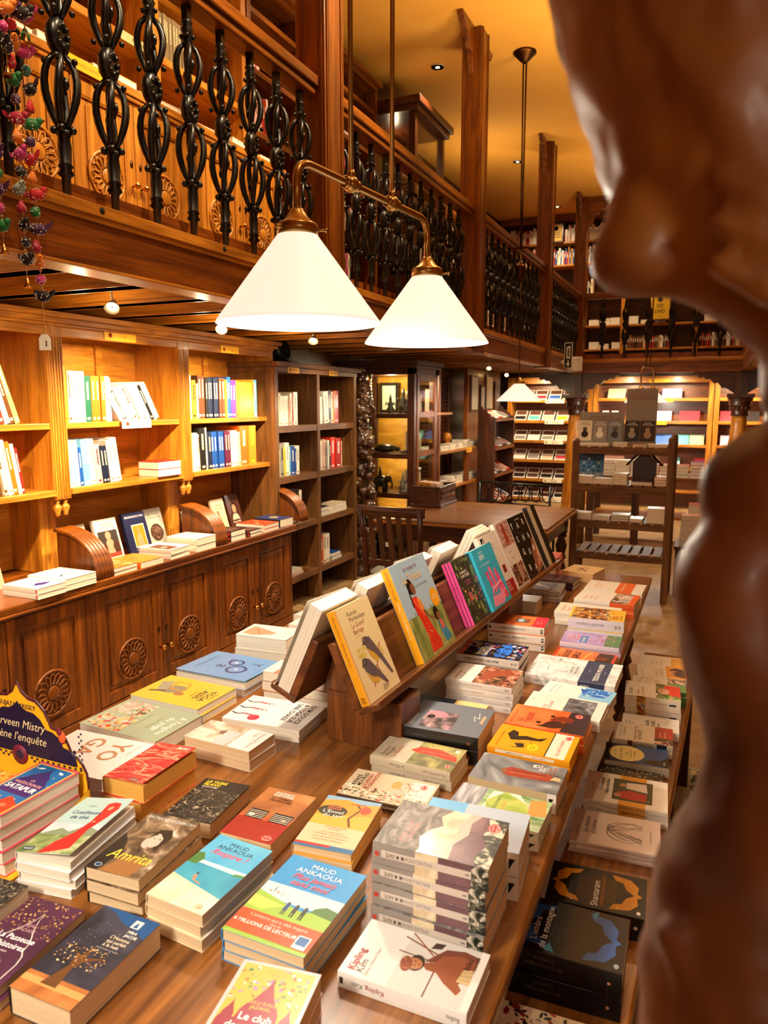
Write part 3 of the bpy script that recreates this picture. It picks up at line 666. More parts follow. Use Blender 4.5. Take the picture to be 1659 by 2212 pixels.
def stamp(x, y, r_=.075, c='c81c28', tc='f4ece0'): return [('e', x, y, r_, r_ * .8, c), ('e', x, y, r_ * .86, r_ * .66, tc), ('e', x, y, r_ * .78, r_ * .58, c), ('t', 'Livre', x, y + .005, .022, tc, 'c', r_ * 1.1), ('t', 'de Poche', x, y - .03, .018, tc, 'c', r_ * 1.2)]
def onion(cx, y0, w, h, col):  # pointed Mughal arch
    L = [(-1, 0), (-1, .34), (-.9, .44), (-.72, .50), (-.66, .60), (-.5, .68), (-.34, .74), (-.2, .82), (-.08, .9), (0, 1)]
    P = [(cx + a * w, y0 + b * h) for a, b in L] + [(cx - a * w, y0 + b * h) for a, b in L[::-1][1:]]
    return ('p', P[::-1], col)
def logoA(x, y=.5): return [('t', 'A', x, y - .3, .5, '111111', 'c', .5, .03)]
DES = {}
def D(key, cover, art, spine=None, sart=(), pages='w'): DES[key] = (cover, art, spine or cover, list(sart), pages)
D('homme', '@night', [('r', .0, .0, 1, .20, '@rust'), ('r', 0, .10, 1, .16, 'd8a060'), ('p', [(.0, 1), (1, 1), (1, .78), (.8, .84), (.5, .88), (.3, .95)], '14508c'), ('p', [(.30, .12), (.42, .34), (.36, .46), (.2, .52), (.44, .45), (.5, .58), (.53, .45), (.8, .50), (.55, .40), (.50, .32), (.56, .12)], '6a4424'),
  ('s', 3, 90, .08, .34, .85, .56, .014, ['e0a050', 'f0c078', 'a86a30', 'f8e0a8']), ('s', 5, 40, .1, .5, .95, .85, .006, ['e8e0d0', 'c8c8d8']), ('r', .66, .86, .80, .95, 'f0ece4'), ('p', [(.69, .87), (.73, .94), (.77, .87)], '14508c'), ('t', 'MIRA', .70, .80, .03, 'ffffff', 'l', .4), ('t', 'JACOB', .70, .755, .03, 'ffffff', 'l', .4), ('t', "L'Homme", .55, .70, .036, 'e8d8c0', 'l', .4), ('t', 'qui parlait', .55, .655, .036, 'e8d8c0', 'l', .4), ('t', 'à la nuit', .55, .61, .036, 'e8d8c0', 'l', .4), ('t', "roman traduit de l'anglais", .5, .575, .016, 'c8c0b8', 'l', .42, 0)], '1c1c28', pages='c')
D('passeuse', '@purple', [('s', 8, 170, .02, .55, .98, .99, .018, ['c89a50', 'e0b870', '8a5c3c']), ('p', onion(.5, -.02, .40, .86, 0)[1], 'f0e8e0'), ('p', onion(.5, -.02, .385, .845, 0)[1], '@purple'), ('e', .42, .18, .26, .16, 'c8a090', 25), ('e', .44, .22, .2, .1, '7a5058', 25), ('t', 'SEJAL', .5, .66, .04, 'b89098', 'c', .4), ('t', 'BADANI', .5, .60, .04, 'b89098', 'c', .45), ('t', 'La Passeuse', .5, .49, .062, 'ffffff', 'c', .68), ('t', "d'histoires", .5, .40, .062, 'ffffff', 'c', .6), ('t', 'ROMAN', .5, .35, .018, 'e8d8d8', 'c', .2)], '4a2038', pages='c')
D('arbre', '@forest', [('p', [(.4, .0), (.45, .5), (.2, .8), (.5, .6), (.6, .9), (.55, .5), (.9, .7), (.56, .4), (.6, 0)], 'a8967a')], pages='w')
D('satapur', 'e0486a', [('r', .04, .03, .96, .97, 'f0c050'), ('r', .08, .05, .92, .95, '2a6cb0'), ('s', 4, 50, .08, .05, .92, .95, .02, ['2a90b8', '1c4c90', '4aa070', 'f0e0a0']), ('p', onion(.5, .42, .36, .5, 0)[1], '3c2a6c'), ('r', .12, .36, .88, .6, '4a2a70'), ('p', [(.08, .05), (.92, .05), (.92, .22), (.6, .33), (.5, .20), (.3, .30), (.2, .36), (.08, .2)], 'd8442c'), ('e', .3, .2, .07, .12, 'f0ece4'), ('e', .7, .16, .08, .05, 'f08050'), ('t', 'LA', .5, .62, .04, 'f0b0a0', 'c', .3), ('t', 'MALÉDICTION DE', .5, .55, .045, 'f0b0a0', 'c', .66), ('t', 'SATAPUR', .5, .44, .085, 'ffffff', 'c', .74, .03), ('e', .25, .88, .07, .03, 'e8f4f8', 20), ('e', .75, .88, .07, .03, 'e8f4f8', -20)], 'e04468', pages='w')
D('cueil', '@cloud', [('r', 0, .5, 1, 1, 'b4d4d4'), ('r', 0, 0, 1, .32, '@tea'), ('p', [(0, .3), (.3, .42), (.5, .36), (.7, .48), (1, .4), (1, .3)], '8a9a7c'), ('p', [(.62, .88), (.72, .92), (.86, .90), (.92, .8), (.88, .62), (.80, .40), (.86, .10), (.60, .03), (.38, .0), (.46, .18), (.62, .35), (.68, .55), (.66, .72)], 'd82c28'), ('e', .76, .80, .045, .06, 'd8a080'), ('e', .74, .55, .03, .02, 'f0b8a0'), ('t', 'Cueilleuse', .12, .68, .062, '1c3a6c', 'l', .6), ('t', 'de thé', .2, .59, .062, '1c3a6c', 'l', .4), ('t', 'ROMAN', .3, .82, .02, '3a5a7c', 'l', .3), ('r', .05, .04, .25, .09, '142c5c'), ('t', 'POCKET', .07, .05, .025, 'ffffff', 'l', .16)], 'e8e4dc')
D('amrita', '@brown', [('e', .58, .56, .15, .22, 'c8bcae', -15), ('e', .55, .60, .02, .012, '14100c', -15), ('e', .66, .60, .02, .012, '14100c', -15), ('p', [(.5, .74), (.7, .78), (.82, .66), (.74, .40), (.70, .62), (.56, .70), (.44, .56)], '2a1c12'), ('e', .52, .66, .04, .01, '14100c', -10), ('e', .6, .45, .03, .012, '8a4a3c'), ('p', [(.25, .0), (.8, .0), (.85, .26), (.6, .3), (.4, .24)], '9a6a3c'), ('p', [(0, 0), (.22, 0), (.3, .3), (.15, .5), (0, .6)], '1a120c'), ('t', 'PATRICIA REZNIKOV', .06, .90, .048, 'd8e4ec', 'l', .88, 0), ('t', 'Amrita', .12, .20, .15, 'e8d84a', 'l', .78, 0, .2), ('e', .16, .07, .06, .05, 'c8d8e8'), ('e', .16, .07, .05, .04, '14406c')], '14100c', pages='c')
D('moro', '@redsari', [('t', 'MORO', .62, .90, .06, 'f4ece4', 'l', .3, .02), ('t', 'Le sari rose', .66, .85, .03, 'f0c850', 'l', .3, 0, .2), ('r', .62, .02, .82, .07, '14100c'), ('t', 'POCKET', .63, .03, .025, 'ffffff', 'l', .18)], 'd8a24c', pages='o')
D('tigre', '@forest', [('r', 0, .75, 1, 1, '1c1814'), ('t', 'LE TIGRE', .1, .90, .06, 'f0d020', 'l', .5, .03), ('t', 'BLANC', .1, .83, .06, 'f0d020', 'l', .4, .03), ('t', 'aravind adiga', .1, .78, .035, 'f4f0e8', 'l', .45)], 'a08060', pages='c')
D('inderjit', '@rust', [('r', 0, 0, 1, .36, 'a02818'), ('p', [(0, .36), (1, .36), (1, .44), (0, .42)], 'c05c30'), ('r', .10, .36, .46, .54, '140c0a'), ('r', .58, .36, .96, .54, '140c0a')] + [('r', a, .38 + i * .03, b, .39 + i * .03, 'e0d8c8') for i in range(5) for a, b in ((.11, .45), (.59, .95))] + [('e', .2, .42, .06, .04, 'f0ece0'), ('e', .84, .42, .05, .03, 'e8b090'), ('t', 'INDERJIT', .24, .90, .044, 'ffffff', 'l', .4), ('t', 'BADHWAR', .24, .85, .044, 'ffffff', 'l', .4), ('t', 'LA CHAMBRE', .24, .795, .04, '5a2410', 'l', .42), ('t', 'DES PARFUMS', .24, .745, .04, '5a2410', 'l', .45)] + stamp(.84, .08, .10), 'b07850', pages='c')
D('respire', '@sand', [('r', 0, .5, 1, 1, '@sky'), ('r', 0, .52, 1, .60, 'e0eef4'), ('p', [(0, .34), (1, .22), (1, .54), (0, .56)], '@sea'), ('p', [(0, .52), (.16, .52), (.2, .62), (.1, .70), (0, .68)], '4a7a3c'), ('p', [(.8, .52), (1, .54), (1, .57), (.85, .56)], '4a8a4c'), ('l', [(.34, .40), (.37, .34)], .05, 'd88a68'), ('e', .345, .42, .02, .02, '3a2014'), ('l', [(.36, .34), (.44, .32), (.52, .31)], .025, 'd88a68'), ('t', 'MAUD', .5, .88, .055, '1c3c5c', 'c', .5, 0), ('t', 'ANKAOUA', .5, .81, .06, '1c3c5c', 'c', .72, 0), ('t', 'Respire !', .5, .72, .08, 'f04a6c', 'c', .7, .01, .3), ('e', .84, .07, .05, .045, 'd85a4c'), ('e', .84, .07, .042, .037, 'f4e0b8'), ('t', "J'ai", .84, .055, .028, 'd85a4c', 'c', .06)], 'e8d8b8', pages='c')
D('envol', 'e8b048', [('r', 0, .9, 1, 1, '88b0d0'), ('p', [(0, .9), (.4, .96), (.7, .9), (1, .94), (1, .7), (0, .6)], 'e89a3c'), ('l', [(.6, .9), (.72, .8), (.6, .6), (.7, .45)], .04, '6a3418'), ('l', [(.5, .88), (.75, .9), (.85, .75)], .03, 'a84a1c'), ('e', .8, .8, .1, .12, 'b84424'), ('r', 0, .08, 1, .42, 'f0c8a4'), ('r', 0, .0, 1, .08, '2c6ca0'), ('r', 0, .04, .6, .08, 'b02c28'), ('e', .26, .70, .26, .17, '3c3828'), ('t', 'Nicole', .26, .77, .04, 'f08050', 'c', .4), ('t', 'Giroud', .26, .73, .04, 'f08050', 'c', .4), ('t', "L'Envol", .10, .655, .062, 'ffffff', 'l', .6, 0), ('t', 'du sari', .14, .585, .062, 'ffffff', 'l', .6, 0), ('t', 'LES RÉVÉLATIONS', .5, .39, .022, '9a6a4c', 'c', .5), ('t', '[POCKET]', .5, .35, .022, '9a6a4c', 'c', .5), ('t', '« Une très belle histoire. »', .5, .29, .02, '9a6a4c', 'c', .6), ('t', 'Pauline Mathy - La Dernière Heure', .5, .25, .02, '9a6a4c', 'c', .8), ('t', '« Une intrigue pleine de sensations »', .5, .20, .02, '9a6a4c', 'c', .8), ('t', 'Version Femina - La Montagne', .5, .15, .02, '9a6a4c', 'c', .7)], 'd8a878', pages='c')
D('plus', '3a9ade', [('r', 0, .44, 1, .62, 'bcdcec'), ('p', [(0, 0), (1, 0), (1, .46), (.6, .40), (0, .50)], '9cc44c'), ('p', [(0, .44), (.4, .40), (.2, .3), (0, .32)], 'f0d868'), ('p', [(.72, .42), (1, .40), (1, .50), (.85, .52), (.74, .47)], '4a7838'), ('s', 6, 24, .02, .50, .35, .54, .012, ['e8dccc', 'a08c7c', 'd0a080']), ('l', [(.17, .52), (.17, .58)], .012, '8a8078')] + [x for i, c in enumerate(['2a4a90', '3a3440', '2c3a2c']) for x in (('e', .44 + i * .11, .445, .018, .018, '3a2418'), ('p', [(.415 + i * .11, .36), (.465 + i * .11, .36), (.46 + i * .11, .435), (.42 + i * .11, .435)], c), ('l', [(.43 + i * .11, .36), (.43 + i * .11, .31)], .014, '241c1c'), ('l', [(.455 + i * .11, .36), (.46 + i * .11, .31)], .014, '241c1c'))] + [('p', [(0, .04), (1, .04), (1, .27), (0, .27)], 'ee5426'), ('t', "L'auteure qui a déjà inspiré", .5, .215, .033, 'f8dcc8', 'c', .8, 0), ('t', 'plus de', .5, .175, .024, 'f8dcc8', 'c', .3, 0), ('t', '6 MILLIONS DE LECTEURS', .42, .125, .036, 'ffffff', 'c', .8), ('r', .80, .05, .95, .18, 'e8f0f4'), ('r', .815, .085, .935, .17, '2a6ab0'), ('t', 'MAUD', .5, .89, .056, 'ffffff', 'c', .46, 0), ('t', 'ANKAOUA', .5, .81, .062, 'ffffff', 'c', .72, 0), ('t', 'Plus jamais', .5, .73, .066, 'f4626c', 'c', .82, .01, .3), ('t', 'sans moi', .5, .65, .07, 'f4626c', 'c', .66, .01, .3)], '3a9ade', pages='c')
D('club', 'e8c8c8', [('r', .05, .03, .95, .97, 'f0b850'), ('s', 12, 110, .06, .62, .94, .96, .03, ['d88ac0', 'f0c040', '3c8a4c', 'e07040', 'f4ece0', '7a9a50']), ('e', .5, .92, .18, .05, 'e0b040'), ('p', onion(.5, .05, .34, .82, 0)[1], '9a2c44'), ('r', .06, .04, .94, .36, '9a2c44'), ('p', onion(.16, .3, .10, .32, 0)[1], '9a2c44'), ('p', onion(.84, .3, .10, .32, 0)[1], '9a2c44'), ('t', 'BALLI KAUR', .5, .60, .034, 'f0c060', 'c', .4), ('t', 'JASWAL', .5, .555, .034, 'f0c060', 'c', .3), ('t', 'Le club', .5, .45, .066, 'ffffff', 'c', .5, .02), ('t', 'des veuves', .5, .36, .066, 'ffffff', 'c', .66, .02), ('t', 'qui aimaient', .5, .27, .066, 'ffffff', 'c', .76, .02), ('t', 'la littérature', .5, .18, .066, 'ffffff', 'c', .76, .02)], 'e0c0c0', pages='c')
kim = [('r', .05, .27, .95, .88, 'd8d8d6')]
kim = [('r', 0, .06, 1, .62, 'dcdcda'), ('l', [(.42, .60), (.52, .33)], .016, '8a4a34'), ('l', [(.62, .66), (.60, .40), (.50, .34), (.02, .34)], .018, '6a3428'),
  ('l', [(.98, .62), (.70, .40), (.50, .10)], .022, '9a5c3c'), ('l', [(.88, .66), (.74, .38), (.62, .08)], .022, '7a4428'), ('p', [(.80, .44), (.92, .42), (.94, .34), (.84, .36)], '3c2014'),
  ('p', [(.52, .46), (.60, .36), (.78, .33), (.84, .20), (.82, .06), (.50, .06), (.38, .14), (.30, .10), (.20, .12), (.32, .24), (.44, .32), (.44, .40)], '9a5430'), ('p', [(.56, .44), (.66, .40), (.86, .32), (.92, .18), (.88, .06), (.80, .06), (.82, .20), (.74, .32), (.60, .36)], '7a3c24'),
  ('e', .50, .49, .14, .10, '2a1a14', 0), ('e', .48, .50, .095, .10, 'c08458', 0), ('e', .44, .56, .13, .075, '8a4428', 10), ('s', 9, 30, .34, .52, .56, .60, .014, ['b86a44', 'd08a5c']), ('e', .45, .495, .014, .008, '1c100c'), ('e', .52, .50, .014, .008, '1c100c'), ('e', .48, .465, .025, .008, '8a3c2c'),
  ('p', [(.40, .16), (.62, .14), (.66, .06), (.40, .06)], 'd8c090'), ('l', [(.44, .15), (.46, .06)], .006, '9a8050'), ('l', [(.52, .15), (.54, .06)], .006, '9a8050'), ('l', [(.58, .14), (.61, .06)], .006, '9a8050'),
  ('r', 0, 0, 1, .06, 'f0efec'), ('t', 'Kipling', .08, .89, .062, 'a01c34', 'l', .62, .02), ('t', 'Kim', .08, .825, .062, '5a5450', 'l', .4, 0), ('t', "Édition d'Alexis Tadié", .06, .785, .024, '8a8078', 'l', .6, 0), ('t', 'folio', .62, .10, .05, '14100e', 'l', .32, 0), ('t', 'classique', .62, .055, .034, '3a3430', 'l', .34, 0)]
D('kim', 'f0efec', kim, 'f0efec', [('t', 'Kipling', .70, .38, .3, 'a01c34', 'c', .2, .01), ('t', 'Kim', .84, .38, .3, '6a6460', 'c', .1, 0), ('t', 'folio', .05, .38, .3, '14100e', 'l', .1, 0), ('r', .955, .3, .985, .7, '3a3430')])
PV = [('p', [(0, .62), (.14, .60), (.3, .66), (.5, .60), (.62, .52), (.8, .58), (1, .50), (1, 0), (0, 0)], '@peak'), ('p', [(.05, .60), (.3, .66), (.42, .60), (.3, .50), (.18, .52)], 'c8b898'), ('p', [(0, .42), (.2, .44), (.45, .36), (.7, .40), (1, .34), (1, 0), (0, 0)], 'd8b8a8'), ('p', [(0, .34), (.3, .36), (.55, .28), (.8, .30), (1, .24), (1, 0), (0, 0)], '@mauve'), ('p', [(0, .24), (.4, .26), (.6, .18), (1, .2), (1, 0), (0, 0)], '6a4450'), ('p', [(0, .12), (.15, .15), (.4, .10), (.6, .17), (.8, .14), (1, .18), (1, 0), (0, 0)], '@rocks')]
D('pav', '@smoke', PV + [('t', 'M. M. KAYE', .14, .83, .045, '4a4848', 'l', .66, 0), ('t', 'PAVILLONS', .14, .77, .045, 'c06a68', 'l', .66, 0), ('t', 'LOINTAINS', .14, .71, .045, 'c06a68', 'l', .62, 0)] + stamp(.8, .10, .1), '9a928c',
  [('r', .42, 0, .62, 1, '@peak'), ('r', .14, 0, .42, 1, '@mauve'), ('r', 0, 0, .14, 1, '@rocks'), ('r', .14, .28, .92, .62, 'd8ccc0'), ('t', 'M. M. KAYE', .80, .38, .2, '3a3634', 'c', .16), ('t', 'PAVILLONS LOINTAINS', .60, .38, .18, '6a6060', 'c', .26, 0), ('r', .155, .42, .19, .5, '8a8480'), ('e', .96, .5, .022, .022, 'c84038')], pages='c')
D('bluebook', '@stripes', [('r', 0, .62, 1, 1, '6ab4e8'), ('r', 0, .0, 1, .62, 'b8c8dc'), ('t', 'C O N T E S', .5, .72, .04, '2a5a9c', 'c', .6, 0)], 'e4e4e0', [('r', 0, 0, 1, 1, 'f0ece0')] + [('p', [(.03, .25), (.09, .75), (.09, .25)], '111111')], pages='c')
D('leaf', '@streaks', [('r', 0, .70, 1, 1, '@stripes'), ('p', [(.1, .62), (.4, .66), (.95, .64), (1, .35), (.7, .22), (.2, .24), (0, .40)], 'e8e4dc'), ('p', [(.15, .58), (.6, .66), (1, .5), (.75, .24), (.3, .12), (.05, .30)], '@leafgreen'), ('p', [(.5, .0), (1, .06), (.9, .22), (.4, .18)], 'd89a50'), ('t', 'ANOSH IRANI', .3, .52, .036, '3a3a3a', 'l', .5), ('t', 'Le colis', .35, .44, .05, 'd07050', 'l', .5, 0)], 'f2eee4', [('r', 0, 0, .12, 1, 'f2eee4'), ('r', .12, 0, 1, 1, '@streaks'), ('p', [(.03, .25), (.10, .80), (.10, .25)], '111111')])
D('redrobe', '@mist', [('p', [(.35, .66), (.55, .68), (.66, .60), (.62, .40), (.64, .16), (.48, .08), (.38, .16), (.34, .40), (.30, .58)], '9a3c28'), ('e', .48, .67, .08, .05, '8a5c3c'), ('p', [(.46, .14), (.60, .1), (.58, .03), (.46, .02)], 'c8b488'), ('l', [(.45, .6), (.5, .2)], .02, 'c86a4c'), ('l', [(.55, .58), (.56, .2)], .02, '6a2018'), ('r', .80, .31, .90, .38, 'f0ece4'), ('p', [(.82, .32), (.85, .37), (.88, .32)], '3a3c40'), ('t', 'ANOSH', .7, .27, .03, 'f4f0e8', 'l', .3), ('t', 'IRANI', .7, .23, .03, 'f4f0e8', 'l', .3), ('t', 'Le Chemin', .6, .165, .034, 'c87048', 'l', .35, 0), ('t', 'de la sagesse', .58, .12, .034, 'c87048', 'l', .4, 0)], 'c8b48c', [('r', 0, 0, .10, 1, 'f2eee4'), ('p', [(.03, .25), (.08, .80), (.08, .25)], '111111')], pages='c')
D('cerf', 'f0a414', [('r', 0, .20, 1, .34, 'f0a414'), ('r', 0, .06, 1, .30, 'f4ead8'), ('r', 0, 0, 1, .07, 'f0a414'), ('r', 0, .295, 1, .31, '2a2014'), ('p', [(.40, .78), (.62, .86), (.82, .82), (.76, .74), (.60, .72), (.66, .62), (.62, .48), (.72, .36), (.54, .42), (.50, .60), (.44, .70)], '241a10'), ('p', [(.1, .76), (.18, .66), (.30, .72), (.34, .60), (.18, .58)], '241a10'), ('l', [(.34, .64), (.5, .72), (.55, .56), (.3, .5), (.2, .6)], .008, '3a2410'), ('e', .25, .48, .14, .10, 'f8d020'), ('t', 'ADULTES', .25, .49, .02, 'c84a10', 'c', .2), ('t', "L'Espoir", .25, .455, .02, 'c84a10', 'c', .2), ('t', 'LAETITIA COLOMBANI', .1, .90, .03, 'b06a10', 'l', .8, 0), ('t', 'Le cerf-volant', .1, .15, .062, 'e86a3c', 'l', .66, 0)] + stamp(.86, .12, .08), 'f0a414', [('r', .18, .2, .9, .7, 'f4ead0'), ('t', 'LAETITIA COLOMBANI', .66, .4, .2, '3a2c1c', 'c', .3), ('t', 'LE CERF-VOLANT', .36, .4, .2, 'c8442c', 'c', .28)], pages='o')
D('tresse', '@orange', [('r', 0, 0, 1, .32, '2a1c2c'), ('p', [(0, .3), (1, .26), (1, .42), (.5, .5), (0, .46)], 'e0642c'), ('p', [(.12, .62), (.2, .54), (.36, .50), (.5, .40), (.36, .22), (.2, .26), (.10, .4)], '3a1410'), ('p', [(.45, .48), (.6, .46), (.74, .34), (.66, .18), (.46, .2)], '7a2818'), ('e', .28, .60, .05, .045, '1c0c0a'), ('e', .66, .46, .05, .045, '1c0c0a'), ('l', [(.35, .5), (.5, .52), (.6, .44)], .025, 'd8743c'), ('t', 'LAETITIA COLOMBANI', .1, .92, .03, 'c04a28', 'l', .7, 0), ('t', 'LA', .2, .80, .07, 'b02c20', 'l', .4), ('t', 'TRESSE', .2, .70, .075, 'b02c20', 'l', .72)] + stamp(.84, .14, .1), 'e0602c', [('r', .2, .2, .9, .7, 'f0d8c0'), ('t', 'LA TRESSE   LAETITIA COLOMBANI', .55, .4, .22, '8a2c1c', 'c', .55)], pages='c')
D('ecole', 'f0ede4', [('r', .10, .12, .92, .50, '@greyimg'), ('t', "L'ÉCOLE", .1, .72, .04, 'c84a4c', 'l', .5), ('t', 'DES COLEURS', .1, .66, .04, 'c84a4c', 'l', .6), ('t', 'roman', .5, .92, .022, '8a8478', 'l', .3)])
D('tesson', 'f4f4f0', [('r', 0, .0, 1, .45, '8cc8ec'), ('p', [(.3, .4), (.8, .5), (1, .3), (.9, .05), (.4, .1)], '@blueswirl'), ('t', 'Sylvain Tesson', .08, .85, .045, '3a9ad0', 'l', .8, 0), ('t', 'Éloge du voyage', .08, .78, .04, '8ab0c8', 'l', .8, 0)])
D('panth', '@snow', [('r', 0, .11, 1, .40, '2e3c5c'), ('l', [(.3, .78), (.5, .80), (.55, .76)], .01, '5a5c60'), ('l', [(.78, .74), (.84, .70), (.88, .73), (.9, .68)], .016, '2c2c30'), ('l', [(.1, .66), (.3, .70), (.42, .66), (.46, .60)], .004, 'a8acb0'), ('t', 'VINCENT MUNIER', .3, .90, .018, '8a8c90', 'l', .5, 0), ('t', 'La', .3, .56, .04, '6a6c70', 'l', .3, 0), ('t', 'Panthère', .3, .51, .04, '6a6c70', 'l', .5, 0), ('t', 'des neiges', .3, .46, .04, '6a6c70', 'l', .5, 0), ('t', 'TESSON MUNIER', .1, .20, .056, 'f4f4f4', 'l', .8, .02), ('t', 'un film de', .5, .32, .02, 'c8ccd8', 'c', .4, 0), ('t', 'au cinéma', .5, .15, .02, 'c8ccd8', 'c', .4, 0)], '@snow', [('r', .11, 0, .40, 1, '2e3c5c'), ('t', 'TESSON', .32, .30, .2, 'f4f4f4', 'c', .1), ('t', 'MUNIER', .32, .6, .2, 'f4f4f4', 'c', .1), ('t', 'La Panthère des neiges', .7, .45, .3, '7a7c80', 'c', .34, 0)])
D('good', 'c03a24', [('r', .06, .05, .94, .95, '@orange'), ('r', .06, .05, .94, .30, '2a1c14'), ('p', [(.5, .3), (.62, .34), (.62, .10), (.5, .12)], '6a2c1c'), ('p', [(.3, .32), (.42, .36), (.44, .14), (.3, .14)], '8a3c24'), ('l', [(.1, .5), (.9, .42)], .06, 'f0b050'), ('t', 'THE', .12, .86, .04, '3a1410', 'l', .4, .02), ('t', 'GOOD', .12, .74, .10, '3a1410', 'l', .76, .03), ('t', 'GIRLS', .12, .58, .10, '3a1410', 'l', .76, .03)], 'c03a24')
D('purple', '@lilac', [('r', 0, 0, 1, .26, '4c7a4a'), ('e', .5, .80, .3, .14, 'd87a5c'), ('e', .5, .80, .26, .11, '@lilac'), ('t', 'Tara', .5, .78, .06, 'b03c2c', 'c', .5, .02), ('r', .1, .56, .7, .68, '3a7ac0'), ('t', 'CONNUE', .14, .60, .05, 'f4f0e8', 'l', .5), ('s', 21, 50, .1, .1, .9, .42, .03, ['a82c24', 'd8543c', 'f0d8c0', '7a1c1c', 'e8a0b0'])], 'e0d4e4')
D('ghosh', 'e8c850', [('r', 0, .05, 1, .95, '@crowd'), ('r', 0, .0, 1, .30, 'e8b83c'), ('s', 22, 60, 0, .2, 1, .7, .04, ['14100e', 'b83c1c', 'f0d060', '4a6c9c', 'e8e0d0']), ('t', 'AMITAV', .12, .17, .05, 'b03c14', 'l', .7, .02), ('t', 'GHOSH', .12, .11, .055, 'b03c14', 'l', .7, .02), ('t', 'Un déluge de feu', .1, .05, .035, '3a2010', 'l', .7, 0)], 'dcd4dc', [('t', 'Amitav GHOSH  Un déluge de feu', .6, .38, .26, '4a4a5c', 'c', .5, 0), ('t', '10 18', .06, .38, .3, '2c2c34', 'l', .1)])
D('ricard', 'f2ede0', [('t', 'Matthieu', .12, .86, .07, 'd06a58', 'l', .8, 0), ('t', 'Ricard', .12, .77, .07, 'd06a58', 'l', .8, 0), ('r', 0, 0, 1, .25, 'f2ede0')], 'f2ede0', [('t', 'Matthieu Ricard', .84, .40, .26, 'c8b4a4', 'c', .3, 0)])
D('lavie', 'f4efe4', [('r', 0, .0, 1, .40, 'e4602c'), ('r', 0, .12, 1, .40, '@photo'), ('t', 'La vie', .1, .82, .07, 'e08a70', 'l', .7, 0), ('t', 'Comme', .1, .73, .06, 'e08a70', 'l', .7, 0), ('t', 'un Palais', .1, .64, .06, 'e08a70', 'l', .7, 0)] + [('r', .15 + i * .15, .10, .22 + i * .15, .30, 'f4f0ec') for i in range(5)], 'f4efe4', [('r', 0, 0, .40, 1, 'e4602c'), ('t', 'La Fabrique du sage', .7, .4, .3, 'd8c8b8', 'c', .4, 0)])
D('back', 'f4efe4', [('r', 0, .18, 1, .46, 'ec6c24'), ('t', 'ONZE HEURES', .2, .80, .05, 'f0a890', 'l', .7, 0), ('t', 'EN INDE', .2, .72, .05, 'f0a890', 'l', .7, 0), ('t', 'Poussière de fleurs', .15, .34, .05, 'f8dcc0', 'l', .7)], 'f4efe4', [('r', .18, 0, .46, 1, 'ec6c24')])
D('cream', 'e8c890', [('s', 31, 40, .2, .3, .8, .7, .04, ['a86a3c', '8a5030', 'c89060']), ('p', [(.45, .5), (.55, .52), (.6, .72), (.5, .64)], '1c1410')], 'e0b880', pages='w')
D('redstack', 'e07058', [('r', .1, .1, .9, .9, 'd86450'), ('t', 'Siddhartha', .2, .6, .06, 'f0c8b8', 'l', .6, 0)], 'c83c28', [('r', .3, .2, .7, .8, 'f0e8e0')])
D('maroon', '3c1e2c', [('t', 'MAHABHARATA', .1, .4, .06, 'b08a98', 'l', .8, 0), ('l', [(.1, .6), (.9, .7)], .02, '8a5c6c'), ('r', 0, .1, 1, .25, '5a3040')], '3c1e2c', [('t', 'MAHABHARATA', .5, .3, .3, 'a88a90', 'c', .5)])
D('karma', '@smoke', [('p', [(.2, .2), (.6, .5), (.9, .9), (.5, .8)], 'c8c4c0'), ('l', [(.1, .3), (.5, .5), (.9, .4)], .02, 'e8a0a0')], 'd8ccb8', [('t', 'LE KARMA, UNE LOI D\'AMOUR', .55, .28, .36, '2c2420', 'c', .5), ('r', .02, .3, .10, .7, '9a8878')])
D('small', 'ece0c0', [('t', 'La voie', .2, .6, .08, 'c8bc98', 'l', .6, 0)], 'ece0c0', pages='c')
D('moustache', '@orange', [('r', 0, 0, 1, .22, 'd83448'), ('r', 0, .70, 1, 1, 'b87848'), ('p', [(.3, .52), (.6, .54), (.72, .3), (.3, .3)], '8a5040'), ('e', .5, .46, .18, .14, '4a88a0'), ('e', .5, .46, .12, .09, 'c8dce4'), ('t', 'LE COL', .16, .86, .05, '2a1810', 'l', .7), ('t', 'DU BARANG', .16, .79, .05, '2a1810', 'l', .8), ('t', 'prix des', .3, .14, .03, 'f8e0dc', 'l', .5, 0), ('t', 'lecteurs', .3, .08, .03, 'f8e0dc', 'l', .5, 0)], 'ece4d8', [('t', 'Le col du Barang   Tim Murari', .55, .38, .24, '4a4038', 'c', .45), ('p', [(.92, .6), (.97, .25), (.98, .6)], '111111'), ('r', .02, .25, .06, .75, '14100e'), ('t', 'A', .04, .35, .3, 'ffffff', 'c', .03)])
vj = [('r', 0, .9, 1, 1, 'e86030'), ('s', 40, 130, .0, .0, 1, .9, .05, ['1464c8', '2a8af0', 'c83c6c', '14100e', 'f0d8e0', '1c2c6c', '8a6a30']), ('s', 41, 60, .1, .2, .9, .42, .06, ['1a78e8', '2a90f8', '0a50b0']), ('s', 42, 24, .55, .74, 1, .95, .05, ['e8e4f0', 'c8c4d8'])]
D('vijay', '1c1826', vj + [('t', 'Madhuri VIJAY', .08, .66, .05, 'f4f0e8', 'l', .8, .02), ('t', 'LE TEMPS DE', .08, .60, .055, 'f4f0e8', 'l', .8, .03), ('t', "L'INDULGENCE", .08, .54, .055, 'f4f0e8', 'l', .84, .03), ('t', '10 18', .08, .08, .07, 'f4f0e8', 'l', .3, .02)], 'e0d4cc', [('t', "Madhuri VIJAY  Le temps de l'indulgence", .6, .36, .28, '2c2428', 'c', .55), ('t', '10 18', .04, .36, .3, '2c2428', 'l', .08)])
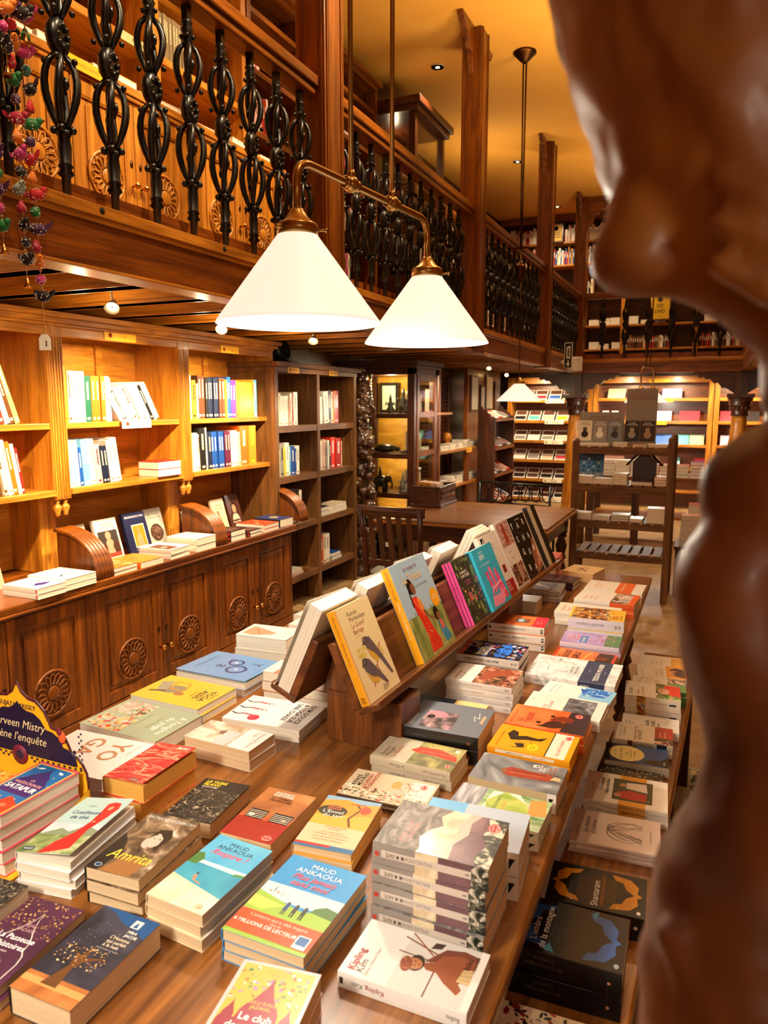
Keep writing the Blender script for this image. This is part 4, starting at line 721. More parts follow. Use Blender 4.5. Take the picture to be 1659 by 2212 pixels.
D('sari', 'ece8e4', [('r', 0, .0, 1, .60, '@arm'), ('s', 50, 60, 0, 0, 1, .16, .03, ['e8d8c8', 'b83c30', 'd88878']), ('p', [(.2, .56), (.7, .50), (.95, .2), (.7, .06), (.5, .3), (.2, .44)], '9a4c34'), ('t', 'Ananda Devi', .08, .86, .05, 'b03c44', 'l', .7), ('t', 'Le sari vert', .08, .78, .05, '7a7470', 'l', .7, 0)], 'dcd8d4', [('t', 'Ananda Devi  Le sari vert', .62, .38, .26, '8a5c50', 'c', .45, 0), ('t', 'folio', .04, .38, .3, '2c2420', 'l', .08, 0)])
D('darkblue', '14284c', [('r', 0, .0, 1, .45, 'e8c888'), ('r', .15, .08, .75, .36, 'd8b068'), ('t', 'roman', .2, .2, .04, '6a4420', 'l', .5, 0)], '14284c')
D('grey', '6c7480', [('r', .08, .38, .66, .80, '@room'), ('e', .55, .66, .12, .16, 'c88a98'), ('e', .45, .72, .07, .06, '2c2020'), ('t', 'Marie SAGLIO', .1, .88, .04, 'e0e4e8', 'l', .6, 0), ('t', 'Bombay', .1, .93, .03, 'd08a50', 'l', .4, 0), ('l', [(.5, .16), (.66, .2), (.6, .12), (.8, .16)], .014, 'd8dce0'), ('r', .45, .05, .72, .09, 'e8a888')], '14100e', [('t', 'Marie SAGLIO', .75, .4, .14, '5a5450', 'c', .16, 0), ('e', .12, .5, .02, .02, '8a3c2c')], pages='c')
D('bucher', '@cream', [('r', 0, 0, 1, .55, '@veg'), ('p', [(.55, .62), (.75, .54), (.8, .3), (.62, .05), (.42, .02), (.5, .3), (.5, .52)], 'd8402c'), ('l', [(.6, .5), (.62, .1)], .03, 'f0705c'), ('t', 'Perumal', .14, .86, .05, '3a342c', 'l', .7, 0), ('t', 'Murugan', .14, .80, .05, '3a342c', 'l', .7, 0), ('t', 'Le Bûcher', .14, .72, .055, 'a84434', 'l', .7, 0), ('r', .78, .06, .9, .11, 'f0ece0')] + stamp(.2, .08, .06), '@cream', [('t', 'Perumal Murugan', .2, .36, .3, '6a5c4c', 'c', .28, 0), ('t', 'Le Bûcher', .66, .36, .32, '4a4238', 'c', .24, 0), ('r', .93, .2, .98, .75, 'c8b89c')], pages='c')
D('badal', 'c8b89a', [('s', 60, 160, 0, 0, .42, 1, .035, ['2c2418', 'e8dcc8', '8a7450', 'b83c24', '5a5034', 'f4ece0']), ('r', .3, .02, .9, .28, 'e8e0d8'), ('e', .56, .36, .24, .18, 'e0b8a0'), ('e', .66, .44, .14, .10, 'c89a50'), ('s', 61, 40, .4, .1, .8, .4, .03, ['c8a088', 'f0e0d8', 'a86a50']), ('t', 'KENIZÉ', .4, .88, .05, '2c2420', 'l', .6), ('t', 'MOURAD', .4, .82, .05, '2c2420', 'l', .6), ('t', 'LE JARDIN', .4, .76, .045, 'b03c2c', 'l', .6), ('t', 'DE BADALPOUR', .3, .70, .045, 'b03c2c', 'l', .7)] + stamp(.76, .14, .09), '4a3828', [('t', 'LE JARDIN DE BADALPOUR', .3, .4, .24, 'e8d8c0', 'c', .4)], pages='c')
D('yo', 'f0efee', [('t', 'YO', .1, .62, .20, 'b8805c', 'l', .7, .02), ('t', 'GA', .1, .32, .20, 'b8805c', 'l', .7, .02), ('t', 'Michel Odoul', .1, .88, .03, '8a8480', 'l', .6, 0)], 'f0efee')
D('origine', 'a2b096', [('s', 70, 120, .02, .05, .45, .45, .05, ['f0b8a8', 'e89a88', 'f4d0c4']), ('s', 71, 70, .12, .3, .7, .45, .035, ['c83c2c', 'f0a888', '3c5a3c', 'f4d8a8']), ('s', 72, 110, .55, .05, .98, .5, .045, ['f0b8a8', 'c83c2c', 'f4d0c4', 'e8c068']), ('t', "À l'origine", .5, .86, .075, 'f4f0e4', 'c', .7, .02), ('t', 'du yoga', .5, .76, .075, 'f4f0e4', 'c', .5, .02), ('t', 'La pratique traditionnelle', .5, .68, .02, '5a6a50', 'c', .5, 0), ('r', .3, .53, .7, .535, '6a7a60')], 'a2b096')
D('yassis', 'f0c040', [('e', .5, .34, .16, .26, '8a8470', 20), ('e', .62, .50, .07, .10, 'a86a40'), ('p', [(.2, .2), (.6, .3), (.7, .2), (.3, .06)], 'a09a84'), ('l', [(.2, .45), (.5, .5), (.5, .3), (.2, .25), (.2, .45)], .03, 'd89030'), ('l', [(.7, .1), (.6, .3)], .05, '3c2418'), ('t', 'YOGA', .5, .82, .08, '3c2c14', 'c', .6, .02), ('t', 'ASSIS', .5, .72, .08, '3c2c14', 'c', .6, .02), ('t', 'Pratiquer le', .5, .92, .03, '8a5c20', 'c', .5), ('t', 'sans tapis', .5, .66, .03, 'd85c2c', 'c', .4)], 'f4efe0', pages='w')
D('bleu', '6c9ed8', [('t', 'Y', .30, .72, .15, '1c3478', 'c', .3, 0), ('e', .62, .66, .17, .17, '1c3478'), ('e', .62, .66, .125, .125, '6c9ed8'), ('e', .36, .52, .13, .13, '1c3478'), ('e', .36, .52, .09, .09, '6c9ed8'), ('l', [(.40, .42), (.26, .40), (.22, .46)], .03, '1c3478'), ('t', 'a', .58, .36, .18, '1c3478', 'c', .3, .01), ('e', .62, .66, .03, .03, 'f0f4f8'), ('e', .36, .52, .03, .03, 'f0f4f8'), ('s', 80, 30, .05, .05, .95, .95, .006, ['f0f4f8', 'c8dcf4']), ('t', "Soutien de l'âme", .5, .14, .05, '3c68b0', 'c', .7, 0)], '1c2c50')
gy = [('r', .0, .0, .0, .0, 'f6f4f0')]
for i in range(3):
    yb = .40; xb = .22 + i * .25
    gy += [('l', [(xb, .18), (xb + .02, .30)], .045, 'e04a6c'), ('l', [(xb + .02, .30), (xb - .02, .36), (xb + .05, .40)], .018, 'c89a80'), ('l', [(xb, .18), (xb + .05, .10), (xb, .02)], .03, '1c1a20'), ('e', xb + .03, .33, .018, .018, '2c1c14')]
D('gym', 'f6f4f0', gy + [('e', .82, .34, .10, .10, 'd0344c'), ('t', 'GYM DOUCE', .06, .84, .065, '1c1c24', 'l', .84, .015), ('t', '& YOGA SUR', .06, .75, .065, '1c1c24', 'l', .84, .015), ('t', 'UNE CHAISE', .06, .66, .065, '1c1c24', 'l', .84, .015), ('t', 'Prévenir et soulager', .1, .55, .02, '6a6870', 'l', .6, 0)], 'f6f4f0')
D('carr', 'ece6e4', [('r', 0, 0, 1, .66, '@birdw'), ('e', .46, .40, .10, .12, '6a4a38'), ('r', .3, .42, 1, .62, 'c8c0c4'), ('t', 'Emmanuel Carrère', .1, .88, .05, '6a6468', 'l', .8, 0), ('t', 'Yoga', .1, .80, .05, 'd08a98', 'l', .5, 0), ('e', .12, .05, .05, .03, 'f4f0ec')], 'd8c8b8', pages='c')
D('pied', 'f2ede6', [('p', [(.2, .1), (.8, .06), (.9, .3), (.7, .62), (.55, .66), (.3, .3)], 'dc9a7c'), ('l', [(.3, .2), (.8, .4)], .02, 'b05c40'), ('t', "L'art", .5, .82, .05, 'b8a498', 'c', .5, 0)], 'f2ede6')
ar = lambda c: [('p', [(.08, .66), (.14, .86), (.28, .93), (.44, .92), (.5, .97), (.56, .92), (.72, .93), (.86, .86), (.92, .66), (.80, .70), (.76, .78), (.6, .82), (.5, .90), (.4, .82), (.24, .78), (.2, .70)], c), ('p', [(.06, .36), (.12, .16), (.28, .08), (.44, .09), (.5, .04), (.56, .09), (.72, .08), (.88, .16), (.94, .36), (.80, .32), (.76, .24), (.6, .2), (.5, .12), (.4, .2), (.24, .24), (.2, .32)], c)]
D('shantaram', '14100e', [('p', [(.2, .3), (.8, .3), (.8, .7), (.2, .7)], '3a2410')] + ar('c8841c') + [('e', .1, .74, .012, .012, 'ffe8a0'), ('e', .12, .28, .012, .012, 'ffe8a0'), ('t', 'Shantaram', .06, .475, .075, 'ffffff', 'l', .86, 0), ('t', 'GREGORY DAVID ROBERTS', .1, .42, .036, 'b06a1c', 'l', .8, 0), ('e', .1, .07, .04, .03, 'e8e4dc')], '14100e', [('p', [(.14, .1), (.55, .1), (.6, .5), (.55, .92), (.14, .92)], '8a4a1c'), ('e', .09, .45, .02, .02, 'd8c8b0')])
D('ombre', '100e12', ar('2a5aa0') + [('p', [(.06, .7), (.04, .6), (.2, .66)], '3a90b8'), ('p', [(.94, .34), (1, .28), (.8, .3)], '3a90b8'), ('t', "L'ombre", .2, .78, .07, 'ffffff', 'l', .5, 0), ('t', 'de la montagne', .08, .69, .07, 'ffffff', 'l', .84, 0), ('t', 'GREGORY DAVID', .2, .58, .03, '4a4a54', 'l', .5, 0), ('t', 'ROBERTS', .3, .53, .03, '4a4a54', 'l', .5, 0), ('e', .1, .06, .04, .03, '8a98a0')], '100e12', [('t', "L'ombre", .68, .22, .17, '6a6058', 'c', .2, 0), ('t', 'de la montagne', .68, .5, .17, '6a6058', 'c', .34, 0), ('l', [(.12, .0), (.12, 1)], .003, '4a4440'), ('e', .11, .5, .016, .016, 'c88a60')])
D('theatre', 'e4d0c4', [('r', 0, .66, 1, 1, 'dcc8bc')] + [('l', [(.3 + .22 * math.cos(a * 1.7 + j), .38 + .12 * math.sin(a * 2.3 + j * 2)) if False else (.5 + .33 * math.cos(a + j * .9) * (.4 + .6 * ((j * 37) % 10) / 10), .40 + .20 * math.sin(a * 1.3 + j * 1.7)) for a in [q * .42 for q in range(9)]], .006, '3a2c2c') for j in range(12)] + [('t', 'Catarina Pessoa', .2, .92, .024, '6a5c58', 'l', .6, 0), ('t', 'Un théâtre', .3, .80, .06, '3a2c2c', 'l', .6, 0), ('t', "d'ombres", .3, .72, .06, '3a2c2c', 'l', .5, 0), ('t', 'Préface de Mathieu Ricard', .3, .10, .02, '8a7c74', 'l', .5, 0)], 'e0ccc0', [('t', "Un théâtre d'ombres et autres nouvelles", .5, .35, .3, '6a5448', 'c', .55, 0)])
D('chron', 'efe6d6', [('r', 0, .26, 1, .58, 'e8a030'), ('r', .14, .18, .86, .66, '3c4030'), ('s', 90, 40, .14, .18, .86, .66, .04, ['4a5038', '2c3024', '6a5c44']), ('p', [(.2, .26), (.44, .24), (.5, .46), (.4, .60), (.2, .56)], 'b82028'), ('p', [(.5, .24), (.8, .26), (.76, .5), (.56, .5)], 'e8d8cc'), ('e', .3, .60, .06, .06, 'c88a64'), ('e', .66, .54, .06, .06, 'c88a64'), ('t', 'Catarina Pessoa', .3, .90, .026, '4a4038', 'l', .6, 0), ('t', 'Chroniques', .4, .78, .05, '1c1814', 'l', .5), ('t', 'impertinentes…', .3, .71, .05, '1c1814', 'l', .6)], 'e4dac8', [('r', .26, 0, .58, 1, 'e0a040'), ('t', 'Chroniques impertinentes…', .4, .35, .34, '1c1814', 'c', .34), ('t', 'Catarina Pessoa', .86, .35, .26, '6a5c50', 'c', .16, 0)])
D('floral', '1c1816', [('s', 95, 160, 0, 0, 1, 1, .03, ['c8a040', 'b8b0a0', '8a3c24', '4a4438', 'e8e0d0'])], '1c1816')
D('infini', '141830', [('r', 0, 0, 1, .5, '1c4c8c'), ('p', [(0, 0), (.1, .46), (.3, .3), (.35, .1), (.6, 0)], '0c0c14'), ('e', .5, .66, .42, .42, 'e8d488'), ('t', 'RICARD', .5, .82, .05, '8a7c44', 'c', .5, 0), ('t', 'TRINH THUAN', .5, .72, .055, '8a7c44', 'c', .66, 0), ('t', "L'infini", .5, .64, .035, '6a5c34', 'c', .4, 0), ('t', 'dans la paume', .5, .58, .035, '6a5c34', 'c', .5, 0), ('t', 'de la main', .5, .52, .035, '6a5c34', 'c', .4, 0), ('t', 'Pocket', .1, .06, .03, 'e8e4dc', 'l', .3)], 'c8c0a8')
D('altru', 'e4dac8', [('r', 0, .0, 1, .30, 'a8341c'), ('r', 0, .0, .36, .3, '@photo'), ('t', 'MATTHIEU RICARD', .2, .86, .04, '8a7c64', 'l', .7, 0), ('t', 'TANIA SINGER', .25, .79, .04, '8a7c64', 'l', .6, 0), ('t', 'POUR UN POUVOIR', .1, .60, .045, 'a83c28', 'l', .8), ('t', 'ALTRUISTE', .12, .52, .06, '2c2420', 'l', .8), ('t', 'Le grand défi', .4, .2, .03, 'f0d8c8', 'l', .5, 0), ('t', 'de notre siècle', .4, .12, .03, 'f0d8c8', 'l', .5, 0)], 'dcd0bc', [('r', .1, 0, .26, 1, '2c3048'), ('t', 'POUR UN POUVOIR ALTRUISTE', .5, .3, .4, '2c2420', 'c', .36), ('r', .66, 0, .74, 1, '6a3c30')])
D('manger', 'eae4da', [('t', 'ÉTHIQUE', .1, .9, .04, '8a847c', 'l', .8), ('t', 'KANTIEN', .1, .84, .04, '8a847c', 'l', .8), ('t', 'DROITS', .1, .78, .04, '8a847c', 'l', .8), ('t', 'et', .2, .62, .05, '2c2c2c', 'l', .3), ('t', 'MANGER', .05, .52, .07, '2c2c2c', 'l', .9), ('t', 'MANGER', .05, .42, .07, '2c2c2c', 'l', .9), ('t', 'le monde', .1, .34, .05, '2c2c2c', 'l', .7), ('s', 96, 14, .2, .04, .9, .26, .06, ['d4ccc0', 'dcd6cc'])], 'eae4da')
D('plaid', 'eee6d6', [('r', 0, 0, 1, .44, '@veg'), ('s', 97, 50, 0, .02, 1, .44, .05, ['3c7a34', '4a9a40', 'f4f4f0', '2c5a28']), ('p', [(.2, .0), (.9, 0), (.95, .26), (.7, .3), (.3, .24)], 'd8402c'), ('e', .5, .30, .14, .2, 'd8a080', 90), ('l', [(.44, .34), (.56, .34)], .02, '1c1414'), ('t', 'RICARD', .12, .86, .065, '6a6450', 'l', .8, 0), ('t', 'Plaidoyer', .12, .74, .05, 'c89a88', 'l', .8, 0), ('t', 'pour le bonheur', .12, .66, .05, 'c89a88', 'l', .8, 0)], 'e8dcca', [('r', .62, 0, .78, 1, '@crowd'), ('t', 'Plaidoyer pour le bonheur', .4, .4, .12, 'a8987c', 'c', .34, 0), ('r', .08, .38, .2, .52, '1c2034')])
D('rose', 'eae2d2', [('s', 98, 90, .1, .46, .9, .94, .04, ['d8a0a8', 'c88a94', 'e0b4b8']), ('r', 0, 0, 1, .34, '6a9a5c'), ('r', .6, .0, 1, .34, '@photo'), ('t', 'ARBRE', .3, .66, .06, 'eae2d2', 'l', .6), ('t', 'Jollien', .2, .38, .04, '8a7c6c', 'l', .6, 0)], 'e0d8c4', [('r', 0, 0, .34, 1, '4a7a44')])
D('liberte', 'efe6d4', [('r', 0, 0, 1, .40, 'eda02c'), ('p', [(.1, .02), (.8, .02), (.9, .2), (.7, .34), (.5, .24), (.3, .36), (.2, .2)], '4a2c20'), ('e', .35, .28, .07, .08, 'd89a74'), ('e', .6, .24, .07, .08, 'c88a64'), ('t', 'À NOUS', .1, .56, .07, 'a89c84', 'l', .6, 0), ('t', 'LA LIBERTÉ !', .1, .46, .07, 'a89c84', 'l', .84, 0), ('t', 'Christophe André', .1, .88, .03, 'd0a070', 'l', .7, 0)], 'efe6d4')
D('topb', 'efe6d8', [('r', 0, 0, .9, .3, 'e8b040'), ('t', 'TROIS', .1, .68, .06, 'dc9c94', 'l', .8, 0), ('t', 'AMIS', .1, .58, .06, 'dc9c94', 'l', .8, 0), ('t', 'EN QUÊTE', .1, .48, .06, 'dc9c94', 'l', .8, 0)], 'efe6d8')
D('india', 'e8dcc4', [('s', 99, 160, 0, .4, 1, 1, .05, ['8a1c24', '1c1c2c', 'd8c8b8', 'b83c34', 'f4e8d0', '3a2434']), ('t', 'David', .4, .30, .08, 'a8342c', 'l', .5, 0), ('t', 'in India', .4, .2, .08, '1c1814', 'l', .6, 0), ('s', 100, 60, 0, .0, .3, .3, .04, ['8a1c24', 'd8701c', '3a2434'])], 'e8dcc4')
# ================================================================== THE TABLES
def turned_leg(m, x, y, h, r=.04):
    m.box((x - r, y - r, h - .16), (x + r, y + r, h))
    m.lathe([(r * .8, h - .16), (r * 1.0, h - .18), (r * .6, h - .20), (r * 1.05, h - .26), (r * .7, h - .33), (r * .95, h - .36), (r * .6, h - .38), (r * 1.0, h - .46), (r * .75, h - .60), (r * .5, .12), (r * .8, .10), (r * .5, .07), (r * .7, .02), (r * .6, 0)], 14, 0, T(x, y, 0))
t = thing('display_table', 'long brown wooden table in the foreground covered with book stacks', 'table', (-.82, 2.0, 0))
m = MB(); m.box((-1.42, .42, .75), (-.225, 3.66, .78)); out(m, 'tabletop', TABLEW['y'], t, .008)
m = MB(); m.box((-1.34, .50, .64), (-1.31, 3.58, .75)); m.box((-.335, .50, .64), (-.305, 3.58, .75)); m.box((-1.31, .50, .64), (-.335, .53, .75)); m.box((-1.31, 3.55, .64), (-.335, 3.58, .75)); out(m, 'apron', TEAKD['y'], t)
for x, y in ((-1.32, .52), (-.33, .52), (-1.32, 3.56), (-.33, 3.56)):
    m = MB(); turned_leg(m, x, y, .745, .045); out(m, 'leg', ROSE['z'], t)
B0 = T(-.163, 1.9, 0) @ RZ(-2.0)
t = thing('low_bench', 'low dark wooden bench with a second row of books along the table', 'bench', M=B0)
m = MB(); m.box((-.105, -1.5, .49), (.115, 1.42, .52), 0, B0); out(m, 'benchtop', TABLEW['y'], t, .006)
m = MB(); m.box((.08, -1.45, .42), (.10, 1.36, .49), 0, B0); m.box((-.09, -1.45, .42), (-.07, 1.36, .49), 0, B0); out(m, 'apron', ROSE['y'], t)
for x in (-.075, .075):
    for y in (-1.42, -.62, .45, 1.3):
        m = MB(); m.box((x - .03, y - .03, 0), (x + .03, y + .03, .49), 0, B0); out(m, 'leg', ROSE['z'], t, .003)

# key: cx, cy, angle, width, height, top z, base z, copies, label
ST = [
 ('homme', -.772, .703, 1, .108, .177, .822, .78, 1, 'dark night-blue paperback with a glowing tree at the bottom left'),
 ('passeuse', -.903, .689, 4, .105, .170, .812, .78, 2, 'purple paperback with a gold floral border and cupped hands'),
 ('arbre', -1.034, .700, 4, .103, .165, .812, .78, 1, 'black paperback with pale branches cut off by the left edge'),
 ('cueil', -1.000, .906, 8, .110, .182, .846, .78, 4, 'pale blue paperback with a red sari figure and a lifted cover'),
 ('amrita', -.855, .915, 4, .107, .174, .847, .78, 3, 'sepia paperback with a veiled face and yellow script title'),
 ('moro', -1.036, 1.137, 0, .104, .166, .853, .78, 2, 'thick red sari paperback with orange page edges'),
 ('tigre', -.883, 1.124, 4, .107, .150, .812, .78, 1, 'black forest paperback with a yellow title'),
 ('inderjit', -.739, 1.127, 1, .110, .175, .815, .78, 1, 'rust red paperback with two train windows'),
 ('respire', -.707, .904, -3, .112, .180, .842, .78, 3, 'beach paperback with blue sky and pink script'),
 ('envol', -.595, 1.139, 6, .112, .174, .825, .78, 3, 'orange paperback with a beige band and white title'),
 ('plus', -.546, .905, -1, .140, .200, .836, .78, 3, 'sky blue paperback with green hills and an orange band'),
 ('club', -.480, .690, 9, .112, .172, .84, .78, 2, 'pink framed paperback with a crimson palace and flowers'),
 ('kim', -.346, .893, 90, .115, .190, .806, .78, 1, 'white paperback with a turbaned boy holding sticks'),
 ('pav', -.356, 1.036, 91, .132, .185, .925, .78, 4, 'thick grey mountain paperback in the tallest stack'),
 ('bluebook', -.348, 1.175, 94, .125, .184, .864, .78, 2, 'pale blue paperback behind the tall mountain stack'),
 ('leaf', -.341, 1.325, 88, .115, .186, .82, .78, 2, 'green leaf paperback with a black logo on the spine'),
 ('redrobe', -.336, 1.468, 89, .118, .185, .822, .78, 1, 'grey cloud paperback with a figure in red robes'),
 ('cerf', -.336, 1.618, 89, .128, .186, .826, .78, 3, 'bright yellow paperback with a black kite'),
 ('tresse', -.331, 1.754, 90, .125, .189, .826, .78, 2, 'orange sunset paperback with braided hair silhouettes'),
 ('ecole', -.315, 1.893, 88, .130, .200, .81, .78, 2, 'cream book with a grey photograph near the table edge'),
 ('tesson', -.300, 2.010, 84, .095, .190, .806, .78, 1, 'white book with blue swirls near the table edge'),
 ('panth', -.338, 2.178, 89, .188, .257, .810, .78, 1, 'large white book with a slate blue band'),
 ('good', -.333, 2.335, 87, .105, .191, .802, .78, 1, 'red and orange book with dark capital title'),
 ('purple', -.332, 2.470, 91, .125, .189, .817, .78, 2, 'lilac book with a green corner and red figures'),
 ('ghosh', -.335, 2.625, 93, .145, .185, .862, .78, 2, 'yellow battle scene paperback on a white book'),
 ('ricard', -.390, 2.785, 90, .135, .230, .83, .78, 2, 'thick white book with a pink title'),
 ('lavie', -.347, 2.995, 86, .160, .230, .832, .78, 3, 'white book with an orange band and photograph'),
 ('back', -.344, 3.235, 88, .165, .235, .82, .78, 2, 'white book with an orange band, farthest along the table edge'),
 ('cream', -.520, 3.500, 78, .160, .150, .825, .78, 1, 'cream book with a brown ornament at the far end of the table'),
 ('redstack', -.690, 3.480, 182, .120, .150, .885, .78, 7, 'salmon red paperback from the tallest far stack'),
 ('maroon', -.610, 3.315, 84, .130, .186, .815, .78, 2, 'dark maroon book'),
 ('karma', -.625, 3.080, 92, .140, .175, .833, .78, 4, 'grey smoke patterned paperback with a cream spine'),
 ('small', -.640, 2.860, 90, .100, .100, .83, .78, 1, 'small thick cream book beside the far rack foot'),
 ('moustache', -.569, 2.425, 93, .120, .189, .866, .78, 3, 'tan and pink paperback with a pale blue disc'),
 ('vijay', -.572, 2.115, 91, .140, .188, .858, .78, 3, 'black paperback with bright blue and pink flowers'),
 ('sari', -.540, 1.915, 90, .138, .185, .853, .78, 4, 'pale paperback with a painted arm and red pattern'),
 ('darkblue', -.600, 1.770, 90, .110, .196, .805, .78, 1, 'navy and sand coloured book behind the grey stack'),
 ('grey', -.542, 1.612, 92, .165, .188, .850, .78, 2, 'slate grey hardback with a black spine'),
 ('bucher', -.561, 1.462, 89, .112, .189, .824, .78, 2, 'beige paperback with a flowing red cloth'),
 ('badal', -.578, 1.332, 92, .110, .190, .800, .78, 1, 'beige paperback with a sleeping face among flowers'),
 ('yo', -1.225, 1.150, -87, .170, .220, .832, .78, 2, 'white book with large copper letters'),
 ('origine', -1.270, 1.366, -92, .168, .245, .815, .78, 1, 'sage green book with pink feathers and dancers'),
 ('yassis', -1.280, 1.541, -92, .160, .230, .822, .78, 2, 'yellow yoga book with a stretching figure'),
 ('bleu', -1.281, 1.757, -91, .195, .245, .820, .78, 2, 'large blue book with swirling navy letters'),
 ('gym', -.990, 1.544, -87, .155, .220, .812, .78, 2, 'white book with pink exercising figures'),
 ('carr', -.996, 1.355, -92, .100, .185, .830, .78, 2, 'pale paperback with a soft photograph of a head'),
 ('pied', -1.270, 1.960, -86, .120, .180, .870, .78, 2, 'white book with a peach coloured foot'),
]
for k_, cx, cy, an, w, h, zt, zb, n_, lab in ST:
    stack(k_, cx, cy, an, w, h, zt, zb, n_, DES[k_], lab, hinge={'cueil': 7, 'moro': 4, 'bleu': 2, 'tigre': 1.5, 'pav': 0}.get(k_, 0), name='hardback' if k_ == 'grey' else 'paperback')
BS = [
 ('india', -.185, 1.085, 92, .14, .21, .56, 1, 'red and black splashed book at the bottom of the bench'),
 ('ombre', -.190, 1.300, 91, .150, .200, .615, 2, 'black book with a blue arch and white title'),
 ('shantaram', -.170, 1.512, 93, .135, .200, .572, 1, 'black book with a golden arch and white title'),
 ('theatre', -.163, 1.785, 94, .150, .209, .552, 3, 'pale pink book with a line drawn lion'),
 ('chron', -.158, 1.970, 93, .160, .210, .567, 3, 'cream book with an orange band and a red dressed painted woman'),
 ('floral', -.162, 2.110, 90, .100, .180, .538, 1, 'black floral book partly hidden on the bench'),
 ('infini', -.154, 2.228, 95, .122, .180, .552, 1, 'navy book with a pale yellow oval'),
 ('altru', -.148, 2.365, 93, .130, .178, .562, 2, 'cream book with a brick red panel'),
 ('manger', -.134, 2.487, 93, .110, .178, .550, 1, 'white book with black handwritten capitals'),
 ('plaid', -.140, 2.624, 94, .138, .180, .612, 2, 'cream book with a smiling monk and green leaves'),
 ('rose', -.128, 2.800, 94, .127, .183, .575, 3, 'cream book with a pink tree and a green band'),
 ('liberte', -.130, 2.955, 95, .134, .178, .568, 2, 'cream book with an orange picture band'),
 ('topb', -.136, 3.110, 92, .120, .170, .558, 2, 'cream book with pink letters at the far end of the bench'),
]
for k_, cx, cy, an, w, h, zt, n_, lab in BS:
    stack(k_, cx, cy, an, w, h, zt, .52, n_, DES[k_], lab, jit=.003)
D('art1', 'b88868', [('s', 110, 60, .1, .1, .9, .9, .08, ['7a4428', 'd8b090', '4a2c1c', 'e8d8c8']), ('r', .5, 0, 1, .14, 'f0ece4')], 'f0ece4')
stack('art1', -.985, 1.768, -90, .20, .245, .862, .78, 3, DES['art1'], 'large book with brown photographs under the rack', name='hardback')
D('art2', 'f0ece6', [('e', .6, .5, .2, .2, '3a3430')], 'f0ece6')
stack('art2', -1.20, 2.18, -88, .13, .19, .85, .78, 2, DES['art2'], 'white book behind the foot cover book on the table')
stack('art3', -1.30, 2.36, -95, .12, .17, .82, .78, 1, DES['art2'], 'small white card book at the far left of the table')

# yellow counter display with a scalloped header
t = thing('counter_display', 'yellow cardboard book display with a scalloped violet header', 'display', (-1.24, .88, .78))
hdr = [(0, 1), (.06, .93), (.16, .885), (.27, .875), (.33, .845), (.40, .80), (.47, .71), (.49, .68), (.60, .665), (.70, .61), (.76, .53), (.775, .49), (.86, .475), (.93, .43), (.985, .36), (1.0, .27)]
HX, HY, HW, HZ0, HH = -1.243, .995, .178, .80, .250
def hpoly(sc, dy=0, cut=0): return [(HX + a * HW * sc, HZ0 + dy + b * HH * (sc if not dy else 1)) for a, b in hdr] 
def arch(s, z0, zs, zoff=0):
    R_ = [(HX + a * HW * s, HZ0 + zoff + b * HH * zs) for a, b in hdr]; L_ = [(2 * HX - x, z) for x, z in R_[::-1]]
    return L_[:-1] + R_ + [(HX + HW * s, z0), (HX - HW * s, z0)]
m = MB(); m.prism(arch(1.0, .782, 1.0), HY, HY + .003, 0, FY)
m.prism(arch(.985, .79, .975), HY - .0012, HY, 1, FY)
# side wing and tray
m.add([(HX + HW, HY, .782), (HX + HW, HY, .86), (HX + HW, HY - .16, .80), (HX + HW, HY - .16, .782)], [(0, 1, 2, 3)], 1); m.add([(HX + HW + .002, HY, .782), (HX + HW + .002, HY, .86), (HX + HW + .002, HY - .16, .80), (HX + HW + .002, HY - .16, .782)], [(3, 2, 1, 0)], 1)
m.box((HX - HW, HY - .19, .7805), (HX + HW, HY, .783), 1)
out(m, 'stand', [mat('maroon_card', '4a1420', .5), mat('yellow_card', 'f0b01c', .45, coat=.2)], t)
m = MB(); m.prism(arch(.86, .90, .60, .06), HY - .0022, HY - .0012, 0, FY); out(m, 'violet_panel', mat('violet_card', '1c0f34', .5), t)
m = MB(); A = Matrix(((1, 0, 0, HX), (0, 0, -1, HY - .0026), (0, 1, 0, 0), (0, 0, 0, 1)))
text(m, 'SUJATA MASSEY', .0, .997, .0105, 0, 0, 'c', .11, M=A, bold=0)
text(m, 'Perveen Mistry', .0, .955, .018, 1, 0, 'c', .15, M=A, bold=0, shear=.3); text(m, "mène l'enquête", .0, .927, .018, 1, 0, 'c', .15, M=A, bold=0, shear=.3)
m.lathe([(.021, 0), (.021, .001), (0, .001)], 20, 2, A @ T(0, .897, 0)); m.lathe([(.010, .001), (.010, .0015), (.006, .0015)], 16, 0, A @ T(0, .897, 0))
for k_ in range(46):
    x = -.165 + k_ * .0073
    if abs(x) > .026: m.cbox((x, .893 + (.003 if k_ % 2 else -.003), .0004), (.0045, .0045, .0006), 0, A)
for k_ in range(12):
    for s in (-1, 1): m.cbox((s * (.166 + (.003 if k_ % 2 else -.003)), .90 + k_ * .0065, .0004), (.004, .004, .0006), 0, A)
for s in (-1, 1):
    m.ball((s * .118, .955, 0), .011, 3, A, 8, (1, 1.3, .08)); m.ball((s * .112, .965, .0005), .008, 2, A, 8, (1, 1, .1)); m.ball((s * .149, .93, 0), .005, 0, A, 6, (1, 1, .1)); m.tube([(s * .149, .925, .0003), (s * .153, .905, .0003)], .001, 4, 0, A)
out(m, 'printed_pattern', [mat('ink_navy', '2a1840', .6), mat('ink_sand', 'f0d8a0', .6), mat('ink_crimson', '7a1c34', .6), mat('ink_orange', 'e0602c', .6)], t)
stack('satapur', -1.128, .900, -2, .102, .170, .898, .784, 5, DES['satapur'], 'blue and violet palace paperback with pink page sides in the display', jit=.002)
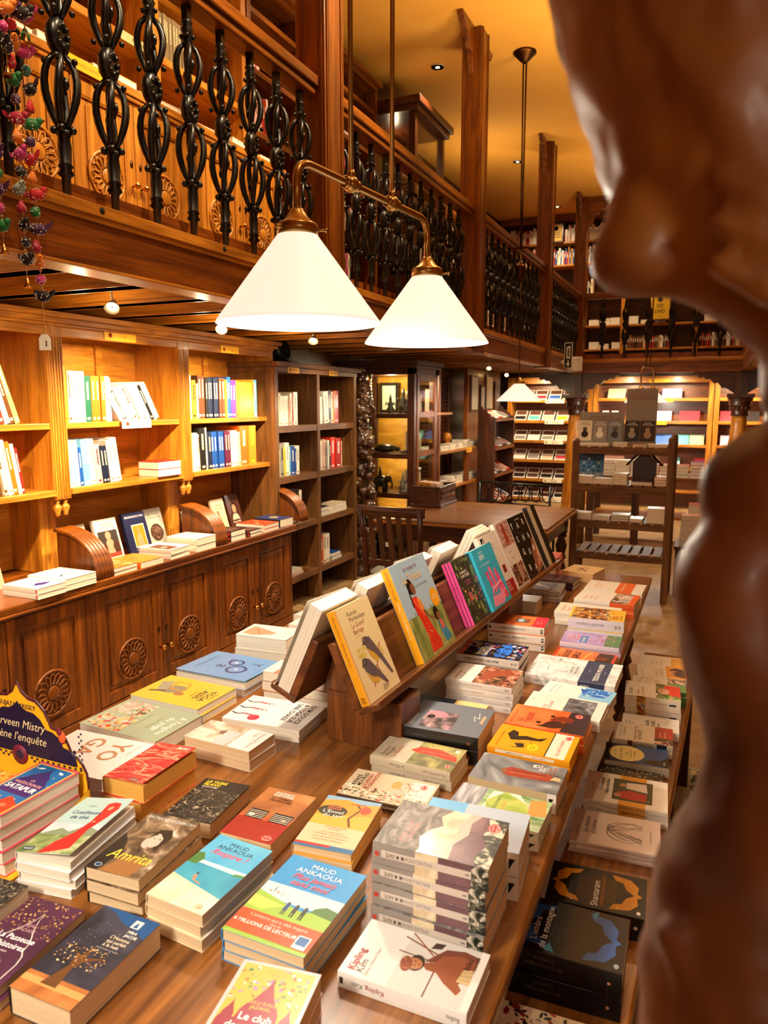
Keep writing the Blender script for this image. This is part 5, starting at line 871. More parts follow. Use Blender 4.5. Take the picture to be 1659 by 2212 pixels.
D('satapur2', 'f0c050', [('s', 111, 50, 0, 0, 1, 1, .05, ['3a6ab0', 'e04a3c', '2a1c4c', 'f0d890']), ('r', .1, .3, .9, .5, '1c1c3c')], 'f0c050')
stack('satapur2', -1.30, .915, 0, .102, .155, .850, .784, 3, DES['satapur2'], 'yellow and navy paperback behind the violet header display', jit=.002)

# ------------------------------------------------------------------ the sloping book rack in the middle of the table
K0 = T(-.785, 1.43, 0) @ RZ(-2.8)
t = thing('book_rack', 'two sided sloping wooden book rack standing along the middle of the table', 'rack', M=K0)
ca, sa = math.cos(R(24)), math.sin(R(24)); L = 1.74
for s in (1, -1):
    C = Vector((s * .095, .918)); U = Vector((-s * sa, ca)); O = Vector((s * ca, sa))
    def q(u, o): p = C + U * u + O * o; return (p.x, p.y)
    m = MB(); P = [q(0, 0), q(.155, 0), q(.160, -.006), q(.160, -.020), q(0, -.020)]
    m.prism(P if s > 0 else P[::-1], 0, L, 0, K0 @ FY); out(m, 'back_board', RACKW['y'], t, .002)
    m = MB(); P = [q(-.014, -.020), q(-.014, .050), q(-.010, .054), q(.004, .054), q(0, .050), q(0, -.020)]
    m.prism(P if s > 0 else P[::-1], 0, L, 0, K0 @ FY); out(m, 'lip', RACKW['y'], t, .002)
for (x0, x1, y0, y1) in ((-.045, .155, .09, .20), (-.09, .09, 1.14, 1.32)):
    m = MB(); m.box((x0, y0, .781), (x1, y1, .905), 0, K0)
    m.prism([(-.062, .90), (.062, .90), (.022, 1.03), (-.022, 1.03)], y0 + .01, y1, 0, K0 @ FY); m.box((x0, y0 - .002, .897), (x1, y1, .900), 0, K0)
    out(m, 'foot', RACKW['z'], t, .003)
def on_rack(side, s, w, h, tk, key, d, lab, off=0, lift=.0005, n=1, hinge=0, yaw=0, grp=None):
    sg = 1 if side == 'r' else -1
    U = Vector((-sg * sa, 0, ca)); O = Vector((sg * ca, 0, sa)); X = Vector((0, sg, 0))
    c = Vector((sg * .095, s + w / 2, .918)) + U * (h / 2 + lift) + O * (.0008 + off)
    Mx = Matrix(((X.x, U.x, O.x, c.x), (X.y, U.y, O.y, c.y), (X.z, U.z, O.z, c.z), (0, 0, 0, 1)))
    for i in range(n):
        put_book(key, K0 @ Mx @ T(0, 0, i * (tk + .0004)) @ RZ(yaw), w, h, tk, d, lab + (', ' + ('rear' if i == 0 else 'front') + ' copy' if n == 2 else (', ' + ['rear', 'middle', 'front'][i] + ' of three' if n == 3 else '')), hinge=hinge if i == n - 1 else 0, group=grp)
D('barrage', 'f0dca8', [('t', 'Kamala', .28, .88, .05, '4a4238', 'l', .6, 0), ('t', 'Markandaya', .28, .82, .05, '4a4238', 'l', .6, 0), ('t', 'Le Grand', .28, .75, .05, 'a03c2c', 'l', .6, 0), ('t', 'Barrage', .28, .685, .05, 'a03c2c', 'l', .6, 0), ('t', 'roman traduit', .28, .65, .014, '8a7c60', 'l', .6, 0),
  ('s', 120, 26, .16, .44, .44, .54, .03, ['e8d468', 'd8c050']), ('s', 121, 20, .6, .36, .85, .5, .03, ['e8d468', 'd0c858']), ('l', [(.3, .12), (.42, .24), (.55, .30), (.72, .40), (.84, .5)], .016, 'b05c3c'), ('l', [(.56, .3), (.6, .16)], .014, 'b05c3c'),
  ('p', [(.44, .56), (.52, .62), (.62, .60), (.70, .50), (.78, .38), (.92, .14), (.86, .14), (.70, .34), (.58, .42), (.46, .50)], '6a5c60'), ('p', [(.46, .50), (.60, .43), (.68, .36), (.62, .32), (.5, .40)], 'd8a83c'), ('e', .47, .585, .07, .06, '5c5054'), ('p', [(.40, .58), (.46, .62), (.5, .63), (.44, .60)], 'e0b03c'), ('p', [(.41, .57), (.36, .555), (.42, .55)], '3a2c28'),
  ('p', [(.20, .38), (.30, .43), (.40, .40), (.50, .30), (.62, .18), (.70, .08), (.62, .10), (.46, .20), (.30, .22), (.22, .30)], '665a60'), ('p', [(.22, .30), (.34, .22), (.5, .18), (.44, .14), (.30, .17)], 'e0b040'), ('e', .27, .385, .075, .065, '5c5054'), ('p', [(.2, .38), (.15, .36), (.21, .355)], '3a2c28'), ('e', .46, .59, .008, .008, 'f4ece0'), ('e', .25, .39, .008, .008, 'f4ece0'),
  ('t', 'ZOÉ', .5, .05, .042, '3a2c20', 'l', .3, 0), ('r', .5, .035, .62, .038, '3a2c20'), ('r', 0, 0, .02, 1, 'eca41c')], 'eca41c', [('t', 'Kamala Markandaya  Le Grand Barrage', .42, .36, .26, '7a4a10', 'l', .52, 0), ('r', .02, .2, .09, .8, 'd88c14'), ('t', 'ZOÉ', .03, .36, .3, '5a3408', 'l', .06)], pages='c')
D('voyage', 'a8c4d8', [('r', 0, 0, 1, .44, '@field'), ('s', 130, 18, .05, .43, .9, .47, .02, ['5a6a58', '6a7868']), ('e', .34, .73, .085, .10, '241814'), ('e', .39, .70, .055, .075, '8a5638'), ('l', [(.27, .70), (.255, .52)], .03, '1c1210'), ('p', [(.28, .62), (.40, .62), (.48, .52), (.46, .42), (.52, .3), (.62, .10), (.60, .03), (.30, .03), (.34, .2), (.30, .4), (.26, .5)], 'd8301c'), ('p', [(.38, .60), (.46, .58), (.50, .48), (.44, .44), (.40, .5)], 'ec9038'), ('l', [(.46, .46), (.56, .36), (.68, .32)], .03, '8a5638'), ('l', [(.30, .6), (.44, .4)], .03, 'f06a3c'), ('s', 131, 40, .33, .05, .58, .38, .008, ['f0b848', 'f4dca0']),
  ('e', .74, .36, .075, .085, '1c1210'), ('e', .77, .33, .045, .05, '8a5638'), ('p', [(.70, .28), (.82, .28), (.88, .16), (.94, .06), (.74, .04), (.72, .16)], '3a8ab0'), ('p', [(.74, .28), (.82, .28), (.84, .18), (.76, .18)], 'd8604c'), ('e', .86, .52, .12, .12, 'f0a820'), ('t', 'nouveau', .86, .54, .02, 'f8ecc8', 'c', .18), ('t', 'récit illustré', .86, .51, .02, 'f8ecc8', 'c', .18), ('t', 'Le voyage de', .32, .90, .045, '8a4a5c', 'l', .5, 0), ('t', 'La Tresse', .20, .78, .085, 'e8c890', 'l', .76, .012), ('t', 'LAETITIA COLOMBANI', .46, .70, .022, '8a4a6c', 'l', .5, 0), ('t', 'Grasset', .66, .03, .02, 'f0e8d8', 'l', .2, 0)], 'f0a81c', [('t', 'LAETITIA COLOMBANI', .66, .3, .32, '9a5c10', 'l', .3, 0), ('t', 'Le voyage de La Tresse', .26, .3, .34, 'f8dca0', 'l', .38, .01)], pages='w')
D('chat', '3a3424', [('s', 140, 90, .02, .02, .98, .98, .06, ['5a6a34', '4a5a2c', '6a7840', '8a9a58', '2c2c1c']), ('s', 141, 30, .1, .3, .98, .7, .05, ['d86a6c', 'e09a70', 'b05a80', '8a9a58']), ('e', .7, .16, .06, .14, '7a8a44', 10), ('e', .84, .74, .05, .12, '6a8a4c', -14), ('e', .3, .40, .04, .11, 'c8604c', 10), ('r', .12, .52, .72, .82, '3a3424'), ('t', 'UPAMANYU', .2, .76, .04, 'f4ece0', 'l', .6), ('t', 'CHATTERJEE', .2, .70, .045, 'f4ece0', 'l', .66), ('t', 'La Vengeance', .3, .62, .035, 'd86a9c', 'l', .5, 0), ('t', 'au menu', .35, .575, .035, 'd86a9c', 'l', .4, 0)], 'e8509c', [('t', 'UPAMANYU CHATTERJEE', .5, .3, .3, '7a2050', 'c', .5, 0)], pages='w')
D('devi', '34b0d0', [('p', [(.2, .18), (.30, .3), (.28, .5), (.22, .62), (.30, .58), (.36, .62), (.38, .44), (.44, .30)], 'ec5088'), ('p', [(.40, .2), (.46, .4), (.42, .6), (.46, .68), (.54, .62), (.58, .5), (.6, .3)], 'f06a98'), ('p', [(.58, .2), (.66, .4), (.66, .56), (.74, .60), (.80, .48), (.84, .34), (.90, .20)], 'ec5088'), ('p', [(.1, .04), (.6, .02), (.9, .14), (.86, .22), (.5, .18), (.2, .2)], 'f490b4'), ('s', 150, 30, .2, .2, .85, .6, .03, ['f8a8c4', 'e03c78']), ('l', [(.3, .3), (.8, .36)], .03, 'f8c0d4'), ('t', 'Ananda', .24, .90, .05, 'e8f4f8', 'l', .4, 0), ('t', 'DEVI', .22, .80, .08, 'ffffff', 'l', .5, .01), ('t', 'Le rire des déesses', .12, .70, .045, 'd8f0f8', 'l', .8, 0)] + stamp(.84, .12, .09, 'd82c3c', 'f0a0a0'), '34b0d0', pages='w')
D('fils', 'e8e0d4', [('r', .1, .84, .26, .96, '1c1614'), ('p', [(.16, .86), (.2, .95), (.22, .9), (.24, .86)], 'f0ece4'), ('r', .4, .0, 1, .22, 'a81c20'), ('t', 'LUEUR DE', .5, .16, .035, 'f0d8d0', 'l', .45), ('t', 'CHALEUR', .5, .11, .035, 'f0d8d0', 'l', .45), ('t', 'DU FESTIN', .5, .06, .035, 'f0d8d0', 'l', .45), ('r', .68, .34, .84, .46, '8a2420'), ('t', 'Sujatha Devi', .4, .80, .035, 'c05070', 'l', .5, 0), ('t', 'En Samsara', .4, .74, .035, '4a4440', 'l', .5, 0)], 'e8e0d4')
D('lace', 'e4dace', [('r', .1, .62, .95, .98, '@redlace'), ('r', .1, .02, .95, .34, '@photo'), ('s', 160, 60, .1, .02, .95, .34, .04, ['7a1c18', '4a1410', 'c8907c']), ('p', [(.4, .66), (.6, .66), (.58, .96), (.44, .96)], 'a8381c'), ('t', 'roman', .3, .52, .03, '8a7c70', 'l', .4, 0), ('t', 'Kohli', .4, .42, .03, '8a7c70', 'l', .4, 0)], 'e4dace')
YA = [('p', [(.45, 0), (.9, .1), (.96, .6), (.70, .56), (.5, .3)], 'a86a50'), ('p', [(.6, .1), (.9, .2), (.8, .45)], 'e8a888'), ('l', [(0, .8), (.6, .65), (1, .5)], .008, '4a4a50'), ('l', [(.2, .4), (.8, .2)], .008, '4a4a50'), ('r', .80, .0, .84, 1, 'e8dcc4'), ('p', [(.84, 0), (1, 0), (1, 1), (.84, 1)], '2a2824')]
for i_, (ch, x_, y_) in enumerate([('Y', .04, .82), ('A', .30, .80), ('R', .60, .82), ('S', .10, .60), ('H', .36, .58), ('A', .60, .58), ('G', .14, .38), ('U', .40, .34), ('M', .62, .36), ('B', .16, .12), ('A', .40, .08)]): YA.append(('t', ch, x_, y_, .10, 'f4f0ec', 'l', .2, .02))
YA.append(('t', 'EMMANUEL RUBEN', .3, .93, .02, 'e8e4e0', 'l', .5))
D('yars', '16130f', YA, '16130f')
D('photoalbum', '1c1a18', [('r', .0, .0, .45, 1, 'd8c8a8'), ('l', [(.1, .9), (.4, .7), (.1, .5), (.4, .3)], .012, '2c2418'), ('r', .5, 0, .56, 1, '2c2a28')], '1c1a18')
on_rack('r', .010, .160, .226, .022, 'barrage', DES['barrage'], 'cream paperback with two painted birds and a mustard spine, nearest on the rack')
on_rack('r', .310, .225, .266, .026, 'voyage', DES['voyage'], 'tall pale blue picture book of a woman in a red sari on the rack')
on_rack('r', .675, .155, .205, .011, 'chat', DES['chat'], 'dark vegetable patterned paperback with a hot pink spine on the rack', n=3, grp='pink spined vegetable paperbacks')
on_rack('r', .832, .190, .207, .024, 'devi', DES['devi'], 'turquoise paperback with pink hands on the rack', off=.02)
on_rack('r', .985, .190, .235, .018, 'fils', DES['fils'], 'grey white book with a red corner panel behind the turquoise one')
on_rack('r', 1.182, .160, .255, .018, 'lace', DES['lace'], 'cream book with red lace pictures on the rack')
on_rack('r', 1.350, .270, .250, .016, 'yars', DES['yars'], 'black book with scattered white capital letters on the rack')
on_rack('r', 1.625, .11, .262, .020, 'photoalbum', DES['photoalbum'], 'black and cream illustrated book at the far end of the rack')
D('backw', 'f0ebe2', [('t', 'roman', .2, .8, .05, '6a5c50')], 'e8d8d0', pages='w')
for s_, w_, h_, tk, n_, lab in [(.0, .165, .235, .036, 1, 'thick white paperback leaning on the near end of the left rack side'), (.22, .18, .235, .034, 1, 'thick white book second along the left side of the rack'), (.44, .19, .245, .03, 1, 'white book third along the left side of the rack with a bent cover'), (.70, .15, .24, .034, 1, 'white book fourth along the left side of the rack, seen between others'), (1.0, .16, .25, .012, 3, 'white paperback in the far group on the left side of the rack'), (1.30, .16, .22, .02, 1, 'white book at the far end of the left rack side')]:
    on_rack('l', s_, w_, h_, tk, 'backw', DES['backw'], lab, n=n_, hinge=3 if n_ == 1 else 0, grp='far white paperbacks on the left rack side' if n_ == 3 else None)
# small white card leaning under the rack lip
m = MB(); m.box((-.035, -.0008, 0), (.035, .0008, .065), 0, T(-.632, 2.15, .782) @ RZ(60) @ RX(-20)); M_ = T(-.632, 2.15, .782) @ RZ(60) @ RX(-20)
for i in range(4): m.box((-.0, -.0012, .012 + i * .012), (.028, -.0008, .018 + i * .012), 1, M_)
m.lathe([(.013, 0), (.013, .0004), (.010, .0004), (.010, 0)], 14, 1, M_ @ T(-.016, -.001, .03) @ RX(90))
solo(m, 'price_card', [WLAB, mat('ink_grey', '5a5650', .6)], 'small white card with a round emblem leaning under the rack lip', 'card')
# ================================================================== BOOKS ON THE SHELVES
CN = {'w': ('f2ece0', 'white'), 'c': ('ead8b4', 'cream'), 'y': ('f0c828', 'yellow'), 'o': ('e0641c', 'orange'), 'O': ('f08a24', 'bright orange'), 'r': ('a82420', 'red'), 'g': ('1e5a44', 'dark green'), 'G': ('8aa060', 'pale green'),
      'b': ('1c4c9c', 'blue'), 'B': ('6ab0dc', 'light blue'), 'n': ('182038', 'navy'), 'k': ('17140f', 'black'), 'm': ('5a1c3c', 'maroon'), 'v': ('4a2c90', 'violet'), 'M': ('c8287c', 'magenta'), 'h': ('c88a28', 'ochre'), 'H': ('5c3418', 'brown'),
      'p': ('e8b8a8', 'pink'), 't': ('7a6a50', 'taupe'), 'x': ('8c8880', 'grey'), 'R': ('d83420', 'bright red')}
SB = {}
def spine_mesh(c, tc):
    k = (c, tc)
    if k in SB: return SB[k]
    m = MB(); a = .06
    m.box((-1, 0, 0), (0, a, 1), 0); m.box((-1, 1 - a, 0), (0, 1, 1), 0); m.box((-.012, a, 0), (0, 1 - a, 1), 0); m.box((-.985, a, .008), (-.012, 1 - a, .985), 1)
    if tc:
        z = .48; r_ = random.Random(c + str(tc))
        while z < .86: d = r_.uniform(.02, .07); m.add([(.004, .36, z), (.004, .66, z), (.004, .66, z + d), (.004, .36, z + d)], [(0, 1, 2, 3)], 2); z += d + .012
        m.add([(.004, .25, .05), (.004, .75, .05), (.004, .75, .10), (.004, .25, .10)], [(0, 1, 2, 3)], 2)
    SB[k] = m.mesh('book', [cm(CN[c][0]), PAGES['w'], cm(CN[tc][0]) if tc else PAGES['w']]); return SB[k]
TCO = {'w': 'x', 'c': 'H', 'y': 'o', 'o': 'c', 'O': 'y', 'r': 'w', 'g': 'c', 'G': 'w', 'b': 'w', 'B': 'w', 'n': 'c', 'k': 'c', 'm': 'c', 'v': 'w', 'M': 'w', 'h': 'k', 'H': 'c', 'p': 'm', 't': 'c', 'x': 'k', 'R': 'w'}
STUFF = MB(); STM = []
def row(x, y0, z, spec, where, grp=None, dep=.17, hs=1.0, axis='x', ymax=None, name='book', ts=1.0, stuff=False):
    """upright books; every entry is colour, thickness mm, height cm, lean degrees. axis x: spines face +X along Y; axis y: spines face -Y along X"""
    y = y0; cnt = {}
    for it in spec:
        c, t, h = it[0], it[1] / 1000 * ts, it[2] / 100 * hs; lean = it[3] if len(it) > 3 else 0
        if ymax and y + t / math.cos(R(lean)) > ymax: break
        cnt[c] = cnt.get(c, 0) + 1
        nm = CN[c][1]; tot = sum(1 for q in spec if q[0] == c)
        i = cnt[c] - 1
        lab = (ORD[i] + ' ' if tot > 1 else '') + nm + ' book' + (' from left' if tot > 1 else '') + ', ' + ('leaning ' if lean > 3 else 'upright ') + where
        tt = TCO[c] if t > .008 else None
        if stuff:
            d_ = dep * rng.uniform(.92, 1.04)
            M = (T(x - rng.uniform(0, .012), y, z + .0005) if axis == 'x' else T(y, x + rng.uniform(0, .012), z + .0005) @ RZ(-90)) @ Matrix.Diagonal((d_, t - .0004, h, 1))
            for q in (c, tt, 'PG'):
                if q not in STM: STM.append(q)
            ci, ti, pi = STM.index(c), STM.index(tt), STM.index('PG')
            STUFF.box((-1, 0, 0), (0, 1, .985), ci, M); STUFF.box((-.98, .08, .985), (-.02, .92, .99), pi, M); STUFF.add([(.004, .3, .5), (.004, .7, .5), (.004, .7, .8), (.004, .3, .8)], [(0, 1, 2, 3)], ti, M)
            y += t; continue
        o = bpy.data.objects.new(name, spine_mesh(c, tt)); COL.objects.link(o)
        d_ = dep * rng.uniform(.92, 1.04)
        if axis == 'x': M = T(x - rng.uniform(0, .012), y, z + .0005) @ RX(lean)
        else: M = T(y, x + rng.uniform(0, .012), z + .0005) @ RY(-lean) @ RZ(-90)
        o.matrix_world = M @ Matrix.Diagonal((d_, t - .0004, h, 1)); tag(o, lab, 'book', grp)
        y += (t / math.cos(R(lean))) if lean >= 0 else t
        if it[0] == ' ': pass
    return y
def flat(x, y, z, w, d, h, c, lab, rot=0, grp=None, name='book'):
    """a flat-lying book, cover colour c; w along Y, d along X"""
    m = MB(); A = .0012
    m.box((-d / 2, -w / 2, 0), (d / 2, w / 2, A), 0); m.box((-d / 2, -w / 2, h - A), (d / 2, w / 2, h), 0); m.box((-d / 2, -w / 2, 0), (-d / 2 + A, w / 2, h), 0); m.box((-d / 2 + .001, -w / 2 + .0015, A), (d / 2 - .0015, w / 2 - .0015, h - A), 1)
    k = ('flat', round(w, 3), round(d, 3), round(h, 3), c)
    if k not in SB: SB[k] = m.mesh('book', [cm(CN[c][0]) if c in CN else cm(c), PAGES['w']])
    o = bpy.data.objects.new(name, SB[k]); COL.objects.link(o); o.matrix_world = T(x, y, z + .0004) @ RZ(rot); return tag(o, lab, 'book', grp)
U1 = 'on the upper shelf at the left edge'
row(-2.99, 2.36, 1.50, [('m', 16, 24, 16), ('b', 30, 24, 16), ('R', 24, 27, 16), ('w', 26, 27, 16), ('H', 24, 28, 17), ('G', 24, 29, 18)], 'in the left bookcase upper shelf', 'leaning books under the bird garland', .19, ts=1.15)
row(-2.99, 2.40, 1.17, [('t', 12, 21, 9), ('c', 22, 26, 9), ('w', 22, 26, 9), ('o', 26, 25, 9), ('w', 16, 24, 9), ('r', 16, 22, 9)], 'in the left bookcase lower shelf', 'leaning books on the lower left shelf', .19, ts=1.15)
row(-2.99, 2.79, 1.50, [('y', 16, 28, 2), ('c', 12, 26), ('w', 20, 26), ('w', 18, 26), ('w', 18, 26), ('g', 24, 24), ('o', 18, 24), ('o', 18, 24), ('o', 18, 24), ('w', 18, 24), ('B', 8, 23)], 'on the top shelf beside the leaning ones', 'upright books on the middle case top shelf', .2, ts=1.75)
row(-2.99, 3.17, 1.50, [('w', 26, 19, 34), ('x', 14, 18, 34), ('w', 32, 20, 32), ('c', 30, 21, 30), ('w', 34, 22, 30), ('w', 26, 22, 30), ('k', 16, 22, 30), ('w', 28, 23, 30)], 'in the fanned group of the middle bookcase', 'fanned pale books on the middle case', .2, ts=1.38)
row(-2.99, 2.79, 1.17, [('B', 16, 24, 3), ('w', 12, 23, 3), ('B', 10, 22, 3), ('w', 12, 24, 3), ('b', 16, 20, 3), ('B', 18, 24, 4), ('B', 14, 24, 4), ('w', 26, 24, 4), ('p', 24, 21, 5), ('n', 16, 20, 6), ('n', 16, 20, 6), ('w', 26, 23, 7), ('w', 28, 24, 8)], 'on the lower shelf of the middle bookcase', 'books on the middle case lower shelf', .2, ts=1.6)
row(-2.99, 3.76, 1.50, [('c', 24, 27), ('h', 22, 24), ('c', 10, 22), ('H', 22, 27), ('H', 22, 27), ('k', 14, 26), ('n', 16, 26), ('n', 16, 26), ('n', 16, 26), ('n', 16, 26), ('H', 16, 26), ('H', 20, 26), ('y', 16, 25), ('b', 22, 27), ('v', 16, 25), ('M', 22, 25), ('h', 14, 25), ('O', 34, 24), ('O', 28, 24), ('O', 28, 24), ('h', 14, 26), ('B', 24, 26)], 'on the packed top shelf of the right case', 'tightly packed colourful spines', .2, ts=1.78)
row(-2.99, 3.80, 1.17, [('w', 24, 24), ('c', 14, 23), ('k', 34, 27, 2), ('w', 14, 27, 2), ('n', 24, 24, 2), ('b', 20, 24, 2), ('b', 20, 24, 2), ('b', 20, 24, 2), ('b', 20, 24, 2), ('m', 20, 24, 2), ('m', 20, 24, 2), ('w', 26, 24, 2), ('w', 26, 24, 3), ('c', 14, 23, 3), ('o', 60, 27), ('O', 48, 27)], 'on the lower shelf of the right case', 'books on the right case lower shelf', .2, ts=1.72)
for i, z in enumerate((1.17, 1.214)):
    o = flat(-3.02, 3.51, z, .20, .15, .043, 'r', 'dark red yoga box lying on the middle bookcase, ' + ('lower' if i == 0 else 'upper') + ' one', name='boxed_book')
    m = MB(); text(m, 'YOGA du visage', 0, .014, .016, 0, 0, 'c', .12, M=T(-2.9445, 3.47, z) @ FX, bold=0); text(m, 'YOGA du visage', 0, .014, .013, 0, 0, 'c', .07, M=T(-2.9445, 3.565, z) @ FX, bold=0)
    l_ = bpy.data.objects.new('printed_title', m.mesh('printed_title', [WLAB])); COL.objects.link(l_); l_.parent = o; l_.matrix_parent_inverse = (T(-3.02, 3.51, z + .0004)).inverted()
# plain bookcase cells
CE = lambda r_, c_: 'in the plain bookcase, ' + ['left', 'right'][c_] + ' cell, ' + ['top', 'second', 'third', 'bottom'][r_] + ' row'
row(-2.94, 4.67, 1.43, [('c', 20, 28), ('w', 16, 24), ('c', 14, 24), ('w', 14, 22), ('w', 14, 22), ('w', 14, 22), ('w', 14, 22), ('w', 16, 22), ('p', 14, 21), ('w', 16, 24), ('r', 8, 24), ('w', 34, 25)], CE(0, 0), 'books in the top left cell', .18, ts=1.75)
row(-2.94, 5.30, 1.43, [('w', 14, 22, 3), ('w', 14, 22, 3), ('w', 14, 22, 3), ('w', 14, 22, 3), ('w', 14, 22, 3), ('x', 14, 23, 3), ('w', 50, 26, 4), ('n', 34, 27), ('c', 26, 26), ('o', 20, 27), ('r', 34, 27)], CE(0, 1), 'books in the top right cell', .18, ts=1.6)
row(-2.94, 4.67, 1.05, [('w', 34, 24, 0), ('c', 18, 20, 0), ('x', 40, 25), ('y', 14, 22, 4), ('w', 34, 25), ('B', 14, 22), ('b', 34, 22, 0), ('b', 14, 20), ('w', 34, 22)], CE(1, 0), 'books in the second left cell', .18, ts=1.5)
row(-2.94, 5.30, 1.05, [('w', 24, 22), ('w', 24, 23), ('w', 20, 24), ('p', 22, 25), ('x', 30, 22), ('w', 16, 24), ('n', 24, 22), ('R', 48, 26), ('r', 60, 25), ('c', 20, 22)], CE(1, 1), 'books in the second right cell', .18, ts=1.6)
row(-2.94, 4.67, .67, [('r', 12, 20), ('c', 18, 20), ('w', 18, 20), ('r', 12, 20), ('c', 26, 21), ('c', 28, 21), ('w', 26, 21), ('k', 60, 25), ('k', 30, 25), ('w', 30, 25)], CE(2, 0), 'books in the third left cell', .18, ts=1.5)
row(-2.94, 5.30, .26, [('r', 22, 24), ('R', 24, 24), ('c', 22, 24), ('w', 36, 24)], CE(3, 1), 'books in the bottom right cell', .18, ts=2.0)
for i, (y, z, w, h, c, lab) in enumerate([(5.40, .67, .16, .035, 'w', 'white book lying in the third right cell, left pile bottom'), (5.40, .706, .16, .035, 'n', 'navy book lying in the third right cell, left pile top'), (5.57, .67, .18, .035, 'w', 'white book lying in the third right cell, middle'), (5.72, .67, .18, .035, 'w', 'white book lying in the third right cell, right pile bottom'), (5.70, .706, .20, .035, 'c', 'cream book lying in the third right cell, right pile top'),
    (5.62, .26, .17, .03, 'b', 'blue book lying in the bottom right cell, lower'), (5.60, .291, .16, .03, 'b', 'blue book lying in the bottom right cell, upper'), (4.80, .26, .14, .03, 'w', 'white book lying in the bottom left cell near its edge'), (4.96, .26, .15, .022, 'O', 'orange edged book lying in the bottom left cell, lower'), (4.94, .283, .15, .022, 'w', 'white book lying in the bottom left cell, upper')]):
    flat(-3.0, y, z, w, .14, h, c, lab)
# books on the counter: lying stacks and covers leaning at the back
D('yogaw', 'f4f2ee', [('t', 'YOGA', .1, .7, .14, '8a8884', 'l', .6, .0), ('l', [(.2, .3), (.4, .42), (.6, .34), (.9, .3)], .04, '16141a'), ('l', [(.1, .25), (.9, .22)], .02, 'd84a4c')], 'f4f2ee', [('t', 'grand yoga', .8, .3, .4, '5a5854', 'c', .3), ('r', .02, .2, .06, .8, 'c83038')])
D('yogab', 'f4f2ee', [('p', [(.2, .3), (.5, .45), (.9, .3), (.5, .2)], '2c2c8a'), ('l', [(.5, .4), (.8, .6)], .03, 'd8a080')], 'f4f2ee', [('r', .02, .2, .06, .8, 'c83038')])
D('ambre', 'e07820', [('s', 200, 50, 0, 0, 1, 1, .1, ['e8a050', 'c85c14', 'f0c890'])], 'f0e8dc')
D('orang', 'ec7c20', [('t', 'yoga', .4, .5, .12, 'a84c14', 'c', .6, 0)], 'ec7c20', [('t', 'sutras', .5, .3, .4, '8a3c10', 'c', .2)])
D('blancy', 'f0ece4', [('r', .05, .1, .6, .8, '6a3a34'), ('e', .3, .4, .12, .1, 'd8b0a0'), ('t', 'yoga', .7, .6, .05, '8a8478', 'l', .3)], 'f0ece4')
D('blancz', 'f0ead8', [('l', [(.3, .3), (.5, .5), (.6, .4)], .03, '5a6878'), ('t', 'yin', .2, .75, .06, 'c8a860', 'l', .5)], 'f0ead8', [('e', .05, .5, .02, .02, 'b0a898')])
D('sombre', '2c1814', [('r', .1, .1, .9, .5, '5a3c34')], '2c1814', [('r', .04, .2, .1, .7, 'c83038')])
D('rougem', 'd8482c', [('s', 201, 30, .2, .2, .8, .8, .08, ['f08a5c', 'a82c1c'])], 'f0e8e0')
D('bleum', '26386c', [('e', .5, .5, .2, .2, 'c8a060')], '141c34', [('t', 'k', .1, .3, .4, 'f0f0f0', 'c', .05)])
CS = [('yogaw', -2.82, 2.555, 90, .19, .24, .790, 2, 'white yoga book on the counter left of the fluted bracket'), ('yogab', -2.80, 2.375, 90, .155, .22, .785, 2, 'white yoga book with a blue figure at the left counter end'),
      ('ambre', -2.82, 2.865, 90, .165, .21, .775, 2, 'amber covered paperback just right of the left fluted bracket'), ('orang', -2.82, 3.06, 88, .17, .22, .768, 1, 'orange book lying on the counter'),
      ('blancy', -2.83, 3.30, 92, .17, .22, .790, 2, 'white book with a brown photograph on the counter'), ('blancz', -2.83, 3.54, 90, .18, .22, .812, 2, 'cream book in the tallest counter stack'),
      ('sombre', -2.83, 3.87, 90, .155, .21, .800, 2, 'dark brown paperback on the counter right of the middle bracket'), ('sombre', -2.81, 4.05, 92, .14, .19, .775, 2, 'dark paperback second on the right counter section'),
      ('rougem', -2.83, 4.25, 90, .19, .22, .785, 2, 'red orange book on the far counter'), ('bleum', -2.84, 4.47, 88, .165, .22, .790, 1, 'blue and gold book at the far end of the counter')]
for k_, cx, cy, an, w, h, zt, n_, lab in CS: stack(k_, cx, cy, an, w, h, zt, .735, n_, DES[k_], lab, jit=.002)
D('rosey', 'd8a088', [('e', .4, .7, .2, .2, 'f4e8dc'), ('p', [(.6, .1), (.8, .1), (.78, .4), (.66, .4)], '2c4c3c'), ('e', .72, .46, .07, .07, '3a1c14'), ('t', 'yoga', .2, .1, .06, '8a5c4c', 'l', .6)], 'd8a088')
D('grisv', 'b0aaa0', [('t', 'Philippe Filliot', .1, .84, .05, '3a3834', 'l', .6, 0), ('t', 'être vivant,', .4, .56, .06, '4a4844', 'l', .55, 0), ('t', 'méditer,', .5, .48, .06, '4a4844', 'l', .45, 0), ('t', 'créer', .62, .40, .06, '4a4844', 'l', .3, 0)], 'b0aaa0')
D('intro', 'ddd4c8', [('r', .08, .04, .92, .70, '4a2c28'), ('r', .08, .4, .92, .70, '3c3430'), ('p', [(.3, .06), (.7, .06), (.62, .3), (.68, .42), (.56, .5), (.44, .5), (.34, .4), (.38, .3)], 'd89078'), ('e', .5, .58, .12, .14, 'd89078'), ('r', .1, .04, .9, .14, 'b03c2c'), ('t', 'Introduction', .3, .84, .06, '7a5c54', 'l', .6), ('t', 'aux voies du Yoga', .2, .76, .05, '7a5c54', 'l', .7)], 'ddd4c8')
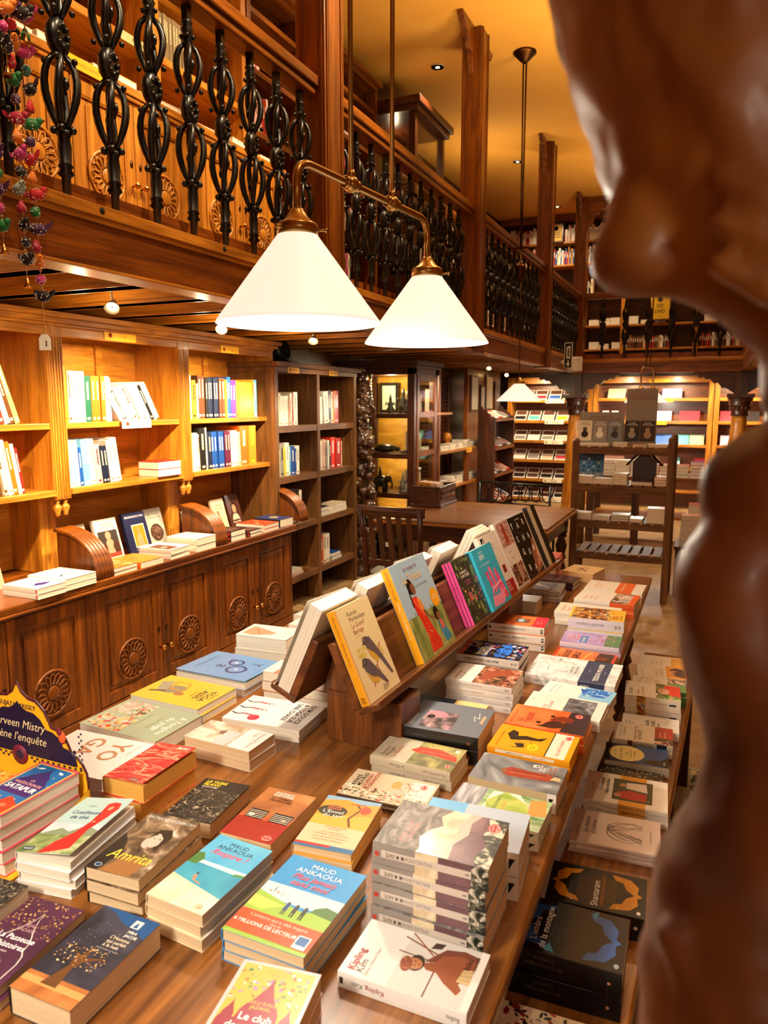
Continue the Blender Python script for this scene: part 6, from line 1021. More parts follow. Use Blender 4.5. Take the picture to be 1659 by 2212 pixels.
D('reflex', '1c2044', [('t', 'RÉFLEXIONS SUR LE YOGA', .08, .88, .05, 'd8d4e0', 'l', .84), ('r', .28, .12, .84, .70, 'e8dcc8'), ('r', .31, .15, .81, .67, 'b07c20'), ('p', [(.40, .15), (.70, .15), (.66, .42), (.58, .48), (.48, .46), (.42, .36)], 'c88a68'), ('e', .56, .55, .07, .09, 'b87c58'), ('t', 'krishnamacharya', .3, .05, .04, 'c8c4d0', 'l', .6)], '1c2044')
D('sages', 'a8a298', [('t', 'Sages, mystiques', .1, .82, .055, '3a3834', 'l', .8), ('t', 'et maîtres spirituels', .1, .74, .055, '3a3834', 'l', .8), ('e', .5, .36, .36, .36, '3c2820'), ('e', .5, .36, .28, .28, '5a4034'), ('s', 210, 40, .25, .2, .75, .52, .05, ['2c1c18', '7a5c4c'])], 'a8a298')
D('om', 'dcd2c4', [('t', 'roman', .2, .8, .06, '6a6058', 'l', .5), ('l', [(.3, .2), (.6, .3), (.4, .45), (.7, .5)], .08, '1c1814')], 'dcd2c4')
D('lotus', 'd8ccc0', [('t', 'yoga sutra', .2, .8, .05, '6a6058', 'l', .5)] + [('e', .5 + .16 * math.cos(a), .36 + .11 * math.sin(a), .10, .10, 'c8b8a8') for a in [q * 1.047 for q in range(6)]], 'd8ccc0')
D('patan', 'd8b898', [('t', 'Patanjali', .3, .78, .07, '8a4c2c', 'l', .6), ('t', 'et le yoga', .3, .68, .07, '8a4c2c', 'l', .6), ('p', [(.2, .1), (.6, .1), (.56, .4), (.4, .56), (.24, .4)], 'c08c6c'), ('e', .4, .56, .09, .10, '8a5c40')], 'd8b898')
D('portrait', '4a2820', [('e', .5, .55, .24, .30, '17100c'), ('e', .5, .54, .16, .22, 'b08468'), ('p', [(.2, .2), (.8, .2), (.66, .38), (.34, .38)], 'c8b8a8'), ('t', 'Ami parfait', .2, .1, .07, 'e8d8c8', 'l', .6)], '4a2820')
def lean(key, x, y, w, h, t_, lab, z=.736, yaw=0, tilt=16, n=1):
    for i in range(n):
        M = T(x - i * (t_ + .003), y + i * .004, z + (.006 if False else 0)) @ RZ(90 + yaw) @ RX(90 - tilt) @ T(0, h / 2, -t_)
        put_book(key, M, w, h, t_, DES[key], lab + ('' if i == 0 else ', copy ' + ORD[i] + ' from the front'), group=lab + ' copies' if n > 1 else None, full=i == 0)
lean('rosey', -3.0, 2.30, .17, .24, .02, 'pink book with a yoga pose leaning at the left end of the counter')
lean('grisv', -3.05, 2.91, .145, .22, .015, 'grey book leaning at the back of the counter')
lean('intro', -3.03, 3.11, .17, .23, .022, 'book with a seated nude painting leaning at the back of the counter')
lean('reflex', -3.02, 3.33, .18, .235, .010, 'navy book with a portrait photo leaning on the counter', n=3)
lean('sages', -3.05, 3.52, .15, .235, .018, 'grey book with a round dark emblem leaning on the counter')
lean('om', -3.05, 3.83, .10, .18, .015, 'small cream book with a black sign leaning on the right counter'); lean('lotus', -3.05, 3.96, .10, .18, .015, 'small cream book with a pale lotus leaning on the right counter')
lean('patan', -3.04, 4.15, .14, .215, .018, 'sand coloured book with a bearded figure leaning on the right counter'); lean('portrait', -3.06, 4.35, .15, .225, .015, 'brown book with a long haired portrait leaning on the right counter')
# upper gallery: flat books on the ledge and rows above
for i in range(20):
    y = 1.28 + i * .15
    c = ['w', 'w', 'p', 'w', 'y', 'w', 'c'][i % 7]
    flat(-2.70, y, 3.06, .13, .17, .022 + .012 * (i % 3), c, CN[c][1] + ' book lying on the upper ledge, ' + ORD[i] + ' from the left', rot=rng.uniform(-6, 6), grp='flat books on the upper gallery ledge')
row(-2.90, 3.48, 3.46, [('p', 24, 24)] + [('t', 26, 26)] * 9 + [('c', 22, 20, 12), ('x', 20, 22, 14)], 'above the green label upstairs', 'old volumes on the upper gallery', .18)
row(-2.90, 2.60, 3.46, [('R', 40, 27), ('o', 30, 27), ('p', 20, 22, 10), ('w', 24, 20, 10), ('c', 24, 20, 12)], 'beside the red panel upstairs', 'pale books upstairs', .18)
for i in range(5): flat(-2.96, 1.4 + i * .18, 3.46, .15, .17, .03, 'c' if i % 2 else 'w', 'flat pale book at the very top left upstairs, ' + ORD[i] + ' from the left', grp='flat books at the top left upstairs')
rr = random.Random(5)
def mixed(n, pal, hmin=19, hmax=25, tmin=12, tmax=26): return [(rr.choice(pal), rr.randint(tmin, tmax), rr.randint(hmin, hmax), 0) for _ in range(n)]
RN = ['lowest', 'second', 'third', 'fourth', 'highest']
for r_, z in enumerate((2.62, 3.0, 3.38, 3.76)):
    for c_, y in enumerate((4.37, 5.03, 5.69)):
        row(-2.90, y, z, mixed(11 + rr.randint(-3, 2), 'wwwcrpnMwx', 20, 26), 'upstairs grid case, ' + RN[r_] + ' row, ' + ['left', 'middle', 'right'][c_] + ' cell', 'books in the upstairs grid bookcase', .17, ymax=y + .5, stuff=True)
# ================================================================== PENDANT LAMPS
def shade_profile(z, r0, r1, h): return [(r0, z + h), (r0 + .004, z + h - .006), (r1 - .004, z + .008), (r1, z), (r1 - .003, z), (r1 - .007, z + .008), (r0 + .001, z + h - .008), (r0 - .002, z + h)]
def shade(t, x, y, z, r1=.19, h=.20, r0=.044, power=10):
    m = MB(); m.lathe(shade_profile(z, r0, r1, h), 48, 0, T(x, y, 0)); out(m, 'lamp_shade', OPAL, t)
    m = MB(); m.lathe([(.014, z + h + .055), (.016, z + h + .05), (.03, z + h + .03), (.044, z + h + .022), (.047, z + h + .018), (.047, z + h - .004), (.040, z + h - .004)], 24, 0, T(x, y, 0))
    for a in (.3, 2.4, 4.5): m.tube([(x + .046 * math.cos(a), y + .046 * math.sin(a), z + h + .006), (x + .066 * math.cos(a), y + .066 * math.sin(a), z + h + .006)], .003, 6); m.ball((x + .066 * math.cos(a), y + .066 * math.sin(a), z + h + .006), .005, n=6)
    out(m, 'shade_holder', BRASS, t)
    m = MB(); m.lathe([(.012, z + h - .01), (.016, z + .12), (.030, z + .06), (.031, z + .04), (.022, z + .018), (0, z + .008)], 16, 0, T(x, y, 0)); out(m, 'bulb', BULB, t)
    light('POINT', 'lamp_light', (x, y, z - .012), power, LAMPCOL, .04)
t = thing('double_pendant_lamp', 'brass double pendant lamp with two large white glass cone shades', 'lamp', (-.858, 1.855, 1.78))
A_, B_ = Vector((-.892, 1.53, 0)), Vector((-.822, 2.18, 0))
shade(t, A_.x, A_.y, 1.78, power=LP1); shade(t, B_.x, B_.y, 1.78, power=LP1)
def bez(p0, p1, p2, n=8): return [p0 * (1 - k / n) ** 2 + p1 * 2 * (k / n) * (1 - k / n) + p2 * (k / n) ** 2 for k in range(n + 1)]
d = (B_ - A_).normalized(); zt = 2.142; up = Vector((0, 0, 1))
pts = [A_ + up * 2.03] + bez(A_ + up * (zt - .055), A_ + up * zt, A_ + d * .055 + up * zt) + bez(B_ - d * .055 + up * zt, B_ + up * zt, B_ + up * (zt - .055)) + [B_ + up * 2.03]
m = MB(); m.tube(pts, .0095, 12)
out(m, 'arm', BRASS, t)
for f in (.35, .67):
    p = A_.lerp(B_, f) + up * zt
    m = MB(); m.ball(p, .021, n=14); m.lathe([(.013, -.03), (.016, -.026), (.013, -.02), (.013, .02), (.016, .026), (.013, .03)], 12, 0, T(*p) @ RZ(-math.degrees(math.atan2(d.x, d.y))) @ RX(90)); m.lathe([(.012, .014), (.009, .034)], 10, 0, T(*p)); out(m, 'joint', BRASS, t)
    m = MB(); m.tube([p + up * .02, (p.x, p.y, CEIL - .03)], .0065, 10); m.lathe([(.008, CEIL - .07), (.03, CEIL - .05), (.055, CEIL - .012), (.055, CEIL - .001)], 20, 0, T(p.x, p.y, 0)); out(m, 'rod', BRASS, t)
# single pendant with long rods, above the reading table
t = thing('pendant_lamp', 'single white cone pendant on a long thin dark rod from a brass ceiling rose', 'lamp', (-1.60, 6.5, 1.62))
shade(t, -1.58, 6.5, 1.615, .195, .15, .045, LP2)
m = MB(); m.lathe([(.01, CEIL - .09), (.03, CEIL - .075), (.085, CEIL - .02), (.095, CEIL - .012), (.095, CEIL - .001)], 24, 0, T(-1.605, 6.5, 0)); out(m, 'ceiling_rose', DBRASS, t)
m = MB(); m.tube([(-1.615, 6.5, CEIL - .08), (-1.60, 6.5, 2.9)], .007, 8); m.tube([(-1.590, 6.5, CEIL - .08), (-1.590, 6.5, 2.9)], .007, 8); m.tube([(-1.595, 6.5, 2.9), (-1.58, 6.5, 1.80)], .005, 8)
m.box((-1.68, 6.494, 2.90), (-1.52, 6.506, 2.915)); out(m, 'rod', DBRASS, t)
m = MB(); m.lathe([(0, 2.60), (.03, 2.66), (.045, 2.74), (.045, 2.77), (.02, 2.78), (.012, 2.80)], 16, 0, T(-1.597, 6.5, 0)); out(m, 'counterweight', DBRASS, t)
# far double pendant
t = thing('double_pendant_lamp', 'small distant double pendant with white cone shades above the book cart', 'lamp', (-.80, 9.9, 1.6))
shade(t, -.85, 9.75, 1.60, .19, .15, .045, LP3); shade(t, -.73, 10.05, 1.60, .19, .15, .045, LP3)
m = MB(); m.tube([(-.85, 9.75, 1.78), (-.85, 9.75, 2.0), (-.83, 9.8, 2.04), (-.75, 10.0, 2.04), (-.73, 10.05, 2.0), (-.73, 10.05, 1.78)], .010, 8); out(m, 'arm', BRASS, t)
m = MB(); m.tube([(-.81, 9.85, 2.04), (-.81, 9.85, CEIL - .001)], .008, 8); m.tube([(-.77, 9.95, 2.04), (-.77, 9.95, CEIL - .001)], .008, 8); out(m, 'rod', DBRASS, t)

# ================================================================== GARLAND OF FABRIC BIRDS
DOT = mat('white_dots', 'f0ece4', .5)
BC = {n: mat('cloth_' + n, c, .65, coat=.15) for n, c in dict(black='1c1420', red='c81c2c', green='1f7a3c', pink='cc3c84', orange='ec8420', violet='4c2450', teal='3c8a80', grey='98aca0', crimson='a8183c', blue='2a7cb8').items()}
def bird(t, x, y, z, col, s=.022, flip=1, dots=True, kind='bird'):
    m = MB(); r_ = random.Random(int(x * 9999 + z * 777))
    M = T(x, y, z) @ RZ(r_.uniform(-40, 40)) @ RY(r_.uniform(-12, 12))
    if kind == 'bird':
        m.ball((0, 0, 0), s, 0, M, 10, (1.0, .55, .62)); m.ball((flip * s * .85, 0, s * .35), s * .42, 0, M, 8, (1, .8, .9))
        m.prism([(-flip * s * .5, .2 * s), (-flip * s * 1.6, .75 * s), (-flip * s * 1.5, .25 * s), (-flip * s * .6, -.3 * s)] if flip < 0 else [(-s * .6, -.3 * s), (-s * 1.5, .25 * s), (-s * 1.6, .75 * s), (-s * .5, .2 * s)], -.12 * s, .12 * s, 0, M @ FY)
        m.lathe([(s * .12, 0), (0, s * .35)], 6, 2, M @ T(flip * s * 1.2, 0, s * .35) @ RY(90 * flip))
    elif kind == 'drop': m.lathe([(0, -s * .9), (s * .55, -s * .6), (s * .6, -s * .1), (s * .25, s * .7), (0, s * .95)], 10, 0, M)
    else: m.ball((0, 0, 0), s * .7, 0, M, 10, (1, .8, 1))
    if dots:
        for i in range(26):
            u, v = r_.uniform(-1, 1), r_.uniform(0, 6.28); w = math.sqrt(1 - u * u)
            if kind == 'bird': p = (u * s * 1.0, w * math.cos(v) * s * .56, w * math.sin(v) * s * .63)
            elif kind == 'drop': p = (w * math.cos(v) * s * .56, w * math.sin(v) * s * .56, (u * .6 - .2) * s)
            else: p = (w * math.cos(v) * s * .7, w * math.sin(v) * s * .56, u * s * .7)
            m.ball(p, s * .075, 1, M, 4)
    n_ = {'bird': 'cloth_bird', 'drop': 'cloth_drop', 'heart': 'cloth_heart'}[kind]
    out(m, n_, [BC[col], DOT, GOLD], t)
cols = list(BC)
strings = [(-1.775, 1.600, 3.12, 1.900, 'bird string hanging lowest with a white price tag at its end'), (-1.76, 1.540, 3.12, 1.990, 'bird string second from the right ending in a small brass bell'),
           (-1.775, 1.485, 3.12, 2.07, 'bird string third from the right ending in a small brass bell'), (-1.755, 1.435, 3.12, 2.10, 'bird string fourth from the right beside the picture edge'),
           (-1.77, 1.385, 3.12, 2.30, 'bird string fifth from the right, mostly cut by the edge'), (-1.745, 1.51, 3.12, 2.52, 'short bird string in front of the others near the top'), (-1.74, 1.57, 3.12, 2.62, 'shortest bird string in the dense top cluster')]
seq = ['black', 'green', 'red', 'violet', 'black', 'green', 'red', 'pink', 'violet', 'black', 'green', 'crimson', 'pink', 'violet', 'orange', 'black', 'teal', 'red', 'grey', 'violet', 'green', 'crimson', 'black', 'pink', 'orange']
for si, (x, y, z1, z0, lab) in enumerate(strings):
    t = thing('bird_garland', 'hanging ' + lab, 'garland', (x, y, z1), group=None)
    m = MB(); m.tube([(x, y, z1), (x, y, z0 - .06)], .0012, 5)
    z = z0; i = si * 5
    while z < z1: m.ball((x, y, z + .024), .0045, n=6); z += .048
    out(m, 'thread', mat('thread', 'c89a5c', .6), t)
    z = z0; k_ = 0
    while z < z1 - .02:
        kind = 'bird' if k_ % 2 == 0 else ('drop' if (k_ // 2) % 2 else 'heart')
        bird(t, x + rng.uniform(-.004, .004), y + rng.uniform(-.006, .006), z, seq[(i * 3 + k_ * 7) % len(seq)], (.026 if kind == 'bird' else .021), 1 if (k_ + si) % 4 else -1, True, kind)
        z += .046; k_ += 1
    if si:
        m = MB(); m.lathe([(0, z0 - .045), (.004, z0 - .048), (.007, z0 - .065), (.012, z0 - .075)], 10, 0, T(x, y, 0)); out(m, 'bell', GOLD, t)
    else:
        m = MB(); M = T(x, y, z0 - .065) @ RZ(25)
        m.tube([(x, y, z0 - .03), (x + .003, y, z0 - .065), (x, y, z0 - .105)], .0008, 4)
        m.prism([(-.017, -.085), (.017, -.085), (.017, -.052), (.008, -.040), (-.008, -.040), (-.017, -.052)], -.0006, .0006, 1, M @ FY); m.box((.002, -.0012, -.075), (.006, -.0007, -.058), 2, M)
        out(m, 'price_tag', [mat('thread', 'c89a5c', .6), WLAB, mat('ink_grey', '5a5650', .6)], t)
# ================================================================== MIDDLE DISTANCE
# reading table
t = thing('reading_table', 'large brown reading table with moulded edge under the single pendant', 'table', (-1.62, 5.48, 0))
m = MB(); m.box((-2.27, 4.90, .725), (-.96, 6.06, .745)); m.box((-2.25, 4.92, .745), (-.98, 6.04, .76)); out(m, 'tabletop', wood('reading_top', '6a3c14', 'b47a34', .4, 'x', .7, .1), t, .005)
m = MB(); m.box((-2.20, 4.97, .60), (-1.03, 5.0, .725)); m.box((-2.20, 5.96, .60), (-1.03, 5.99, .725)); m.box((-2.20, 5.0, .60), (-2.17, 5.96, .725)); m.box((-1.06, 5.0, .60), (-1.03, 5.96, .725)); out(m, 'apron', ROSE['x'], t, .003)
for x, y in ((-2.16, 5.01), (-1.07, 5.01), (-2.16, 5.95), (-1.07, 5.95)):
    m = MB(); turned_leg(m, x, y, .724, .045); out(m, 'leg', ROSE['z'], t)
# slatted chair, its back to the camera
t = thing('slatted_chair', 'dark slatted wooden chair pushed up to the reading table', 'chair', (-1.90, 4.62, 0))
cx, cy = -1.90, 4.62
m = MB(); m.box((cx - .22, cy - .18, .43), (cx + .22, cy + .24, .46)); out(m, 'seat', ROSE['x'], t, .01)
for s in (-1, 1):
    m = MB(); m.tube([(cx + s * .19, cy - .16, 0), (cx + s * .19, cy - .17, .44), (cx + s * .20, cy - .19, .7), (cx + s * .215, cy - .25, .925)], .02, 8); out(m, 'leg', ROSE['z'], t)
    m = MB(); m.tube([(cx + s * .19, cy + .21, 0), (cx + s * .19, cy + .21, .43)], .019, 8); out(m, 'leg', ROSE['z'], t)
m = MB(); N_ = 10
P0 = [(cx - .24 + .48 * k / N_, cy - .225 - .035 * math.sin(math.pi * k / N_), .885) for k in range(N_ + 1)]
for a, b in zip(P0[:-1], P0[1:]):
    m.add([(a[0], a[1] - .011, .865), (b[0], b[1] - .011, .865), (b[0], b[1] - .018, .93), (a[0], a[1] - .018, .93), (a[0], a[1] + .011, .865), (b[0], b[1] + .011, .865), (b[0], b[1] + .004, .93), (a[0], a[1] + .004, .93)], [(0, 1, 2, 3), (5, 4, 7, 6), (3, 2, 6, 7), (1, 0, 4, 5)], 0, None, True)
out(m, 'top_rail', ROSE['x'], t)
m = MB(); m.box((cx - .19, cy - .19, .52), (cx + .19, cy - .165, .56)); out(m, 'lower_rail', ROSE['x'], t, .004)
for k in range(5):
    x = cx - .135 + k * .0675; yb = -.035 * math.sin(math.pi * (k + 1) / 6)
    m = MB(); m.add([(x - .016, cy - .185, .55), (x + .016, cy - .185, .55), (x + .018, cy - .228 + yb, .87), (x - .018, cy - .228 + yb, .87), (x - .016, cy - .173, .55), (x + .016, cy - .173, .55), (x + .018, cy - .216 + yb, .87), (x - .018, cy - .216 + yb, .87)], [(0, 1, 2, 3), (5, 4, 7, 6), (1, 5, 6, 2), (4, 0, 3, 7)]); out(m, 'back_slat', ROSE['z'], t)
m = MB(); m.box((cx - .045, cy - .197, .655), (cx + .0, cy - .194, .685)); out(m, 'price_sticker', WLAB, t)
# iron bench back beyond the table
t = thing('iron_chair', 'black filigree iron chair back showing above the reading table', 'chair', (-1.62, 6.62, 0))
m = MB(); m.tube([(-1.95, 6.6, .88), (-1.3, 6.6, .86)], .012, 6); m.tube([(-1.95, 6.6, .70), (-1.3, 6.6, .68)], .008, 6)
for k in range(7):
    x = -1.90 + k * .095; m.tube([(x + .04 * math.cos(a * .7), 6.6, .785 + .075 * math.sin(a * .7)) for a in range(10)], .006, 5)
m.tube([(-1.95, 6.6, .0), (-1.95, 6.6, .88)], .012, 6); m.tube([(-1.3, 6.6, .0), (-1.3, 6.6, .86)], .012, 6); out(m, 'back_frame', IRON, t)
m = MB(); m.box((-1.95, 6.62, .43), (-1.3, 6.95, .45)); out(m, 'seat', IRON, t)
for x in (-1.93, -1.32): m = MB(); m.tube([(x, 6.93, 0), (x, 6.93, .43)], .012, 6); out(m, 'leg', IRON, t)
# carved chest with ledgers on the reading table
t = thing('carved_chest', 'open carved wooden chest standing on the reading table', 'box', (-2.09, 5.78, .76))
m = MB(); m.box((-2.21, 5.58, .775), (-2.19, 5.99, .93)); m.box((-2.0, 5.58, .775), (-1.98, 5.99, .93)); m.box((-2.19, 5.58, .775), (-2.0, 5.60, .93)); m.box((-2.19, 5.97, .775), (-2.0, 5.99, .93)); m.box((-2.225, 5.565, .7605), (-1.965, 6.005, .785)); out(m, 'body', ROSE['x'], t, .004)
m = MB(); r_ = random.Random(3)
m.box((-1.98, 5.60, .80), (-1.976, 5.97, .808)); m.box((-1.98, 5.60, .912), (-1.976, 5.97, .92))
for k in range(14):
    y, z = 5.64 + (k % 7) * .048, .835 + (k // 7) * .048
    m.tube([(-1.976, y + .02 * math.cos(a * .8) * (1 - a * .06), z + .02 * math.sin(a * .8) * (1 - a * .06)) for a in range(10)], .0045, 5); m.ball((-1.976, y, z), .008, n=6)
for k in range(7):
    a = k * .9; m.tube([(-2.09 + .05 * math.cos(a + q * .2), 5.577, .855 + .05 * math.sin(a + q * .2)) for q in range(4)], .003, 5)
out(m, 'carving', TEAKD['y'], t)
row(5.62, -2.185, .79, [('h', 60, 17), ('h', 50, 16.5), ('c', 14, 16), ('w', 16, 16.5), ('o', 10, 16), ('c', 20, 16)], 'in the carved chest', 'ledgers in the carved chest', .15, axis='y')

# carved dark wooden statue beside the glass case
STW = noisemat('carved_ebony', [(.35, '20120a'), (.55, '4c2c16'), (.72, '74502e')], 14, .28, coat=.5, dist=1.5)
def carved_statue():
    X0, Y0 = -2.97, 6.20
    t = thing('carved_statue', 'tall richly carved dark wooden temple statue left of the glass case', 'statue', (X0, Y0, 0))
    m = MB(); M = T(X0, Y0, 0)
    m.lathe([(.15, 0), (.15, .07), (.13, .09), (.145, .12), (.12, .17), (.14, .20), (.14, .24), (.115, .27), (.13, .31), (.13, .36), (.105, .40), (.12, .43), (.11, .46)], 20, 0, M)
    for z, r_, n_ in ((.145, .135, 22), (.285, .125, 22), (.40, .12, 20)):
        for k in range(n_): a = k * math.tau / n_; m.ball((X0 + r_ * math.cos(a), Y0 + r_ * math.sin(a), z), .017, n=6, sq=(1, 1, 2.2))
    out(m, 'lotus_pedestal', STW, t)
    m = MB(); r_ = random.Random(9)
    parts = [(0, 0, .52, .10), (-.03, -.02, .60, .095), (.05, -.03, .64, .085), (-.05, -.03, .72, .085), (.03, 0, .78, .105), (0, 0, .88, .11), (0, -.02, .98, .10), (0, 0, 1.08, .095), (0, -.01, 1.17, .105), (0, -.02, 1.26, .11), (0, 0, 1.36, .085), (0, -.02, 1.46, .075), (0, -.03, 1.54, .085), (0, 0, 1.64, .09), (0, 0, 1.74, .085), (0, 0, 1.83, .06), (0, 0, 1.90, .035),
        (.10, -.06, .66, .06), (.12, -.05, .77, .055), (-.11, -.06, .70, .055), (.10, -.07, 1.10, .04), (.13, -.08, 1.02, .04), (.11, -.10, .94, .038), (-.10, -.07, 1.10, .04), (-.13, -.08, 1.0, .04), (-.1, -.1, .92, .035), (.10, -.04, 1.24, .05), (-.10, -.04, 1.24, .05), (0, -.11, .86, .05)]
    for a, b, z, r2 in parts: m.ball((X0 + a, Y0 + b, z), r2, n=14)
    for k in range(420):
        z = r_.uniform(.48, 1.86); a = r_.uniform(2.6, 6.8); rr_ = .085 + .035 * math.sin(z * 9) ** 2
        if z > 1.5: rr_ *= .85
        m.ball((X0 + rr_ * math.cos(a), Y0 + rr_ * math.sin(a), z), r_.uniform(.007, .020), n=6)
    for j in range(9):
        z = 1.34 - j * .055; w = .03 + j * .009
        m.tube([(X0 + w * math.cos(q), Y0 - .095 - .015 * math.sin(q), z + .05 * math.sin(q) - .02) for q in [math.pi + k * math.pi / 8 for k in range(9)]], .007, 5)
    for j in range(8):
        z = 1.80 - j * .03; m.tube([(X0 + (.09 + .002 * j) * math.cos(q), Y0 + (.09) * math.sin(q), z + .012 * math.sin(5 * q)) for q in [k * math.tau / 14 for k in range(14)]], .007, 5, closed=True)
    for s in (-1, 1):
        for j in range(6): m.tube([(X0 + s * (.10 + .012 * j), Y0 - .03, 1.60 - q * .03 - j * .01) for q in range(8)], .006, 5)
    o = out(m, 'carved_figure', STW, t)
    rm = o.modifiers.new('remesh', 'REMESH'); rm.mode = 'VOXEL'; rm.voxel_size = .007; rm.use_smooth_shade = True
carved_statue()
light('SPOT', 'statue_fill_light', (-2.2, 5.6, 1.97), 40, WARM, .03, (-2.95, 6.2, 1.1), 80, .8)  # spot without a fixture, added to bring out the statue

# glass showcase
t = thing('glass_showcase', 'tall dark wooden glass showcase with a yellow back panel', 'showcase', (-2.91, 6.76, 0))
x0, x1, y0, y1 = -3.27, -2.55, 6.46, 7.10
m = MB()
for x, y in ((x0, y0), (x1 - .07, y0), (x0, y1 - .06), (x1 - .07, y1 - .06)): m.box((x, y, 0), (x + .07, y + .06, 1.92))
m.box((x0, y0, 0), (x1, y1, .12)); m.box((x0, y0, 1.86), (x1, y1, 1.92)); out(m, 'frame', ROSE['z'], t, .003)
m = MB(); m.box((x0 - .02, y0 - .03, 1.92), (x1 + .03, y1 + .03, 1.95)); m.box((x0 - .03, y0 - .05, 1.95), (x1 + .05, y1 + .05, 1.99)); out(m, 'cornice', ROSE['x'], t, .005)
ZS = (.36, .74, 1.12, 1.50)
for z in ZS:
    m = MB(); m.box((x0 + .02, y0 + .008, z - .045), (x1 - .01, y1 - .02, z)); out(m, 'shelf', ROSE['x'], t, .002)
m = MB(); m.box((x0 + .01, y0 + .06, .12), (x0 + .02, y1 - .06, 1.86)); m.box((x0 + .07, y1 - .02, .12), (x1 - .30, y1 - .01, 1.86)); out(m, 'back_panel', noisemat('yellow_ply', [(.3, 'b07818'), (.6, 'd8a02c'), (.8, 'e0b040')], 3, .5, stretch=(1, 1, 6)), t)
m = MB(); m.box((x0 + .07, y0 + .02, .12), (x1 - .07, y0 + .024, 1.86)); out(m, 'front_glass', GLASS, t)
d_ = MB(); d_.box((x1 - .012, y0 + .06, .12), (x1 + .008, y0 + .115, 1.86)); d_.box((x1 - .012, y1 - .115, .12), (x1 + .008, y1 - .06, 1.86))
for z in (.12, .72, 1.09, 1.46, 1.80): d_.box((x1 - .012, y0 + .115, z), (x1 + .008, y1 - .115, z + .055))
d = out(d_, 'door', TEAKD['z'], t, .003)
m = MB(); m.box((x1 - .004, y0 + .115, .17), (x1 - .001, y1 - .115, 1.80)); out(m, 'pane', GLASS, d)
m = MB(); m.ball((x1 + .02, y0 + .09, .98), .017, n=10); out(m, 'knob', WHITEP, d)
light('POINT', 'showcase_light', (-2.85, 6.62, 1.80), 22, (1, .78, .45), .03); [light('POINT', 'showcase_light', (-2.95, 6.80, q), 6, (1, .78, .45), .02) for q in (1.42, 1.04, .66)]
FG = mat('patinated_bronze', '2c2c24', .3, .5)
def figurine(kind, x, y, z, s, lab, mt=None, nm='figurine'):
    m = MB()
    if kind == 'elephant':
        m.ball((x, y, z + s * .5), s * .32, n=12, sq=(1.3, .8, .9)); m.ball((x + s * .42, y, z + s * .62), s * .19, n=10)
        m.tube([(x + s * .55, y, z + s * .6), (x + s * .64, y, z + s * .4), (x + s * .62, y, z + s * .15)], [s * .07, s * .05, s * .035], 8)
        for a in (-.26, .26):
            for b in (-.14, .14): m.tube([(x + a * s, y + b * s, z), (x + a * s, y + b * s, z + s * .4)], s * .09, 8)
        m.ball((x, y, z + s * .95), s * .09, n=8); m.tube([(x, y, z + s * .7), (x, y, z + s * 1.25)], [s * .1, s * .03], 8)
    elif kind == 'turtle': m.ball((x, y, z + s * .3), s, n=16, sq=(1, .7, .32)); m.ball((x + s * 1.05, y, z + s * .25), s * .2, n=8)
    elif kind == 'deity':
        m.lathe([(s * .28, 0), (s * .3, s * .1), (s * .2, s * .16), (s * .34, s * .3), (s * .2, s * .5), (s * .24, s * .75), (s * .1, s * .95), (s * .13, s * 1.08), (s * .1, s * 1.22), (s * .03, s * 1.5), (0, s * 1.52)], 12, 0, T(x, y, z))
        for q in (-1, 1): m.tube([(x + q * s * .22, y, z + s * .8), (x + q * s * .42, y - s * .05, z + s * .65), (x + q * s * .3, y - s * .1, z + s * .9)], s * .05, 6)
    elif kind == 'picture': m.box((x - s * .34, y, z), (x + s * .34, y + .012, z + s)); m.box((x - s * .24, y - .002, z + s * .1), (x + s * .24, y, z + s * .9), 1)
    elif kind == 'cards': m.box((x - s * .3, y, z), (x + s * .3, y + .008, z + s), 1)
    z0 = min(v[2] for v in m.v); m.v = [(a, b, c - z0 + z + .0005) for a, b, c in m.v]
    solo(m, nm, [mt or FG, mat('pale_print', 'c8d0b8', .5)], lab, nm.replace('_', ' ').split()[-1])
figurine('picture', -3.02, 6.95, 1.50, .30, 'pale framed print standing on the top shelf of the glass showcase', nm='framed_print')
figurine('deity', -3.10, 6.62, 1.50, .15, 'bronze figurine left of the framed print in the showcase'); figurine('deity', -2.86, 6.62, 1.50, .12, 'bronze figurine right of the framed print in the showcase'); figurine('deity', -2.76, 6.70, 1.50, .16, 'tall bronze figurine on the top showcase shelf near the corner')
figurine('turtle', -2.92, 6.62, 1.12, .13, 'large dark polished shell shape on the middle showcase shelf'); figurine('turtle', -2.70, 6.60, 1.12, .05, 'small dark bowl beside the large shell shape')
figurine('elephant', -2.96, 6.60, .74, .20, 'dark elephant figurine carrying a rider on the lower showcase shelf'); figurine('deity', -2.72, 6.60, .74, .13, 'small silver figurine beside the elephant', mat('silver_figurine', 'a8a498', .3, .8))
for k, (a, b) in enumerate(((.74, 'lower'), (1.12, 'middle'), (1.50, 'top'))):
    row(-2.60, 6.72, a, [('w', 14, 20), ('c', 16, 21), ('w', 12, 19), ('G', 10, 20), ('c', 14, 18)], 'behind the showcase door, ' + b + ' shelf', 'books inside the showcase', .14)

